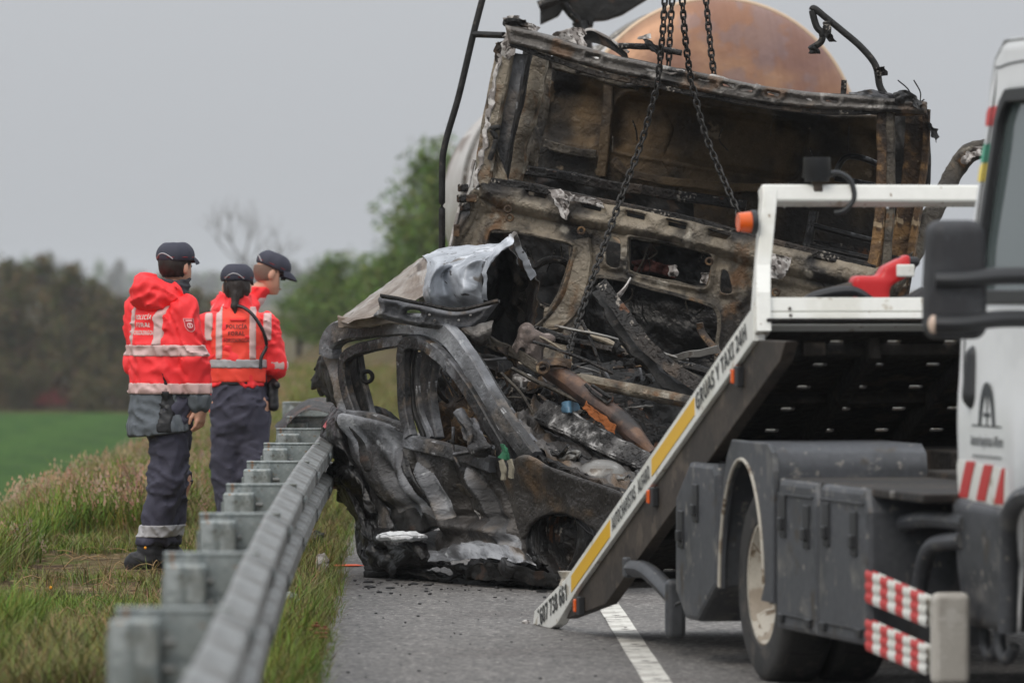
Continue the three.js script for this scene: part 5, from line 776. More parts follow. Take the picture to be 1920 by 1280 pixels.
  bar('inner_trim', [[808, 822], [788, 770], [781, 720], [782, 660]], .04, .03, M.carGrey, { off: -.02, rough: .006 }); bar('inner_trim', [[795, 820], [776, 760], [772, 700], [776, 655]], .03, .03, M.soot, { off: .0, rough: .006 });
  bar('c_pillar_lining', [[692, 795], [678, 745], [664, 700], [660, 664]], .12, .03, M.soot, { off: -.1 });
  bar('c_pillar_rib', [[706, 800], [690, 740], [679, 690], [674, 655]], .022, .03, M.carGrey, { off: -.1, rough: .004 });
  mk('catch_hook', (() => { const g = new THREE.TorusGeometry(.03, .012, 8, 16); const p = cp(688, 706, -.1); g.translate(p.x, p.y, p.z); return boxUV(g); })(), M.soot, car);
  mk('parcel_shelf', sheet([cpts([[690, 760], [715, 768], [745, 786], [772, 800]], -.3), cpts([[690, 800], [715, 806], [745, 815], [772, 830]], -.2)], { amp: .03, crease: .03, freq: 8, nu: 20, nv: 8 }), M.soot, car);
  // tailgate remains and melted bumper
  mk('tailgate', sheet([cpts([[624, 640], [628, 690], [640, 745], [652, 795]], -.06), cpts([[608, 652], [606, 690], [622, 740], [640, 780]], -.25), cpts([[590, 690], [580, 715], [602, 742], [632, 772]], -.4)], { amp: .025, crease: .02, freq: 7, nu: 26, nv: 20, tear: .03 }), M.soot, car);
  mk('rear_bumper', sheet([cpts([[630, 760], [610, 790], [604, 820], [622, 850], [640, 868]], -.1), cpts([[640, 775], [630, 800], [632, 830], [646, 850], [655, 872]], .02), cpts([[655, 790], [650, 815], [655, 840], [664, 862], [668, 880]], -.03)], { amp: .02, crease: .02, freq: 8, nu: 28, nv: 18 }), M.char, car);
  mk('tail_lamp_shard', sheet([cpts([[606, 800], [618, 782], [632, 764]], -.08), cpts([[610, 803], [622, 786], [635, 770]], -.06)], { amp: .004, nu: 10, nv: 4 }), std({ color: srgb(170, 30, 34), roughness: .3 }), car);
  for (const [k, l] of [[[625, 862], [[660, 858], [690, 885], [705, 925]]], [[648, 870], [[672, 905], [690, 940], [700, 972]]]]) mk('melted_bumper', sheet([cpts([k, ...l], -.12), cpts([k, ...l].map(([x, y]) => [x - 14, y + 30]), .03), cpts([k, ...l].map(([x, y]) => [x - 22, y + 68]), -.1)], { amp: .03, crease: .035, freq: 6, nu: 30, nv: 22, tear: .05, s: k[0] }), M.char, car);
  // sill, underbody and the collapsed lower edge
  const low = (name, a, b, c, off, mat, s) => mk(name, sheet([cpts(a, off - .06), cpts(b, off + .05), cpts(c, off - .08)], { amp: .045, crease: .05, freq: 7, nu: 44, nv: 20, tear: .03, s }), mat, car);
  low('sill', [[705, 985], [760, 1002], [830, 1040], [920, 1046], [995, 1040]], [[690, 1020], [760, 1030], [830, 1058], [920, 1066], [1010, 1062]], [[700, 1065], [760, 1070], [830, 1082], [920, 1090], [1030, 1085]], .06, M.char, 3);
  low('underbody', [[690, 1040], [760, 1045], [850, 1065], [950, 1070], [1100, 1070]], [[680, 1070], [760, 1075], [850, 1088], [950, 1092], [1110, 1092]], [[690, 1108], [760, 1104], [850, 1104], [950, 1108], [1120, 1110]], -.02, M.soot, 8);
  low('rear_arch_liner', [[690, 965], [720, 985], [745, 1005]], [[676, 1010], [700, 1035], [740, 1050]], [[684, 1085], [705, 1100], [745, 1100]], .04, M.char, 12);
  mk('sill_flap', sheet([cpts([[800, 1030], [850, 1020], [900, 1015], [960, 1022], [990, 1035]], .1), cpts([[800, 1052], [850, 1048], [900, 1045], [960, 1050], [1000, 1055]], .14)], { amp: .03, crease: .025, freq: 12, nu: 36, nv: 10 }), M.carGrey, car);
  mk('sill_flap', sheet([cpts([[868, 1072], [900, 1058], [950, 1060], [1040, 1082]], .14), cpts([[872, 1090], [905, 1085], [950, 1092], [1050, 1104]], .1)], { amp: .03, crease: .03, freq: 9, nu: 30, nv: 10 }), M.soot, car);
  // burnt wheels
  const burntWheel = (px, off, r) => { const w = new THREE.Group(); w.name = 'wheel'; car.add(w); const c = cp(px, 1000, off); w.position.set(c.x, r - .02, c.z); w.rotation.y = Math.atan2(CF.en.x, CF.en.z); const t = new THREE.TorusGeometry(r - .06, .06, 12, 40); const p = t.attributes.position; for (let i = 0; i < p.count; i++) { const k = 1 + .08 * fb(p.getX(i) * 6, p.getY(i) * 6, 3, 3); p.setXYZ(i, p.getX(i) * k, p.getY(i) * k, p.getZ(i) * 1.5); } t.computeVertexNormals(); mk('tyre_remains', boxUV(t), M.char, w); const d = new THREE.LatheGeometry([[0, .03], [.06, .03], [.08, 0], [r * .5, -.03], [r * .62, .01], [r * .66, .05], [r * .66, -.09]].map(([a, b]) => new THREE.Vector2(a, b)), 36); d.rotateX(Math.PI / 2); mk('rim', boxUV(d), M.dark, w); return w; };
  burntWheel(722, -.3, .22); burntWheel(1062, -.12, .3);
  mk('wheel_housing', sheet([cpts([[985, 1000], [1015, 970], [1050, 964], [1090, 978], [1130, 1040]], -.02), cpts([[985, 1000], [1015, 970], [1050, 964], [1090, 978], [1130, 1040]], -.5)], { amp: .02, freq: 6, nu: 30, nv: 10 }), M.soot, car);
  mk('inner_wing', sheet([cpts([[980, 960], [1060, 950], [1200, 980]], -.5), cpts([[980, 1090], [1060, 1100], [1200, 1100]], -.5)], { amp: .05, freq: 5, nu: 20, nv: 14 }), M.soot, car);
  // interior seen through the windows
  mk('seat_frame', sheet([cpts([[830, 700], [880, 720], [930, 780]], -.45), cpts([[820, 770], [870, 800], [930, 850]], -.35), cpts([[815, 850], [870, 870], [940, 900]], -.45)], { amp: .06, crease: .04, freq: 7, nu: 30, nv: 26 }), M.rust, car);
  mk('bulkhead', sheet([cpts([[800, 630], [880, 660], [960, 740], [1030, 850]], -.75), cpts([[790, 760], [870, 780], [950, 840], [1030, 930]], -.75), cpts([[790, 900], [870, 920], [950, 950], [1030, 1000]], -.7)], { amp: .07, crease: .05, freq: 5, nu: 36, nv: 30 }), M.soot, car);
  mk('floor_pan', sheet([cpts([[680, 960], [800, 990], [1000, 1010]], -.3), cpts([[700, 1010], [820, 1040], [1010, 1060]], -.1)], { amp: .04, freq: 5, nu: 24, nv: 8 }), M.soot, car);
  mk('steering_rim', (() => { const g = new THREE.TorusGeometry(.16, .013, 8, 36, 4.4); const p = cp(850, 700, -.3); g.rotateY(.9); g.translate(p.x, p.y, p.z); return boxUV(g); })(), M.dark, car);
  for (let i = 0; i < 16; i++) { const x = rr(815, 950), y = rr(680, 870), o = rr(-.4, -.15); mk('wire', rod(cpts([[x, y], [x + rr(-20, 20), y + rr(5, 30)], [x + rr(-30, 30), y + rr(20, 60)]], o), rr(.003, .008), { n: 10, k: 5 }), i % 3 ? M.dark : M.rust, car); }
  // door mirror remains
  mk('door_mirror', merge([sheet([cpts([[862, 790], [885, 782], [900, 800]], .1), cpts([[866, 830], [890, 840], [915, 838]], .14), cpts([[880, 850], [905, 855], [925, 850]], .08)], { amp: .03, crease: .02, freq: 12, nu: 16, nv: 16 }), rod(cpts([[850, 800], [850, 846], [862, 876]], .1), .009), rod(cpts([[852, 852], [890, 846], [925, 838]], .1), .012), rod(cpts([[862, 770], [876, 800], [882, 838]], .12), .03, { rough: .02, scale: (t) => 1.3 - .8 * t })]), M.carDark, car);
  // scuttle behind the wing
  mk('scuttle', sheet([cpts([[960, 780], [1000, 840], [1060, 880], [1170, 925]], -.03), cpts([[985, 770], [1020, 820], [1090, 858], [1190, 905]], -.3), cpts([[1000, 740], [1050, 800], [1110, 840], [1220, 890]], -.6)], { amp: .04, crease: .03, freq: 8, nu: 40, nv: 24 }), M.carBrown, car);
  mk('wing_edge', sweep(cpts([[1000, 852], [1040, 872], [1095, 894], [1180, 930]], -.02), rect(.04, .04), { up: CF.en, n: 30, rough: .02, freq: 16 }), M.dark, car);
  for (let i = 0; i < 26; i++) { const t = rnd(), x = lerp(1000, 1180, t) + rr(-10, 10), y = lerp(850, 920, t) + rr(-22, 4); mk('engine_bay_scrap', rod(cpts([[x, y], [x + rr(-12, 18), y + rr(-16, 6)], [x + rr(-20, 30), y + rr(-20, 14)]], rr(-.25, -.05)), rr(.005, .016), { n: 8, k: 6, rough: .01, freq: 20 }), [M.dark, M.carDark, M.soot, M.steel][i % 4], car); }
  { const g = new THREE.SphereGeometry(.13, 24, 16); const p = cp(1128, 898, -.2); g.scale(1.1, .8, 1); g.translate(p.x, p.y, p.z); mk('brake_servo', boxUV(g), M.steel, car); }
  // torn roof
  const R = (x, y, d) => P(x, y, d);
  const roof = mk('roof_skin', sheet([
    [R(634, 602, 35.2), R(672, 570, 35.3), R(710, 540, 35.4), R(752, 506, 35.5), R(792, 477, 35.55)],
    [R(640, 604, 34.9), R(690, 580, 34.85), R(730, 552, 34.8), R(775, 520, 34.95), R(806, 487, 35.2)],
    [R(652, 604, 34.8), R(712, 592, 34.7), R(760, 574, 34.6), R(796, 548, 34.7), R(815, 505, 34.9)]], { nu: 44, nv: 26, amp: .02, crease: .012, freq: 5 }), M.roofBrown, car);
  const rs = mk('roof_fold', sheet([
    [R(790, 476, 35.55), R(822, 465, 35.6), R(862, 458, 35.6), R(905, 457, 35.5), R(940, 450, 35.2), R(966, 438, 34.9)],
    [R(800, 490, 34.95), R(824, 492, 34.65), R(858, 490, 34.9), R(890, 480, 34.7), R(918, 478, 34.75), R(935, 466, 34.75)],
    [R(790, 530, 34.75), R(806, 528, 34.5), R(832, 512, 34.85), R(866, 508, 34.6), R(898, 505, 34.65), R(914, 495, 34.7)],
    [R(784, 560, 34.8), R(806, 560, 34.5), R(834, 552, 34.72), R(866, 550, 34.55), R(896, 548, 34.6), R(908, 540, 34.7)],
    [R(796, 585, 34.9), R(812, 588, 34.75), R(838, 586, 34.8), R(866, 588, 34.75), R(892, 584, 34.8), R(910, 578, 34.9)]], { nu: 70, nv: 54, amp: .01, crease: .02, freq: 6, s: 4 }), M.roofSilver, car);
  mk('torn_edge', sweep([R(966, 438, 34.85), R(952, 455, 34.75), R(930, 475, 34.68), R(914, 498, 34.62), R(908, 530, 34.6), R(908, 562, 34.62)], rect(.03, .02), { n: 30, up: V(0, 0, 1), rough: .015, freq: 14 }), M.roofSilver, rs);
  mk('roof_curl', sheet([[R(964, 440, 34.9), R(978, 470, 34.95), R(990, 498, 35), R(1004, 522, 35.05), R(1003, 580, 35.1), R(998, 640, 35.2)], [R(966, 444, 35.1), R(972, 478, 35.3), R(980, 510, 35.4), R(988, 540, 35.5), R(985, 600, 35.5), R(975, 660, 35.5)]], { nu: 36, nv: 10, amp: .02, crease: .015, freq: 10, tear: .02 }), M.carBrown, roof);
  mk('curl_edge', sweep([R(964, 440, 34.86), R(974, 466, 34.9), R(988, 496, 34.95), R(1003, 520, 35)], rect(.045, .012), { n: 24, up: V(0, 0, 1), rough: .014, freq: 14 }), M.roofSilver, roof);
  mk('roof_underside', sheet([[R(912, 470, 35.4), R(950, 458, 35.7), R(1000, 520, 35.4)], [R(900, 560, 35.5), R(945, 560, 35.9), R(1003, 590, 35.5)], [R(880, 660, 35.3), R(940, 670, 35.6), R(990, 680, 35.4)]], { nu: 26, nv: 26, amp: .05, freq: 5 }), M.soot, roof);
  const XF = plane(P(820, 585, 34.4), V(1, 0, .12), V(0, 1, .1)), xh = (l, n = 0) => ring(XF, l, n);
  const cb = mk('roof_cross_member', panel({ poly: xh([[708, 560], [716, 553], [748, 558], [760, 566], [800, 572], [850, 580], [885, 576], [915, 566], [938, 563], [926, 580], [908, 604], [884, 622], [840, 620], [790, 614], [740, 604], [698, 592], [712, 578]]), holes: [xh([[762, 584], [770, 580], [785, 582], [790, 588], [786, 594], [770, 593], [762, 590]], 20)], z: (x, y, q) => .03 * sst(0, .03, q) - .02 * sst(.03, .05, q) + .02 * nz(x * 3, y * 5, 2) + .004 * fb(x * 14, y * 14, 1, 2), th: .03, r: .008, cell: .008, frame: XF }), M.carDark, car);
  mk('member_lip', sweep([P(714, 555, 34.36), P(755, 562, 34.34), P(800, 571, 34.33), P(850, 580, 34.3), P(885, 577, 34.28), P(936, 564, 34.25)], rect(.014, .05), { n: 40, up: V(0, .2, 1), rough: .005 }), M.dark, cb);
  for (const [x, y] of [[805, 590], [815, 601], [860, 600], [882, 590]]) mk('rivet', (() => { const g = new THREE.SphereGeometry(.008, 8, 6); const p = P(x, y, 34.36); g.translate(p.x, p.y, p.z); return boxUV(g); })(), M.ash, cb);
  mk('roof_bracket', sheet([[R(850, 606, 34.4), R(890, 612, 34.35), R(925, 600, 34.3)], [R(868, 628, 34.4), R(895, 632, 34.3), R(920, 622, 34.3)], [R(882, 648, 34.5), R(898, 652, 34.45), R(912, 640, 34.45)]], { nu: 18, nv: 14, amp: .02, freq: 9 }), M.carBrown, cb);
  mk('roof_rail_seam', sweep([R(636, 606, 34.95), R(700, 600, 34.85), R(760, 600, 34.7), R(815, 612, 34.6)], rect(.06, .04), { n: 30, up: V(0, 0, 1), rough: .02, freq: 10 }), M.roofBrown, roof);
}
// foam and straps on the car
tag(mk('extinguisher_foam', iso((p) => { const c = cp(752, 1006, .12); const q = [p[0] - c.x, p[1] - c.y, p[2] - c.z]; return ell(q, [0, 0, 0], [.14, .028, .09]) + .012 * fb(p[0] * 20, p[1] * 20, p[2] * 20, 3); }, (() => { const c = cp(752, 1006, .12); return [c.x - .2, c.y - .08, c.z - .2]; })(), (() => { const c = cp(752, 1006, .12); return [c.x + .2, c.y + .08, c.z + .2]; })(), .01), std({ color: srgb(236, 238, 240), roughness: .95, bumpMap: bumpFine, bumpScale: .02 })), 'small patch of white foam on the crushed car sill', 'foam');
{
  const t = thing('lifting_strap', 'green lifting strap with frayed ends hooked on the front door corner of the car', 'strap', [0, 0, 0]);
  mk('green_webbing', sheet([cpts([[938, 832], [942, 846], [934, 858]], .1), cpts([[945, 834], [949, 850], [946, 862]], .15), cpts([[951, 840], [956, 853], [958, 862]], .12)], { nu: 20, nv: 16, amp: .012, freq: 14 }), std({ color: srgb(34, 98, 66), roughness: .8 }), t);
  for (const [a, b] of [[[940, 862], [944, 900]], [[956, 862], [958, 896]]]) { const g = []; for (let i = 0; i < 9; i++) g.push(lerp(0, 1, i / 8)); mk('webbing_tail', sweep(cpts([a, [lerp(a[0], b[0], .5) + 2, (a[1] + b[1]) / 2], b], .17), rect(.034, .016), { up: CF.en, n: 24, rough: .005, freq: 30 }), std({ color: srgb(128, 122, 106), roughness: .9 }), t); }
}
// ---------------------------------------------------------------- mangled engine and beams between car and cab
const scrap = (name, label, geo, mat, cat = 'scrap metal') => tag(mk(name, geo, mat), label, cat);
{
  const D = (x, y, d) => P(x, y, d);
  const bm = thing('bent_steel_beam', 'charred doubled steel beam leaning down across the black cab opening', 'beam', [0, 0, 0]);
  mk('upper_flange', sweep([D(1128, 534, 34.5), D(1165, 584, 34.4), D(1205, 640, 34.3), D(1255, 686, 34.2), D(1330, 735, 34)], chan(.07, .055, .01), { n: 60, up: V(0, 0, 1), rough: .008, freq: 7 }), M.dark, bm);
  mk('lower_flange', sweep([D(1120, 548, 34.6), D(1150, 600, 34.5), D(1190, 660, 34.4), D(1245, 710, 34.3), D(1320, 758, 34.1)], rect(.06, .05), { n: 50, up: V(0, 0, 1), rough: .025, freq: 8, s: 4 }), M.soot, bm);
  mk('split_tip', rod([D(1158, 556, 34.5), D(1172, 540, 34.45), D(1183, 520, 34.45)], .014, { n: 12, scale: (t) => 1.1 - .8 * t }), M.ash, bm);
  for (const [x, y] of [[1150, 640], [1172, 668], [1205, 700], [1240, 690]]) mk('torn_flap', sheet([[D(x, y, 34.4), D(x + 14, y + 4, 34.3)], [D(x + 4, y + 20, 34.45), D(x + 18, y + 22, 34.3)]], { nu: 10, nv: 10, amp: .03, freq: 14, tear: .03, s: x }), M.soot, bm);
  scrap('ashy_beam', 'dark burnt beam coated with pale ash lying towards the truck bed', sweep([D(1022, 776, 34.3), D(1070, 798, 34.1), D(1130, 830, 33.9), D(1220, 872, 33.6)], rect(.14, .1), { n: 50, up: V(0, .2, 1), rough: .008, freq: 7, scale: (t) => 1.05 - .3 * t }), M.ashBeam, 'beam');
  const ex = thing('rusty_steel_cylinder', 'long rust brown steel cylinder with bracket, crushed at one end', 'cylinder', [0, 0, 0]);
  mk('barrel', sweep([D(1028, 690, 34.3), D(1070, 718, 34.15), D(1120, 756, 34), D(1165, 790, 33.9), D(1195, 822, 33.8), D(1222, 850, 33.75)], circ(.056, 16), { n: 50, smooth: true, rough: .003, scale: (t) => 1 - .4 * sst(.7, 1, t) }), M.brownSteel, ex);
  mk('end_plate', sheet([[D(1006, 684, 34.2), D(1030, 676, 34.2), D(1072, 674, 34.2)], [D(1012, 696, 34.15), D(1036, 690, 34.15), D(1066, 690, 34.2)]], { nu: 16, nv: 8, amp: .01, th: .02 }), M.rust, ex);
  { const g = new THREE.TorusGeometry(.028, .011, 8, 20); const p = D(1018, 690, 34.12); g.translate(p.x, p.y, p.z); mk('eye', boxUV(g), M.rust, ex); }
  mk('mount_bracket', merge([rod([D(1098, 720, 33.98), D(1112, 736, 33.95), D(1140, 756, 33.9), D(1148, 748, 33.9), D(1110, 722, 33.95)], .01, { n: 24, curve: false }), boxG(.06, .05, .04, D(1140, 745, 33.95).x, D(1140, 745, 33.95).y, -33.95)]), M.dark, ex);
  mk('orange_rust_patch', sheet([[D(1098, 752, 33.92), D(1122, 772, 33.86), D(1160, 800, 33.8)], [D(1094, 764, 33.92), D(1116, 786, 33.86), D(1152, 812, 33.8)]], { nu: 16, nv: 8, amp: .008, tear: .02 }), std({ color: srgb(138, 78, 34), roughness: .9, bumpMap: bumpPit, bumpScale: .005 }), ex);
  scrap('scorched_axle_pipe', 'straight brown scorched pipe lying across the engine wreckage', rod([D(1070, 708, 34.6), D(1180, 730, 34.35), D(1310, 758, 34.0)], .036, { n: 40, k: 12, rough: .004 }), M.beige, 'pipe');
  scrap('tan_strut', 'thin tan coloured strut lying behind the car windscreen pillar', sweep([D(912, 636, 35), D(960, 660, 34.9), D(1030, 704, 34.7)], rect(.06, .04), { n: 30, up: V(0, 0, 1), rough: .012 }), M.beige2, 'strut');
  scrap('dark_tie_rod', 'long dark rod crossing below the black cab opening', rod([D(1000, 620, 35.2), D(1100, 646, 35), D(1200, 668, 34.8), D(1330, 700, 34.6)], .028, { n: 40, rough: .01 }), M.dark, 'rod');
  scrap('short_tie_rod', 'short pale scorched rod resting above the dark tie rod', rod([D(1085, 615, 35.0), D(1120, 632, 34.95), D(1180, 656, 34.9)], .018, { n: 20, rough: .01 }), M.beige, 'rod');
  scrap('grey_lever', 'grey flat lever under the corner of the black cab opening', sweep([D(1250, 672, 34.7), D(1300, 664, 34.6), D(1350, 655, 34.5)], rect(.04, .02), { n: 16, up: V(0, 0, 1), rough: .012 }), M.steel, 'lever');
  scrap('curved_pipe_stub', 'bent brown pipe stub inside the black cab opening', rod([D(1312, 605, 35.3), D(1316, 622, 35.3), D(1330, 642, 35.2), D(1352, 668, 35)], .022, { n: 24 }), M.rust, 'pipe');
  scrap('pink_engine_bracket', 'pinkish grey cast engine bracket with a bolt hole', iso((p) => { const c = D(992, 652, 34.9), q = [p[0] - c.x, p[1] - c.y, p[2] - c.z]; let d = smin(caps(q, [-.02, .1, 0], [-.04, -.02, .0], .04, .05), caps(q, [.04, .02, 0], [.05, -.12, .02], .04, .03), .05); d = smin(d, caps(q, [.02, .06, .03], [.12, .05, 0], .035, .03), .04); return Math.max(d, -(Math.hypot(q[0] + .04, q[1] + .02) - .018)) + .01 * fb(p[0] * 16, p[1] * 16, p[2] * 16, 2); }, (() => { const c = D(992, 652, 34.9); return [c.x - .2, c.y - .25, c.z - .15]; })(), (() => { const c = D(992, 652, 34.9); return [c.x + .25, c.y + .25, c.z + .15]; })(), .011), std({ map: layered(256, [112, 100, 94], [[[74, 66, 62], 6, .42, .64, 2], [[146, 134, 128], 12, .58, .76, 9]], 2), roughness: .8 }), 'bracket');
  { const g = []; const c = D(1064, 764, 34.2); scrap('blue_plastic_shard', 'blue plastic shard caught in the engine wreckage', sheet([[D(1050, 758, 34.2), D(1066, 752, 34.1), D(1082, 757, 34.2)], [D(1054, 770, 34.2), D(1068, 774, 34.05), D(1083, 768, 34.2)]], { nu: 14, nv: 8, amp: .02, freq: 12 }), std({ color: srgb(74, 108, 130), roughness: .4 }), 'plastic shard'); }
  const lump = (name, label, px, py, d, r, mat, s, cat = 'engine part') => { const c = D(px, py, d); scrap(name, label, iso((p) => { const q = [p[0] - c.x, p[1] - c.y, p[2] - c.z]; const e = (v) => Math.round(v * 9 + s) * .0; return ell(q, [0, 0, 0], r) + .05 * fb(p[0] * 5 + s, p[1] * 5, p[2] * 5, 3) + .03 * (1 - 2 * Math.abs(nz(p[0] * 11 + s, p[1] * 11, p[2] * 11))); }, [c.x - r[0] * 1.5, c.y - r[1] * 1.5, c.z - r[2] * 1.5], [c.x + r[0] * 1.5, c.y + r[1] * 1.5, c.z + r[2] * 1.5], .014), mat, cat); };
  lump('melted_engine_block', 'lumpy brown burnt engine block beside the car windscreen pillar', 1000, 760, 35.1, [.24, .24, .3], M.dark, 3);
  lump('charred_gearbox', 'charred black gearbox buried under the beams', 1110, 740, 35.6, [.38, .2, .35], M.soot, 8);
  lump('burnt_radiator_mass', 'burnt brown core mass below the rust coloured cylinder', 1150, 830, 34.7, [.35, .2, .3], M.dark, 14);
  lump('sooty_axle_housing', 'sooty axle housing behind the straight pipe', 1240, 800, 35, [.4, .3, .35], M.soot, 19);
  lump('ash_covered_manifold', 'manifold covered with pale ash next to the tan strut', 985, 720, 34.75, [.09, .08, .08], M.ash, 25);
  scrap('soot_black_heap', 'soot black crumpled sheet heap filling the space under the cab', sheet([[D(930, 660, 36), D(1100, 690, 36.2), D(1300, 700, 36.2), D(1450, 720, 36)], [D(930, 760, 35.8), D(1100, 780, 36), D(1300, 800, 36), D(1450, 820, 35.8)], [D(960, 1000, 35.4), D(1100, 1040, 35.5), D(1300, 1080, 35.4), D(1450, 1100, 35.2)]], { nu: 50, nv: 40, amp: .15, crease: .12, freq: 3 }), M.soot);
  // long thin rods and pipes lying across the heap
  [[1000, 640, 1150, 700, 'M.dark'], [960, 690, 1120, 770, 'M.beige2'], [1040, 610, 1290, 676, 'M.steel'], [1130, 770, 1260, 780, 'M.dark'], [1010, 740, 1090, 830, 'M.rust'], [1180, 640, 1330, 720, 'M.beige2'], [1090, 600, 1140, 740, 'M.dark'], [1200, 690, 1240, 800, 'M.carDark'], [940, 700, 1010, 800, 'M.beige2'], [1060, 800, 1230, 846, 'M.dark'], [1150, 690, 1320, 690, 'M.rust'], [970, 620, 1060, 660, 'M.beige']].forEach(([x0, y0, x1, y1, m], i) => { const d0 = 34.5 + (i % 4) * .15; const o = scrap('long_rod', ['blackened', 'pale scorched', 'bare steel', 'sooty', 'rusty', 'beige', 'upright black', 'upright grey', 'short beige', 'low black', 'level rusty', 'thin beige'][i] + ' long thin rod crossing the wreckage heap', rod([D(x0, y0, d0), D((x0 + x1) / 2 + rr(-8, 8), (y0 + y1) / 2 + rr(-8, 8), d0 - .1), D(x1, y1, d0 - .15)], rr(.007, .014), { n: 24, k: 8, rough: .004 }), M[m.slice(2)], 'rod'); });
  // loose rods, wires and torn strips in the heap
  const names = [['bent_rod', 'thin bent rod'], ['torn_strip', 'torn strip of sheet metal'], ['burnt_cable', 'burnt cable']], mats = [M.dark, M.beige2, M.rust, M.carDark, M.soot, M.steel], adj = ['blackened', 'brown', 'rusty', 'grey', 'sooty', 'bare steel'];
  const near = [['above the straight pipe', 1060, 1250, 680, 730], ['below the straight pipe', 1090, 1250, 750, 830], ['beside the engine block', 930, 1060, 640, 760], ['under the rust brown cylinder', 1000, 1160, 770, 860]];
  for (let n = 0; n < 72; n++) {
    const z = near[n % 4], k = (n >> 2) % 3, m = (n * 5 + (n >> 3)) % 6, x = rr(z[1], z[2]), y = rr(z[3], z[4]), d = rr(34.5, 35.4), a = rnd() * 3.1, l = rr(25, 75), e = [x + Math.cos(a) * l, y + Math.sin(a) * l * .6], c = [(x + e[0]) / 2 + rr(-10, 10), (y + e[1]) / 2 + rr(-10, 10)];
    const pts = [D(x, y, d), D(...c, d - .08), D(...e, d - rr(-.1, .15))], g = k === 0 ? rod(pts, rr(.005, .013), { n: 14, k: 7, rough: .006, freq: 14 }) : k === 1 ? sweep(pts, rect(rr(.03, .08), .008), { n: 16, up: V(rr(-.5, .5), .4, 1), rough: .02, freq: 12, twist: (t) => t * rr(.2, .3) }) : rod(pts, rr(.004, .009), { n: 14, k: 5 });
    const o = scrap(names[k][0], adj[m] + ' ' + names[k][1] + ' in the wreckage heap ' + z[0], g, mats[m], ['rod', 'sheet metal', 'cable'][k]); o.userData.group = 'loose scrap in the wreckage heap';
  }
}
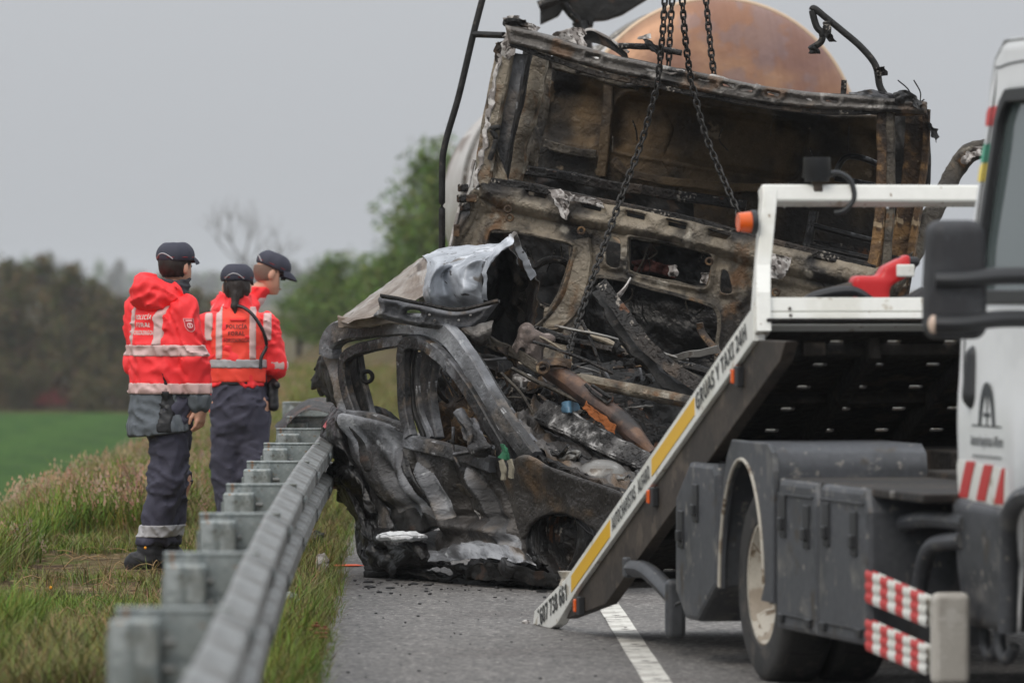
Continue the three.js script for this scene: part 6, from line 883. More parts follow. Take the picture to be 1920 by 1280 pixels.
// ---------------------------------------------------------------- burnt lorry cab hanging in the chains
{
  const cab = thing('burnt_lorry_cab', 'burnt out lorry cab shell without glass, tipped to one side', 'lorry cab', [0, 0, 0]);
  const KO = P(1300, 405, 36.3), KF = plane(KO, P(1740, 482, 36.08).sub(P(900, 331, 36.52)), V(.174, .985, 0));
  const kp = (list, off = 0) => list.map(([x, y, o]) => KF.P(x, y, o ?? off));
  const kn = (x, y, s) => .008 * fb(x * 3 + s, y * 3, s, 3) + .0025 * fb(x * 16, y * 16, s, 2);
  const pan = (name, poly, mat, o = {}) => mk(name, panel({ poly: ring(KF, poly, o.n ?? 0, o.off ?? 0), holes: (o.holes ?? []).map((h) => ring(KF, h, o.hn ?? 36, o.off ?? 0)), z: (x, y, d) => (o.off ?? 0) + kn(x, y, o.s ?? 0) * (o.k ?? 1) + (o.z ? o.z(x, y, d) : 0), th: o.th ?? .03, r: o.r ?? .016, cell: o.cell ?? .013, frame: KF }), mat, o.parent ?? cab);
  const bar = (name, list, w, t, mat, o = {}) => mk(name, sweep(kp(list, o.off ?? 0), o.prof ?? rect(w, t), { up: KF.en, n: o.n ?? 40, rough: o.rough ?? .005, freq: o.freq ?? 7, s: o.s ?? 0, scale: o.scale, smooth: o.smooth }), mat, o.parent ?? cab);
  const flake = (name, list, mat, o = {}) => mk(name, sheet(list.map((r) => kp(r, o.off ?? .05)), { nu: o.nu ?? 18, nv: o.nv ?? 14, amp: o.amp ?? .03, crease: o.crease ?? .025, freq: o.freq ?? 10, tear: o.tear ?? .02, s: o.s ?? 0 }), mat, o.parent ?? cab);
  // header over the missing windscreen
  const HT = [[946, 46], [1010, 60], [1080, 82], [1160, 105], [1240, 121], [1320, 137], [1420, 159], [1520, 172], [1620, 179], [1738, 190]], HB = [[1738, 214], [1620, 208], [1520, 204], [1420, 194], [1320, 174], [1240, 154], [1160, 139], [1080, 118], [1010, 96], [955, 82]];
  const hd = pan('roof_header', [...HT, ...HB], M.header, { s: 31, off: .05, cell: .01, r: .006, th: .015, hn: 0, holes: [[1366, 160], [1400, 168], [1450, 176], [1112, 106], [1560, 188]].map(([x, y]) => [[x - 11, y - 3.5], [x + 11, y + .5], [x + 11, y + 4.5], [x - 11, y + .5]]), z: (x, y, q) => .03 * sst(0, .012, q) - .022 * sst(.03, .038, q) + .012 * nz(x * 2.5, 1, 4) });
  mk('header_top', sheet([kp(HT, .05), kp(HT.map(([x, y]) => [x + 2, y + 3]), -.18)], { nu: 80, nv: 6, amp: .01, freq: 6 }), M.header, hd); mk('header_return', sheet([kp(HB, .05), kp(HB.map(([x, y]) => [x, y - 6]), -.1)], { nu: 60, nv: 5, amp: .008, freq: 6 }), M.dark, hd);
  bar('header_lip', [[955, 82], [1040, 112], [1120, 138], [1240, 163], [1340, 182], [1440, 200], [1560, 210], [1650, 208]], .028, .05, M.dark, { parent: hd, off: .03, n: 70 });
  bar('header_ash', [[1200, 122], [1300, 142], [1400, 164], [1500, 180], [1600, 190]], .03, .05, M.ash, { parent: hd, off: .03, n: 60, rough: .03, freq: 9 });
  
  // windscreen side posts
  bar('a_pillar', [[950, 82], [935, 160], [918, 250], [904, 348]], .1, .08, M.beige, { n: 50 });
  bar('pillar_seam', [[938, 100], [922, 190], [908, 275], [893, 352]], .03, .06, M.ash, { n: 60, rough: .02, freq: 14, off: .02 });
  bar('pillar_channel', [[972, 100], [958, 180], [940, 270], [930, 330]], .1, .05, M.carGrey, { off: -.06, n: 50 });
  bar('chrome_strip', [[957, 106], [948, 160], [936, 215]], .012, .012, M.steel, { off: .01, rough: .003 });
  bar('door_post', [[1010, 96], [994, 180], [974, 260], [960, 335]], .13, .08, M.beige, { off: -.5, n: 50, rough: .02 });
  bar('gap_shade_bar', [[990, 96], [976, 180], [956, 260], [944, 335]], .05, .06, M.soot, { off: -.35, n: 40 });  // black bar paints the shaded gap between pillar channel and door post
  flake('door_post_lining', [[[990, 88], [1010, 92], [1035, 96]], [[984, 170], [1005, 175], [1030, 190]], [[968, 250], [988, 262], [1010, 290]], [[955, 330], [975, 345], [1000, 380]]], M.beige2, { off: -.9, amp: .04, tear: .0, nv: 30 });
  flake('pillar_foot', [[[905, 262], [925, 270], [940, 300]], [[900, 310], [925, 325], [955, 345]], [[893, 350], [930, 362], [985, 372]]], M.beige, { off: .02, tear: 0 });
  mk('door_handle_remains', rod(kp([[938, 238], [922, 242], [930, 262], [918, 300]], .06), .016, { n: 24 }), M.soot, cab);
  // windscreen sill with slots
  const slots = [[1005, 364], [1108, 388], [1190, 404], [1268, 422], [1346, 441], [1545, 482]].map(([x, y]) => [[x - 17, y - 8], [x + 17, y], [x + 17, y + 8], [x - 17, y]]);
  pan('windscreen_sill', [[896, 336], [940, 344], [1000, 350], [1080, 366], [1160, 382], [1260, 402], [1360, 424], [1450, 452], [1560, 478], [1650, 500], [1650, 545], [1560, 532], [1450, 510], [1340, 478], [1240, 454], [1150, 436], [1060, 420], [980, 402], [930, 388], [896, 368]], M.beige, { holes: slots, hn: 0, s: 3, off: .06, z: (x, y, d) => .045 * sst(.0, .05, d) - .03, cell: .011 });
  bar('sill_ledge', [[925, 342], [1000, 352], [1100, 374], [1200, 394], [1300, 415], [1420, 448], [1560, 482], [1645, 505]], .05, .16, M.dark, { off: -.04, n: 70 });
  flake('ash_drip', [[[1030, 355], [1050, 352], [1072, 362]], [[1040, 378], [1056, 380], [1066, 384]], [[1048, 400], [1058, 410], [1064, 414]]], M.ash, { off: .13, amp: .03 }); flake('ash_drip', [[[1432, 480], [1450, 476], [1486, 486]], [[1440, 500], [1456, 506], [1478, 508]], [[1446, 516], [1455, 522], [1464, 520]]], M.ash, { off: .13, s: 4 });
  flake('ash_crust', [[[1050, 362], [1090, 366], [1130, 376]], [[1050, 372], [1090, 380], [1130, 388]]], M.ash, { off: .12, s: 7, amp: .02 });
  for (const [x, y] of [[952, 392], [956, 408], [1090, 432], [1440, 535], [1455, 548], [1330, 490]]) { const g = new THREE.TorusGeometry(.018, .008, 8, 14); const p = KF.P(x, y, .1); g.translate(p.x, p.y, p.z); mk('bolt_boss', boxUV(g), M.rust, cab); }
  // stamped lower front with its openings
  const H1 = [[922, 432], [960, 434], [1010, 443], [1066, 456], [1076, 466], [1066, 505], [1050, 550], [1030, 585], [1000, 612], [950, 625], [905, 600], [902, 540], [912, 470]];
  const H3 = [[1185, 444], [1250, 455], [1326, 474], [1336, 486], [1330, 528], [1318, 540], [1250, 528], [1186, 514], [1178, 505], [1178, 452]];
  const H4 = [[1128, 518], [1180, 528], [1250, 548], [1328, 570], [1346, 584], [1350, 610], [1344, 660], [1344, 700], [1200, 700], [1080, 690], [1076, 650], [1088, 600], [1104, 550], [1114, 526]];
  const H2 = [[1140, 446], [1164, 451], [1162, 500], [1138, 494]], H5 = [[1354, 508], [1366, 510], [1374, 548], [1352, 546]];
  pan('front_panel', [[890, 352], [930, 372], [1000, 392], [1100, 414], [1200, 434], [1300, 458], [1400, 486], [1500, 508], [1650, 535], [1650, 640], [1560, 640], [1470, 650], [1450, 720], [1400, 740], [1372, 720], [1362, 705], [1060, 700], [960, 680], [850, 560], [846, 470], [868, 410]], M.beige, { holes: [H1, H2, H3, H4, H5], s: 7, cell: .012, k: .8, r: .014, th: .04, z: (x, y, d) => .035 * sst(.035, .0, d) - .03 * sst(.07, .11, d) + .012 * fb(x * 4, y * 4, 9, 2) });
  const rimOf = (h, w, t, off, mat, name) => bar(name, [...h, h[0]], w, t, mat, { off, n: 90, rough: .008 });
  bar('opening_flange', [H4[13], ...H4.slice(0, 8)], .022, .05, M.beige2, { off: .02, n: 80 }); rimOf(H3, .022, .05, -.01, M.beige2, 'opening_flange'); bar('opening_flange', H1.slice(0, 8), .024, .05, M.beige2, { off: -.01, n: 60 });
  bar('steering_support', [[1086, 448], [1092, 490], [1084, 535], [1068, 575], [1045, 600], [1020, 600]], .12, .09, M.beige, { off: -.02, n: 50, rough: .006, prof: [[-.075, -.02], [-.05, .03], [.05, .03], [.075, -.02], [.05, -.05], [-.05, -.05]] });
  { const g = new THREE.TorusGeometry(.14, .02, 10, 40); const p = KF.P(1038, 532, -.15); g.rotateY(-.2); g.translate(p.x, p.y, p.z); mk('steering_ring', boxUV(g), M.dark, cab); }
  flake('dash_core', [[[1176, 440], [1250, 450], [1340, 470]], [[1176, 480], [1250, 495], [1340, 515]], [[1176, 520], [1250, 535], [1340, 550]]], M.soot, { off: -.18, amp: .06, crease: .05, tear: 0, nu: 30, nv: 20 });
  flake('dash_wiring', [[[1185, 490], [1220, 486], [1262, 500]], [[1190, 510], [1225, 512], [1262, 522]]], std({ color: srgb(66, 32, 26), roughness: .9 }), { off: -.1, amp: .04, freq: 20, tear: .03 });
  for (const [x, y] of [[1262, 508], [1322, 520]]) flake('ash_lump', [[[x - 8, y - 10], [x + 8, y - 12]], [[x - 8, y + 10], [x + 8, y + 12]]], M.ash, { off: -.05, nu: 10, nv: 10, amp: .04, freq: 18 });
  flake('footwell_lining', [[[900, 425], [1000, 440], [1110, 460]], [[890, 540], [1000, 560], [1100, 580]], [[900, 680], [1000, 690], [1080, 700]]], M.soot, { off: -.55, amp: .08, crease: .05, tear: 0, nu: 30, nv: 26, freq: 5 });
  flake('tunnel_lining', [[[1080, 510], [1220, 530], [1380, 570]], [[1070, 620], [1220, 630], [1380, 650]], [[1070, 740], [1220, 740], [1380, 740]]], M.char, { off: -.9, amp: .06, tear: 0, nu: 24, nv: 20, freq: 3 });
  // back wall with stamped recesses
  const rrc = (x, y, a, b, c, d, r) => { const [x0, y0] = KF.px(a, b, -1.5), [x1, y1] = KF.px(c, d, -1.5), dx = Math.max(x0 - x, x - x1), dy = Math.max(y1 - y, y - y0); return Math.hypot(Math.max(dx + r, 0), Math.max(dy + r, 0)) + Math.min(Math.max(dx, dy) + r, 0) - r; };
  const wz = (x, y) => { let z = 0; for (const [a, b, c, d] of [[1025, 150, 1128, 275], [1158, 170, 1500, 345], [1530, 225, 1640, 360]]) z -= .08 * sst(.02, -.05, rrc(x, y, a, b, c, d, .1)); z += .03 * sst(.03, 0, Math.abs(rrc(x, y, 1158, 170, 1500, 345, .1))); return z; };
  const bw = pan('back_wall', [[1012, 108], [1040, 104], [1100, 118], [1180, 140], [1245, 156], [1236, 190], [1262, 240], [1240, 300], [1275, 350], [1250, 440], [1000, 400], [960, 380], [975, 300], [990, 220]], M.backwall, { off: -1.5, z: wz, s: 11, holes: [[[1136, 190], [1143, 190], [1139, 256], [1131, 256]]], hn: 0, cell: .014 });
  bar('wall_top_rail', [[1036, 112], [1080, 124], [1130, 136], [1200, 156]], .1, .05, M.beige2, { off: -1.44, parent: bw, rough: .01 });
  for (const [x, y, w, h] of [[1084, 131, .035, .035], [1122, 137, .06, .025], [1196, 160, .14, .025]]) mk('wall_hole', boxG(w, h, .02, 0, 0, 0, .012), M.char, bw).position.copy(KF.P(x, y, -1.405));
  bar('wall_rib', [[1142, 140], [1140, 200], [1134, 275], [1128, 330]], .06, .05, M.backwall, { off: -1.46, parent: bw });
  bar('recess_edge', [[1022, 268], [1070, 282], [1118, 288]], .05, .04, M.beige2, { off: -1.45, parent: bw, rough: .01 }); bar('recess_edge', [[1150, 300], [1180, 326], [1260, 340], [1380, 352], [1480, 350]], .05, .04, M.backwall, { off: -1.44, parent: bw, rough: .01 });
  pan('sooty_back_wall', [[1240, 150], [1340, 178], [1440, 200], [1560, 215], [1665, 214], [1660, 540], [1500, 505], [1350, 460], [1245, 440], [1270, 350], [1236, 300], [1256, 240], [1230, 190]], M.backwall, { off: -1.505, z: wz, s: 12, cell: .016 });
  flake('bunk_remains', [[[960, 318], [1060, 330], [1160, 350], [1300, 380]], [[965, 350], [1060, 362], [1160, 385], [1300, 415]], [[970, 372], [1060, 385], [1160, 405], [1300, 440]]], M.soot, { off: -1.0, amp: .05, tear: 0, nu: 40, nv: 16, freq: 5 });
  bar('bunk_edge', [[975, 318], [1060, 330], [1130, 345], [1240, 362], [1400, 385]], .06, .06, M.dark, { off: -.9, n: 40 });
  pan('cab_floor', [[905, 400], [1640, 560], [1640, 620], [905, 470]], M.soot, { off: -.8, cell: .05 });
  flake('roof_panel', [[[1190, 130], [1320, 162], [1500, 192], [1655, 206]], [[1190, 138], [1320, 168], [1500, 198], [1660, 212]]].map((r, i) => r.map(([x, y]) => [x, y, i ? -1.5 : -.03])), M.soot, { amp: .02, crease: 0, tear: 0, nu: 30, nv: 20 });
  // right hand posts
  bar('a_pillar', [[1656, 206], [1657, 300], [1652, 400], [1642, 480], [1628, 530]], .065, .07, M.rust, { n: 50 }); bar('pillar_strip', [[1670, 208], [1672, 300], [1670, 400], [1664, 470], [1660, 540]], .045, .05, M.beige2, { n: 50, off: .02 });
  bar('b_pillar', [[1722, 205], [1720, 290], [1708, 380], [1694, 470], [1680, 560]], .14, .06, M.rust, { n: 50, off: -.3 }); bar('b_pillar_edge', [[1738, 205], [1736, 290], [1722, 390], [1708, 480]], .04, .06, M.rust, { n: 40, off: -.25 });
  bar('side_header', [[1650, 206], [1690, 208], [1738, 204]], .06, .07, M.rust, { n: 20, off: -.02 });
  flake('side_lining', [[[1664, 212], [1690, 214], [1715, 212]], [[1664, 380], [1690, 385], [1700, 390]], [[1655, 550], [1675, 555], [1690, 560]]], M.soot, { off: -.6, amp: .03, tear: 0, nu: 16, nv: 30 });
  bar('grab_pole', [[1738, 228], [1741, 290], [1740, 352]], .02, .02, M.soot, { prof: circ(.016), smooth: true, off: -.3, rough: .004 });
  flake('hanging_scrap', [[[1736, 226], [1748, 238], [1760, 240]], [[1742, 236], [1750, 256], [1758, 268]]], M.soot, { off: -.2, nu: 12, nv: 10 });
  flake('pillar_base', [[[1650, 470], [1690, 480], [1712, 470]], [[1640, 520], [1680, 530], [1700, 520]], [[1630, 560], [1670, 575], [1700, 560]]], M.beige2, { off: -.1, tear: 0 });
  // remains of the roof
  flake('roof_remains', [[[942, 40], [965, 34], [990, 40], [1006, 48]], [[948, 56], [970, 50], [992, 60], [1004, 62]], [[950, 70], [972, 74], [990, 76], [1000, 74]]], M.ash, { off: -.05, amp: .06, crease: .05, freq: 14, tear: .05, nu: 30, nv: 20 });
  flake('roof_remains', [[[940, 36], [960, 32], [985, 36]], [[945, 44], [965, 46], [990, 50]]], M.soot, { off: .06, amp: .05, crease: .04, freq: 14, tear: .04, s: 5 });
  flake('corner_bracket', [[[948, 62], [962, 58], [972, 72]], [[938, 95], [955, 92], [966, 96]], [[926, 120], [946, 118], [955, 110]]], M.ash, { off: .06, amp: .03, s: 9 }); flake('corner_bracket', [[[930, 78], [945, 76]], [[926, 112], [940, 116]]], M.rust, { off: .05, s: 3, nu: 12, nv: 12 });
  flake('roof_skin_curl', [[[1012, 80], [1040, 62], [1076, 50], [1098, 54]], [[1018, 86], [1045, 76], [1074, 68], [1096, 72]], [[1024, 92], [1050, 90], [1074, 84], [1100, 94]]], M.ash, { off: -.12, amp: .03, crease: .02, freq: 7, nu: 26 });
  flake('roof_hatch', [[[1074, 80], [1104, 56], [1140, 72], [1176, 100]], [[1078, 88], [1110, 80], [1145, 92], [1182, 118]]], M.soot, { off: -.3, amp: .01, crease: .008, tear: 0 }); bar('hatch_edge', [[1073, 78], [1104, 55], [1140, 70], [1178, 98]], .014, .02, M.ash, { off: -.28, rough: .005 });
  bar('roof_bracket', [[1160, 86], [1215, 88], [1250, 94], [1278, 98]], .02, .02, M.dark, { off: -.2, prof: circ(.018), smooth: true }); flake('roof_bracket_plate', [[[1206, 70], [1222, 78], [1240, 92]], [[1218, 92], [1230, 98], [1244, 108]]], M.char, { off: -.15, amp: .02, nu: 14 }); flake('bracket_tip', [[[1196, 68], [1218, 62]], [[1198, 72], [1218, 72]]], M.ash, { off: -.14, nu: 8, nv: 8 });
  flake('roof_edge_wreck', [[[1590, 176], [1630, 168], [1680, 176], [1722, 186]], [[1596, 190], [1640, 186], [1690, 188], [1730, 200]], [[1600, 204], [1640, 206], [1690, 202], [1734, 212]]], M.carDark, { off: .05, amp: .045, crease: .035, freq: 9, nu: 40, nv: 20 }); flake('roof_edge_wreck', [[[1674, 176], [1700, 168], [1726, 190]], [[1680, 196], [1705, 196], [1730, 206]]], M.char, { off: .1, amp: .03, s: 6 });
  for (const pts of [[[1712, 190], [1704, 168], [1684, 150]], [[1726, 192], [1726, 172], [1714, 150]], [[1720, 196], [1734, 186]]]) mk('bare_wire', rod(kp(pts, .05), .004, { n: 12, k: 5 }), M.dark, cab);
  bar('aerial_mount', [[1582, 150], [1582, 190]], .03, .02, M.dark, { off: 0 });
  // mirror frame sticking up over the roof
  mk('mirror_frame', rod(kp([[1660, 178], [1650, 160], [1642, 122], [1615, 88], [1580, 58], [1548, 32], [1528, 16], [1524, 22], [1532, 50], [1542, 62], [1540, 78], [1520, 92]], -.05), .02, { n: 90, k: 10 }), M.soot, cab); flake('mirror_clamp', [[[1542, 42], [1560, 40]], [[1548, 66], [1560, 62]], [[1556, 78], [1568, 76]]], M.dark, { off: 0, nu: 12, nv: 16 }); flake('mirror_clamp', [[[1514, 88], [1530, 84]], [[1520, 100], [1536, 98]]], M.char, { off: 0, nu: 10, nv: 10 }); flake('mirror_clamp', [[[1640, 128], [1660, 124]], [[1642, 142], [1664, 140]]], M.dark, { off: 0, nu: 10, nv: 10 });
  // left hand door edge, hinges and the tube frame
  pan('door_edge', [[893, 352], [900, 380], [884, 420], [864, 450], [850, 480], [838, 520], [828, 520], [842, 460], [866, 400], [880, 358]], M.beige, { off: .02, s: 21 }); pan('door_skin', [[876, 380], [880, 400], [860, 430], [852, 440], [862, 396]], M.carGrey, { off: .05, s: 22 }); bar('door_skin_edge', [[890, 300], [876, 350], [862, 392], [848, 440], [838, 490]], .014, .03, M.ash, { off: .05, rough: .006 });
  for (const [x, y] of [[868, 352], [866, 372], [884, 372], [872, 388]]) mk('hinge', boxG(.06, .045, .05, 0, 0, 0, .01), x > 880 ? M.rust : M.dark, cab).position.copy(KF.P(x, y, .06));
  mk('rust_spot_plate', boxG(.035, .07, .012, 0, 0, 0, .006), M.rust, cab).position.copy(KF.P(856, 432, .07));
  mk('tube_frame', merge([rod([P(912, -30, 36.9), P(888, 62, 36.9), P(860, 180, 36.9), P(834, 272, 36.9), P(829, 330, 36.9), P(829, 520, 36.9)], .02, { n: 80, k: 10 }), rod([P(888, 64, 36.9), P(945, 66, 36.7)], .02, { n: 6, k: 10 })]), M.soot, cab); bar('peeled_paint', [[900, 20], [890, 58], [868, 150], [850, 215]], .012, .03, M.ash, { off: -.38, rough: .02, freq: 9 });
  // grab rails and step ladder inside
  for (const pts of [[[1566, 334], [1576, 306], [1592, 293], [1620, 297], [1646, 308]], [[1566, 334], [1610, 342], [1640, 348]], [[1516, 420], [1560, 432], [1640, 452]], [[1512, 460], [1560, 470], [1640, 486]], [[1524, 396], [1516, 440], [1506, 480]], [[1530, 396], [1522, 440], [1514, 482]]]) mk('grab_rail', rod(kp(pts, -.7), .018, { n: 20 }), M.char, cab);
  flake('ladder_tread', [[[1520, 448], [1570, 455], [1640, 468]], [[1520, 460], [1570, 470], [1640, 486]]], M.dark, { off: -.75, amp: .01, crease: 0, tear: 0 });
  // burnt looms hanging in the openings
  for (let i = 0; i < 26; i++) { const [x, y, o] = [[rr(930, 1060), rr(440, 470), -.2], [rr(1130, 1330), rr(530, 575), -.15], [rr(1190, 1320), rr(455, 480), -.1], [rr(1000, 1640), rr(200, 220) + rr(0, 60), -1.3]][i % 4], l = rr(20, 70); mk('burnt_wire', rod(kp([[x, y], [x + rr(-10, 10), y + l * .5], [x + rr(-25, 25), y + l]], o), rr(.003, .006), { n: 10, k: 5 }), i % 3 ? M.dark : M.beige2, cab); }
  // bent exhaust stack behind
  mk('exhaust_stack', rod([P(1870, 282, 37.2), P(1842, 278, 37.2), P(1815, 288, 37.2), P(1792, 318, 37.2), P(1768, 366, 37.1), P(1738, 425, 37), P(1700, 500, 36.9)], .055, { n: 60, k: 14, rough: .012, freq: 9 }), M.beige2, cab);
  flake('exhaust_flaking', [[[1800, 300], [1822, 280], [1860, 274]], [[1812, 310], [1828, 296], [1860, 292]]], M.ash, { off: -.72, amp: .02, freq: 16, tear: .03 });
  // lower structure that carries the shell
  const lowS = sheet([[P(900, 660, 36.6), P(1100, 690, 36.7), P(1400, 690, 36.7), P(1640, 620, 36.6)], [P(900, 880, 36.5), P(1100, 900, 36.4), P(1400, 900, 36.4), P(1640, 880, 36.5)], [P(900, 1068, 36.3), P(1100, 1066, 36.2), P(1400, 1066, 36.2), P(1640, 1066, 36.3)]], { nu: 50, nv: 40, amp: .1, crease: .08, freq: 3 });
  mk('engine_cradle', lowS, M.soot, cab);
}
// ---------------------------------------------------------------- chains
{
  const linkG = (() => { const L = .03, R = .014, pts = []; for (let i = 0; i < 20; i++) { const a = i / 20 * 6.283; pts.push(V(Math.cos(a) * R, Math.sin(a) * R + (Math.sin(a) >= 0 ? 1 : -1) * (L - R) * .62, 0)); } const g = new THREE.TubeGeometry(new THREE.CatmullRomCurve3(pts, true), 24, .0058, 6, true); return boxUV(g); })();
  const chain = (pts, label) => { const t = thing('chain', label, 'chain', [0, 0, 0], 0, undefined), c = new THREE.CatmullRomCurve3(pts, false, 'catmullrom', .3), n = Math.round(c.getLength() / .0385); for (let i = 0; i <= n; i++) { const u = i / n, p = c.getPointAt(u), tg = c.getTangentAt(u); const m = mk('link', linkG, M.chain, t); m.position.copy(p); m.quaternion.setFromUnitVectors(V(0, 1, 0), tg.clone().negate()); m.rotateY((i % 2) * 1.5708 + .5 + rr(-.15, .15)); m.scale.setScalar(1.1); } };
  chain([P(1248, -24, 35.4), P(1243, 60, 35.4), P(1232, 160, 35.5), P(1205, 260, 35.55), P(1172, 350, 35.5), P(1140, 440, 35.4), P(1105, 540, 35.2), P(1078, 620, 35), P(1062, 676, 34.6)], 'long steel chain running down to the rust brown cylinder');
  chain([P(1262, -24, 36.6), P(1258, 40, 36.6), P(1254, 118, 36.6)], 'short chain hanging close beside the longest chain');
  chain([P(1278, -24, 35.4), P(1284, 60, 35.45), P(1296, 150, 35.6), P(1322, 250, 35.6), P(1350, 320, 35.55), P(1396, 425, 35.4)], 'steel chain slanting across the sooty windscreen opening to the sill');
  chain([P(1322, -24, 36.7), P(1328, 40, 36.7), P(1334, 100, 36.7), P(1342, 160, 36.7)], 'short chain hanging in front of the copper coloured tank end, behind the roof header');
}
// ---------------------------------------------------------------- tanker behind
{
  const a = P(1346, 248, 48), b = P(1046, 372, 58), ax = b.clone().sub(a), L = ax.length(); ax.normalize();
  const t = thing('road_tanker', 'scorched road tanker with a copper tinted domed tank end', 'tanker', [a.x, 0, a.z]);
  const q = new THREE.Quaternion().setFromUnitVectors(V(0, 1, 0), ax), R = 1.06, off = V(0, a.y - .06, 0);
  const put = (g, name, m) => { g.applyQuaternion(q); g.translate(off.x, off.y, off.z); return mk(name, g, m, t); };
  const dm = []; for (let i = 0; i <= 22; i++) { const u = i / 22 * 1.5708; dm.push(new THREE.Vector2(R * Math.pow(Math.sin(u), .82), -.24 * Math.cos(u))); } dm[0].x = 0;
  const tint = makeTex(512, (u, v) => { const m = fbt(u, v, 4, 5, 3), st = vn(u, .5, 128, 7) * .6 + vn(u, v, 32, 9) * .4, p = sst(.3, .75, fbt(u, v, 3, 3, 13)), w = sst(.6, .72, fbt(u, v, 7, 5, 23)); let c = mixc([146, 106, 82], [122, 92, 86], p); c = mixc(c, [164, 126, 98], sst(.4, .75, m)); c = mixc(c, [128, 112, 116], w * .5); const k = (st - .5) * 7; return [c[0] + k, c[1] + k, c[2] + k]; }, .5);
  const dg = new THREE.LatheGeometry(dm, 72), dp = dg.attributes.position, duv = dg.attributes.uv; for (let i = 0; i < dp.count; i++) duv.setXY(i, dp.getX(i) + 1.3, dp.getZ(i) + 1.1);
  put(dg, 'tank_end', std({ map: tint, roughness: .42, metalness: .35, bumpMap: bumpFine, bumpScale: .004 }));
  const rim = new THREE.TorusGeometry(R, .022, 10, 80); rim.rotateX(Math.PI / 2); put(boxUV(rim), 'tank_seam', std({ color: srgb(200, 176, 150), roughness: .5, metalness: .3 }));
  const body = new THREE.CylinderGeometry(R, R, L, 72, 8, true); body.translate(0, L / 2, 0); put(boxUV(body), 'tank_body', std({ map: layered(512, [188, 182, 176], [[[160, 152, 146], 4, .46, .62, 7], [[206, 203, 198], 8, .58, .7, 17], [[128, 112, 100], 6, .64, .74, 27]], .3), roughness: .45, metalness: .25 }));
  const re = new THREE.SphereGeometry(R, 40, 16, 0, 6.283, 0, 1.5708); re.scale(1, .24, 1); re.translate(0, L, 0); put(boxUV(re), 'tank_rear', M.steel);
  for (const s of [1, 4.5, 8]) { const g = new THREE.TorusGeometry(R + .01, .03, 8, 60); g.rotateX(Math.PI / 2); g.translate(0, s, 0); put(boxUV(g), 'tank_band', M.steel); }
  const ch = new THREE.Group(); ch.name = 'trailer_chassis'; t.add(ch); ch.rotation.y = Math.atan2(-ax.x, -ax.z) ; mk('frame_rail', boxG(.9, .3, L - .5, 0, 1.3, -L / 2), M.under, ch);
  for (const z of [-.8, -6.2, -7.6]) for (const x of [-.85, .85]) { const w = new THREE.CylinderGeometry(.5, .5, .32, 32); w.rotateZ(Math.PI / 2); w.translate(x, .5, z); mk('wheel', boxUV(w), M.rubber, ch); }
  for (const [z, h] of [[-1, 1.2], [-6.9, 1.2]]) mk('saddle', boxG(1.2, 1.1, .3, 0, 1.3, z), M.under, ch);
  // charred frame over the tank
  const D = (x, y, d = 46.5) => P(x, y, d);
  const cf = thing('charred_top_frame', 'charred black frame standing above the lorry cab in front of the tank', 'frame', [0, 0, 0]), f2 = plane(D(1100, 0), V(1, 0, 0), V(0, 1, 0));
  mk('plate', panel({ poly: [[1013, -40], [1013, 44], [1048, 28], [1062, 6], [1069, 6], [1068, 28], [1084, 46], [1112, 50], [1114, 38], [1138, 36], [1168, 26], [1216, -4], [1250, -40]].map(([x, y]) => f2.px(x, y)), z: (x, y) => .01 * fb(x * 4, y * 4, 2, 3), th: .3, r: .006, cell: .012, frame: f2 }), M.soot, cf);
  mk('post', rod([D(1088, 40), D(1096, 90), D(1100, 200), D(1100, 400), D(1100, 939)], .06, { n: 30 }), M.char, cf);
  mk('strut', rod([D(1040, -20, 46.4), D(1066, 20, 46.4), D(1085, 40, 46.4)], .03), M.dark, cf);
  mk('vapour_pipe', rod([D(1010, 12, 46.3), D(1050, -4, 46.3), D(1110, -20, 46.3)], .04), M.dark, cf);
}
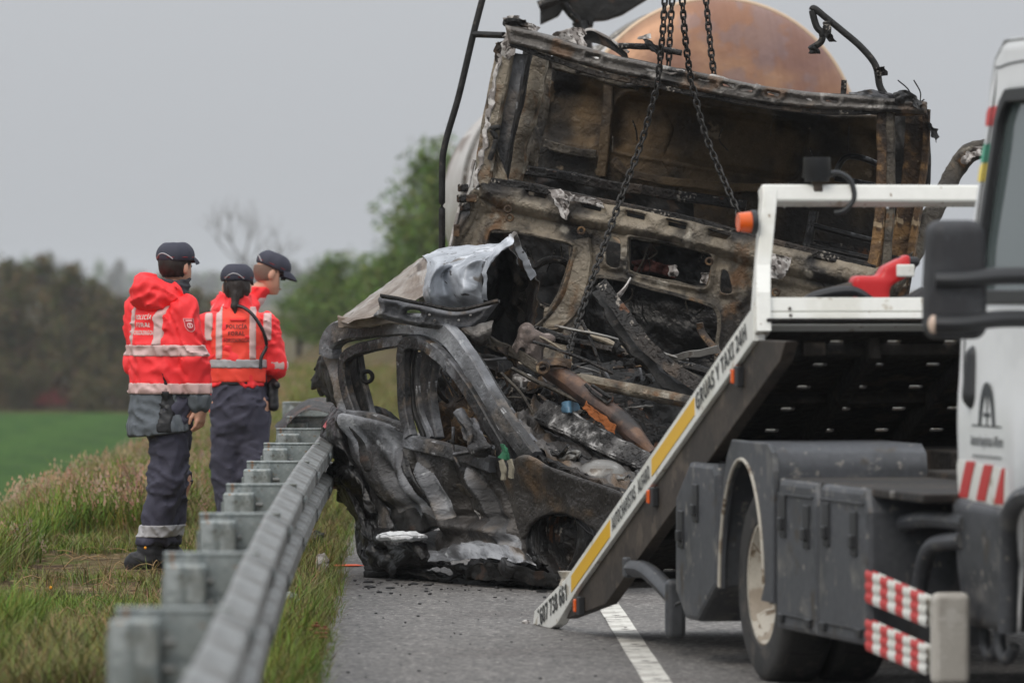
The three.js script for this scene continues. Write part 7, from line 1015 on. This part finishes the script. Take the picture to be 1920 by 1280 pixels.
// ---------------------------------------------------------------- small debris on the road
{
  const G = (px, py) => { const d = EYE * FPX / (py - HORIZON); return [(px - 960) / FPX * d, d]; };
  const bit = (name, label, px, py, r, mat, cat, y = .0) => { const [x, d] = G(px, py), g = new THREE.IcosahedronGeometry(1, 2), p = g.attributes.position; for (let i = 0; i < p.count; i++) { const k = 1 + .45 * fb(p.getX(i) * 2 + px, p.getY(i) * 2, p.getZ(i) * 2 + py, 3); p.setXYZ(i, p.getX(i) * k * r[0], p.getY(i) * k * r[1], p.getZ(i) * k * r[2]); } g.computeVertexNormals(); const o = mk(name, boxUV(g), mat); o.position.set(x, Math.max(terr(x, d) + .02, 0) * (x < railX(d) + .1 ? 1 : 0) + r[1] * .6 + y, -d); return tag(o, label, cat); };
  bit('crumpled_foil', 'crumpled greenish foil litter lying in the grass under the barrier', 538, 1152, [.06, .035, .05], std({ color: srgb(168, 178, 172), roughness: .25, metalness: .5 }), 'litter', .05); bit('black_shard', 'black plastic shard beside the crumpled foil', 514, 1160, [.035, .02, .03], M.char, 'shard', .03);
  bit('paper_scrap', 'torn pale paper scrap stuck in the verge grass', 604, 1086, [.035, .055, .01], M.ash, 'litter', .05); bit('white_chip', 'white chip beside the tail of the truck bed', 986, 1169, [.018, .012, .02], M.ash, 'debris'); bit('rail_coil', 'rusty coil under the broken end of the crash barrier', 590, 1030, [.07, .06, .05], M.dark, 'coil', .02);
  const [ox, od] = G(640, 1062); const om = mk('orange_paint_mark', boxG(.22, .004, .16, 0, .004, 0, .002), std({ color: srgb(236, 84, 30), roughness: .7 })); om.position.set(ox, .003, -od); om.rotation.y = .3; tag(om, 'orange spray mark on the road edge by the car', 'paint mark');
  const bits = []; for (let i = 0; i < 70; i++) { const px = rr(600, 1180), py = 1095 + 185 * Math.pow(rnd(), 1.6), [x, d] = G(px, py), g = new THREE.IcosahedronGeometry(rr(.002, .008), 0); g.scale(rr(.7, 1.6), .6, rr(.7, 1.6)); g.translate(x, .004, -d); bits.push(boxUV(g)); }
  for (let i = 0; i < 170; i++) { const px = rr(660, 1130), py = 1122 - 40 * Math.sqrt(rnd()) + 6 * rnd(), [x, d] = G(px, py), g = new THREE.IcosahedronGeometry(.003 + .015 * rnd() ** 3, 0); g.scale(rr(.5, 2.2), .5, rr(.5, 2.2)); g.rotateY(rnd() * 6); g.translate(x, .005, -d); bits.push(boxUV(g)); }
  tag(stuff(mk('soot_crumbs', merge(bits), M.char)), 'black burnt crumbs scattered on the asphalt', 'debris');
  const leaf = []; for (let i = 0; i < 40; i++) { const top = i < 22, px = rr(560, 610) - (top ? -0 : 20), py = top ? rr(1190, 1215) : rr(1258, 1285), [x, d] = G(px, py), g = new THREE.IcosahedronGeometry(rr(.008, .02), 0); g.scale(1.4, .5, 1.4); g.translate(x, .03 + rnd() * .03, -d); leaf.push(boxUV(g)); }
  tag(stuff(mk('reddish_weeds', merge(leaf), std({ color: srgb(110, 52, 34), roughness: .95 }))), 'small reddish brown weeds along the asphalt edge', 'weeds');
}
scene.traverse((o) => { if (o.isMesh) { o.castShadow = true; o.receiveShadow = true; } });
renderer.render(scene, camera);
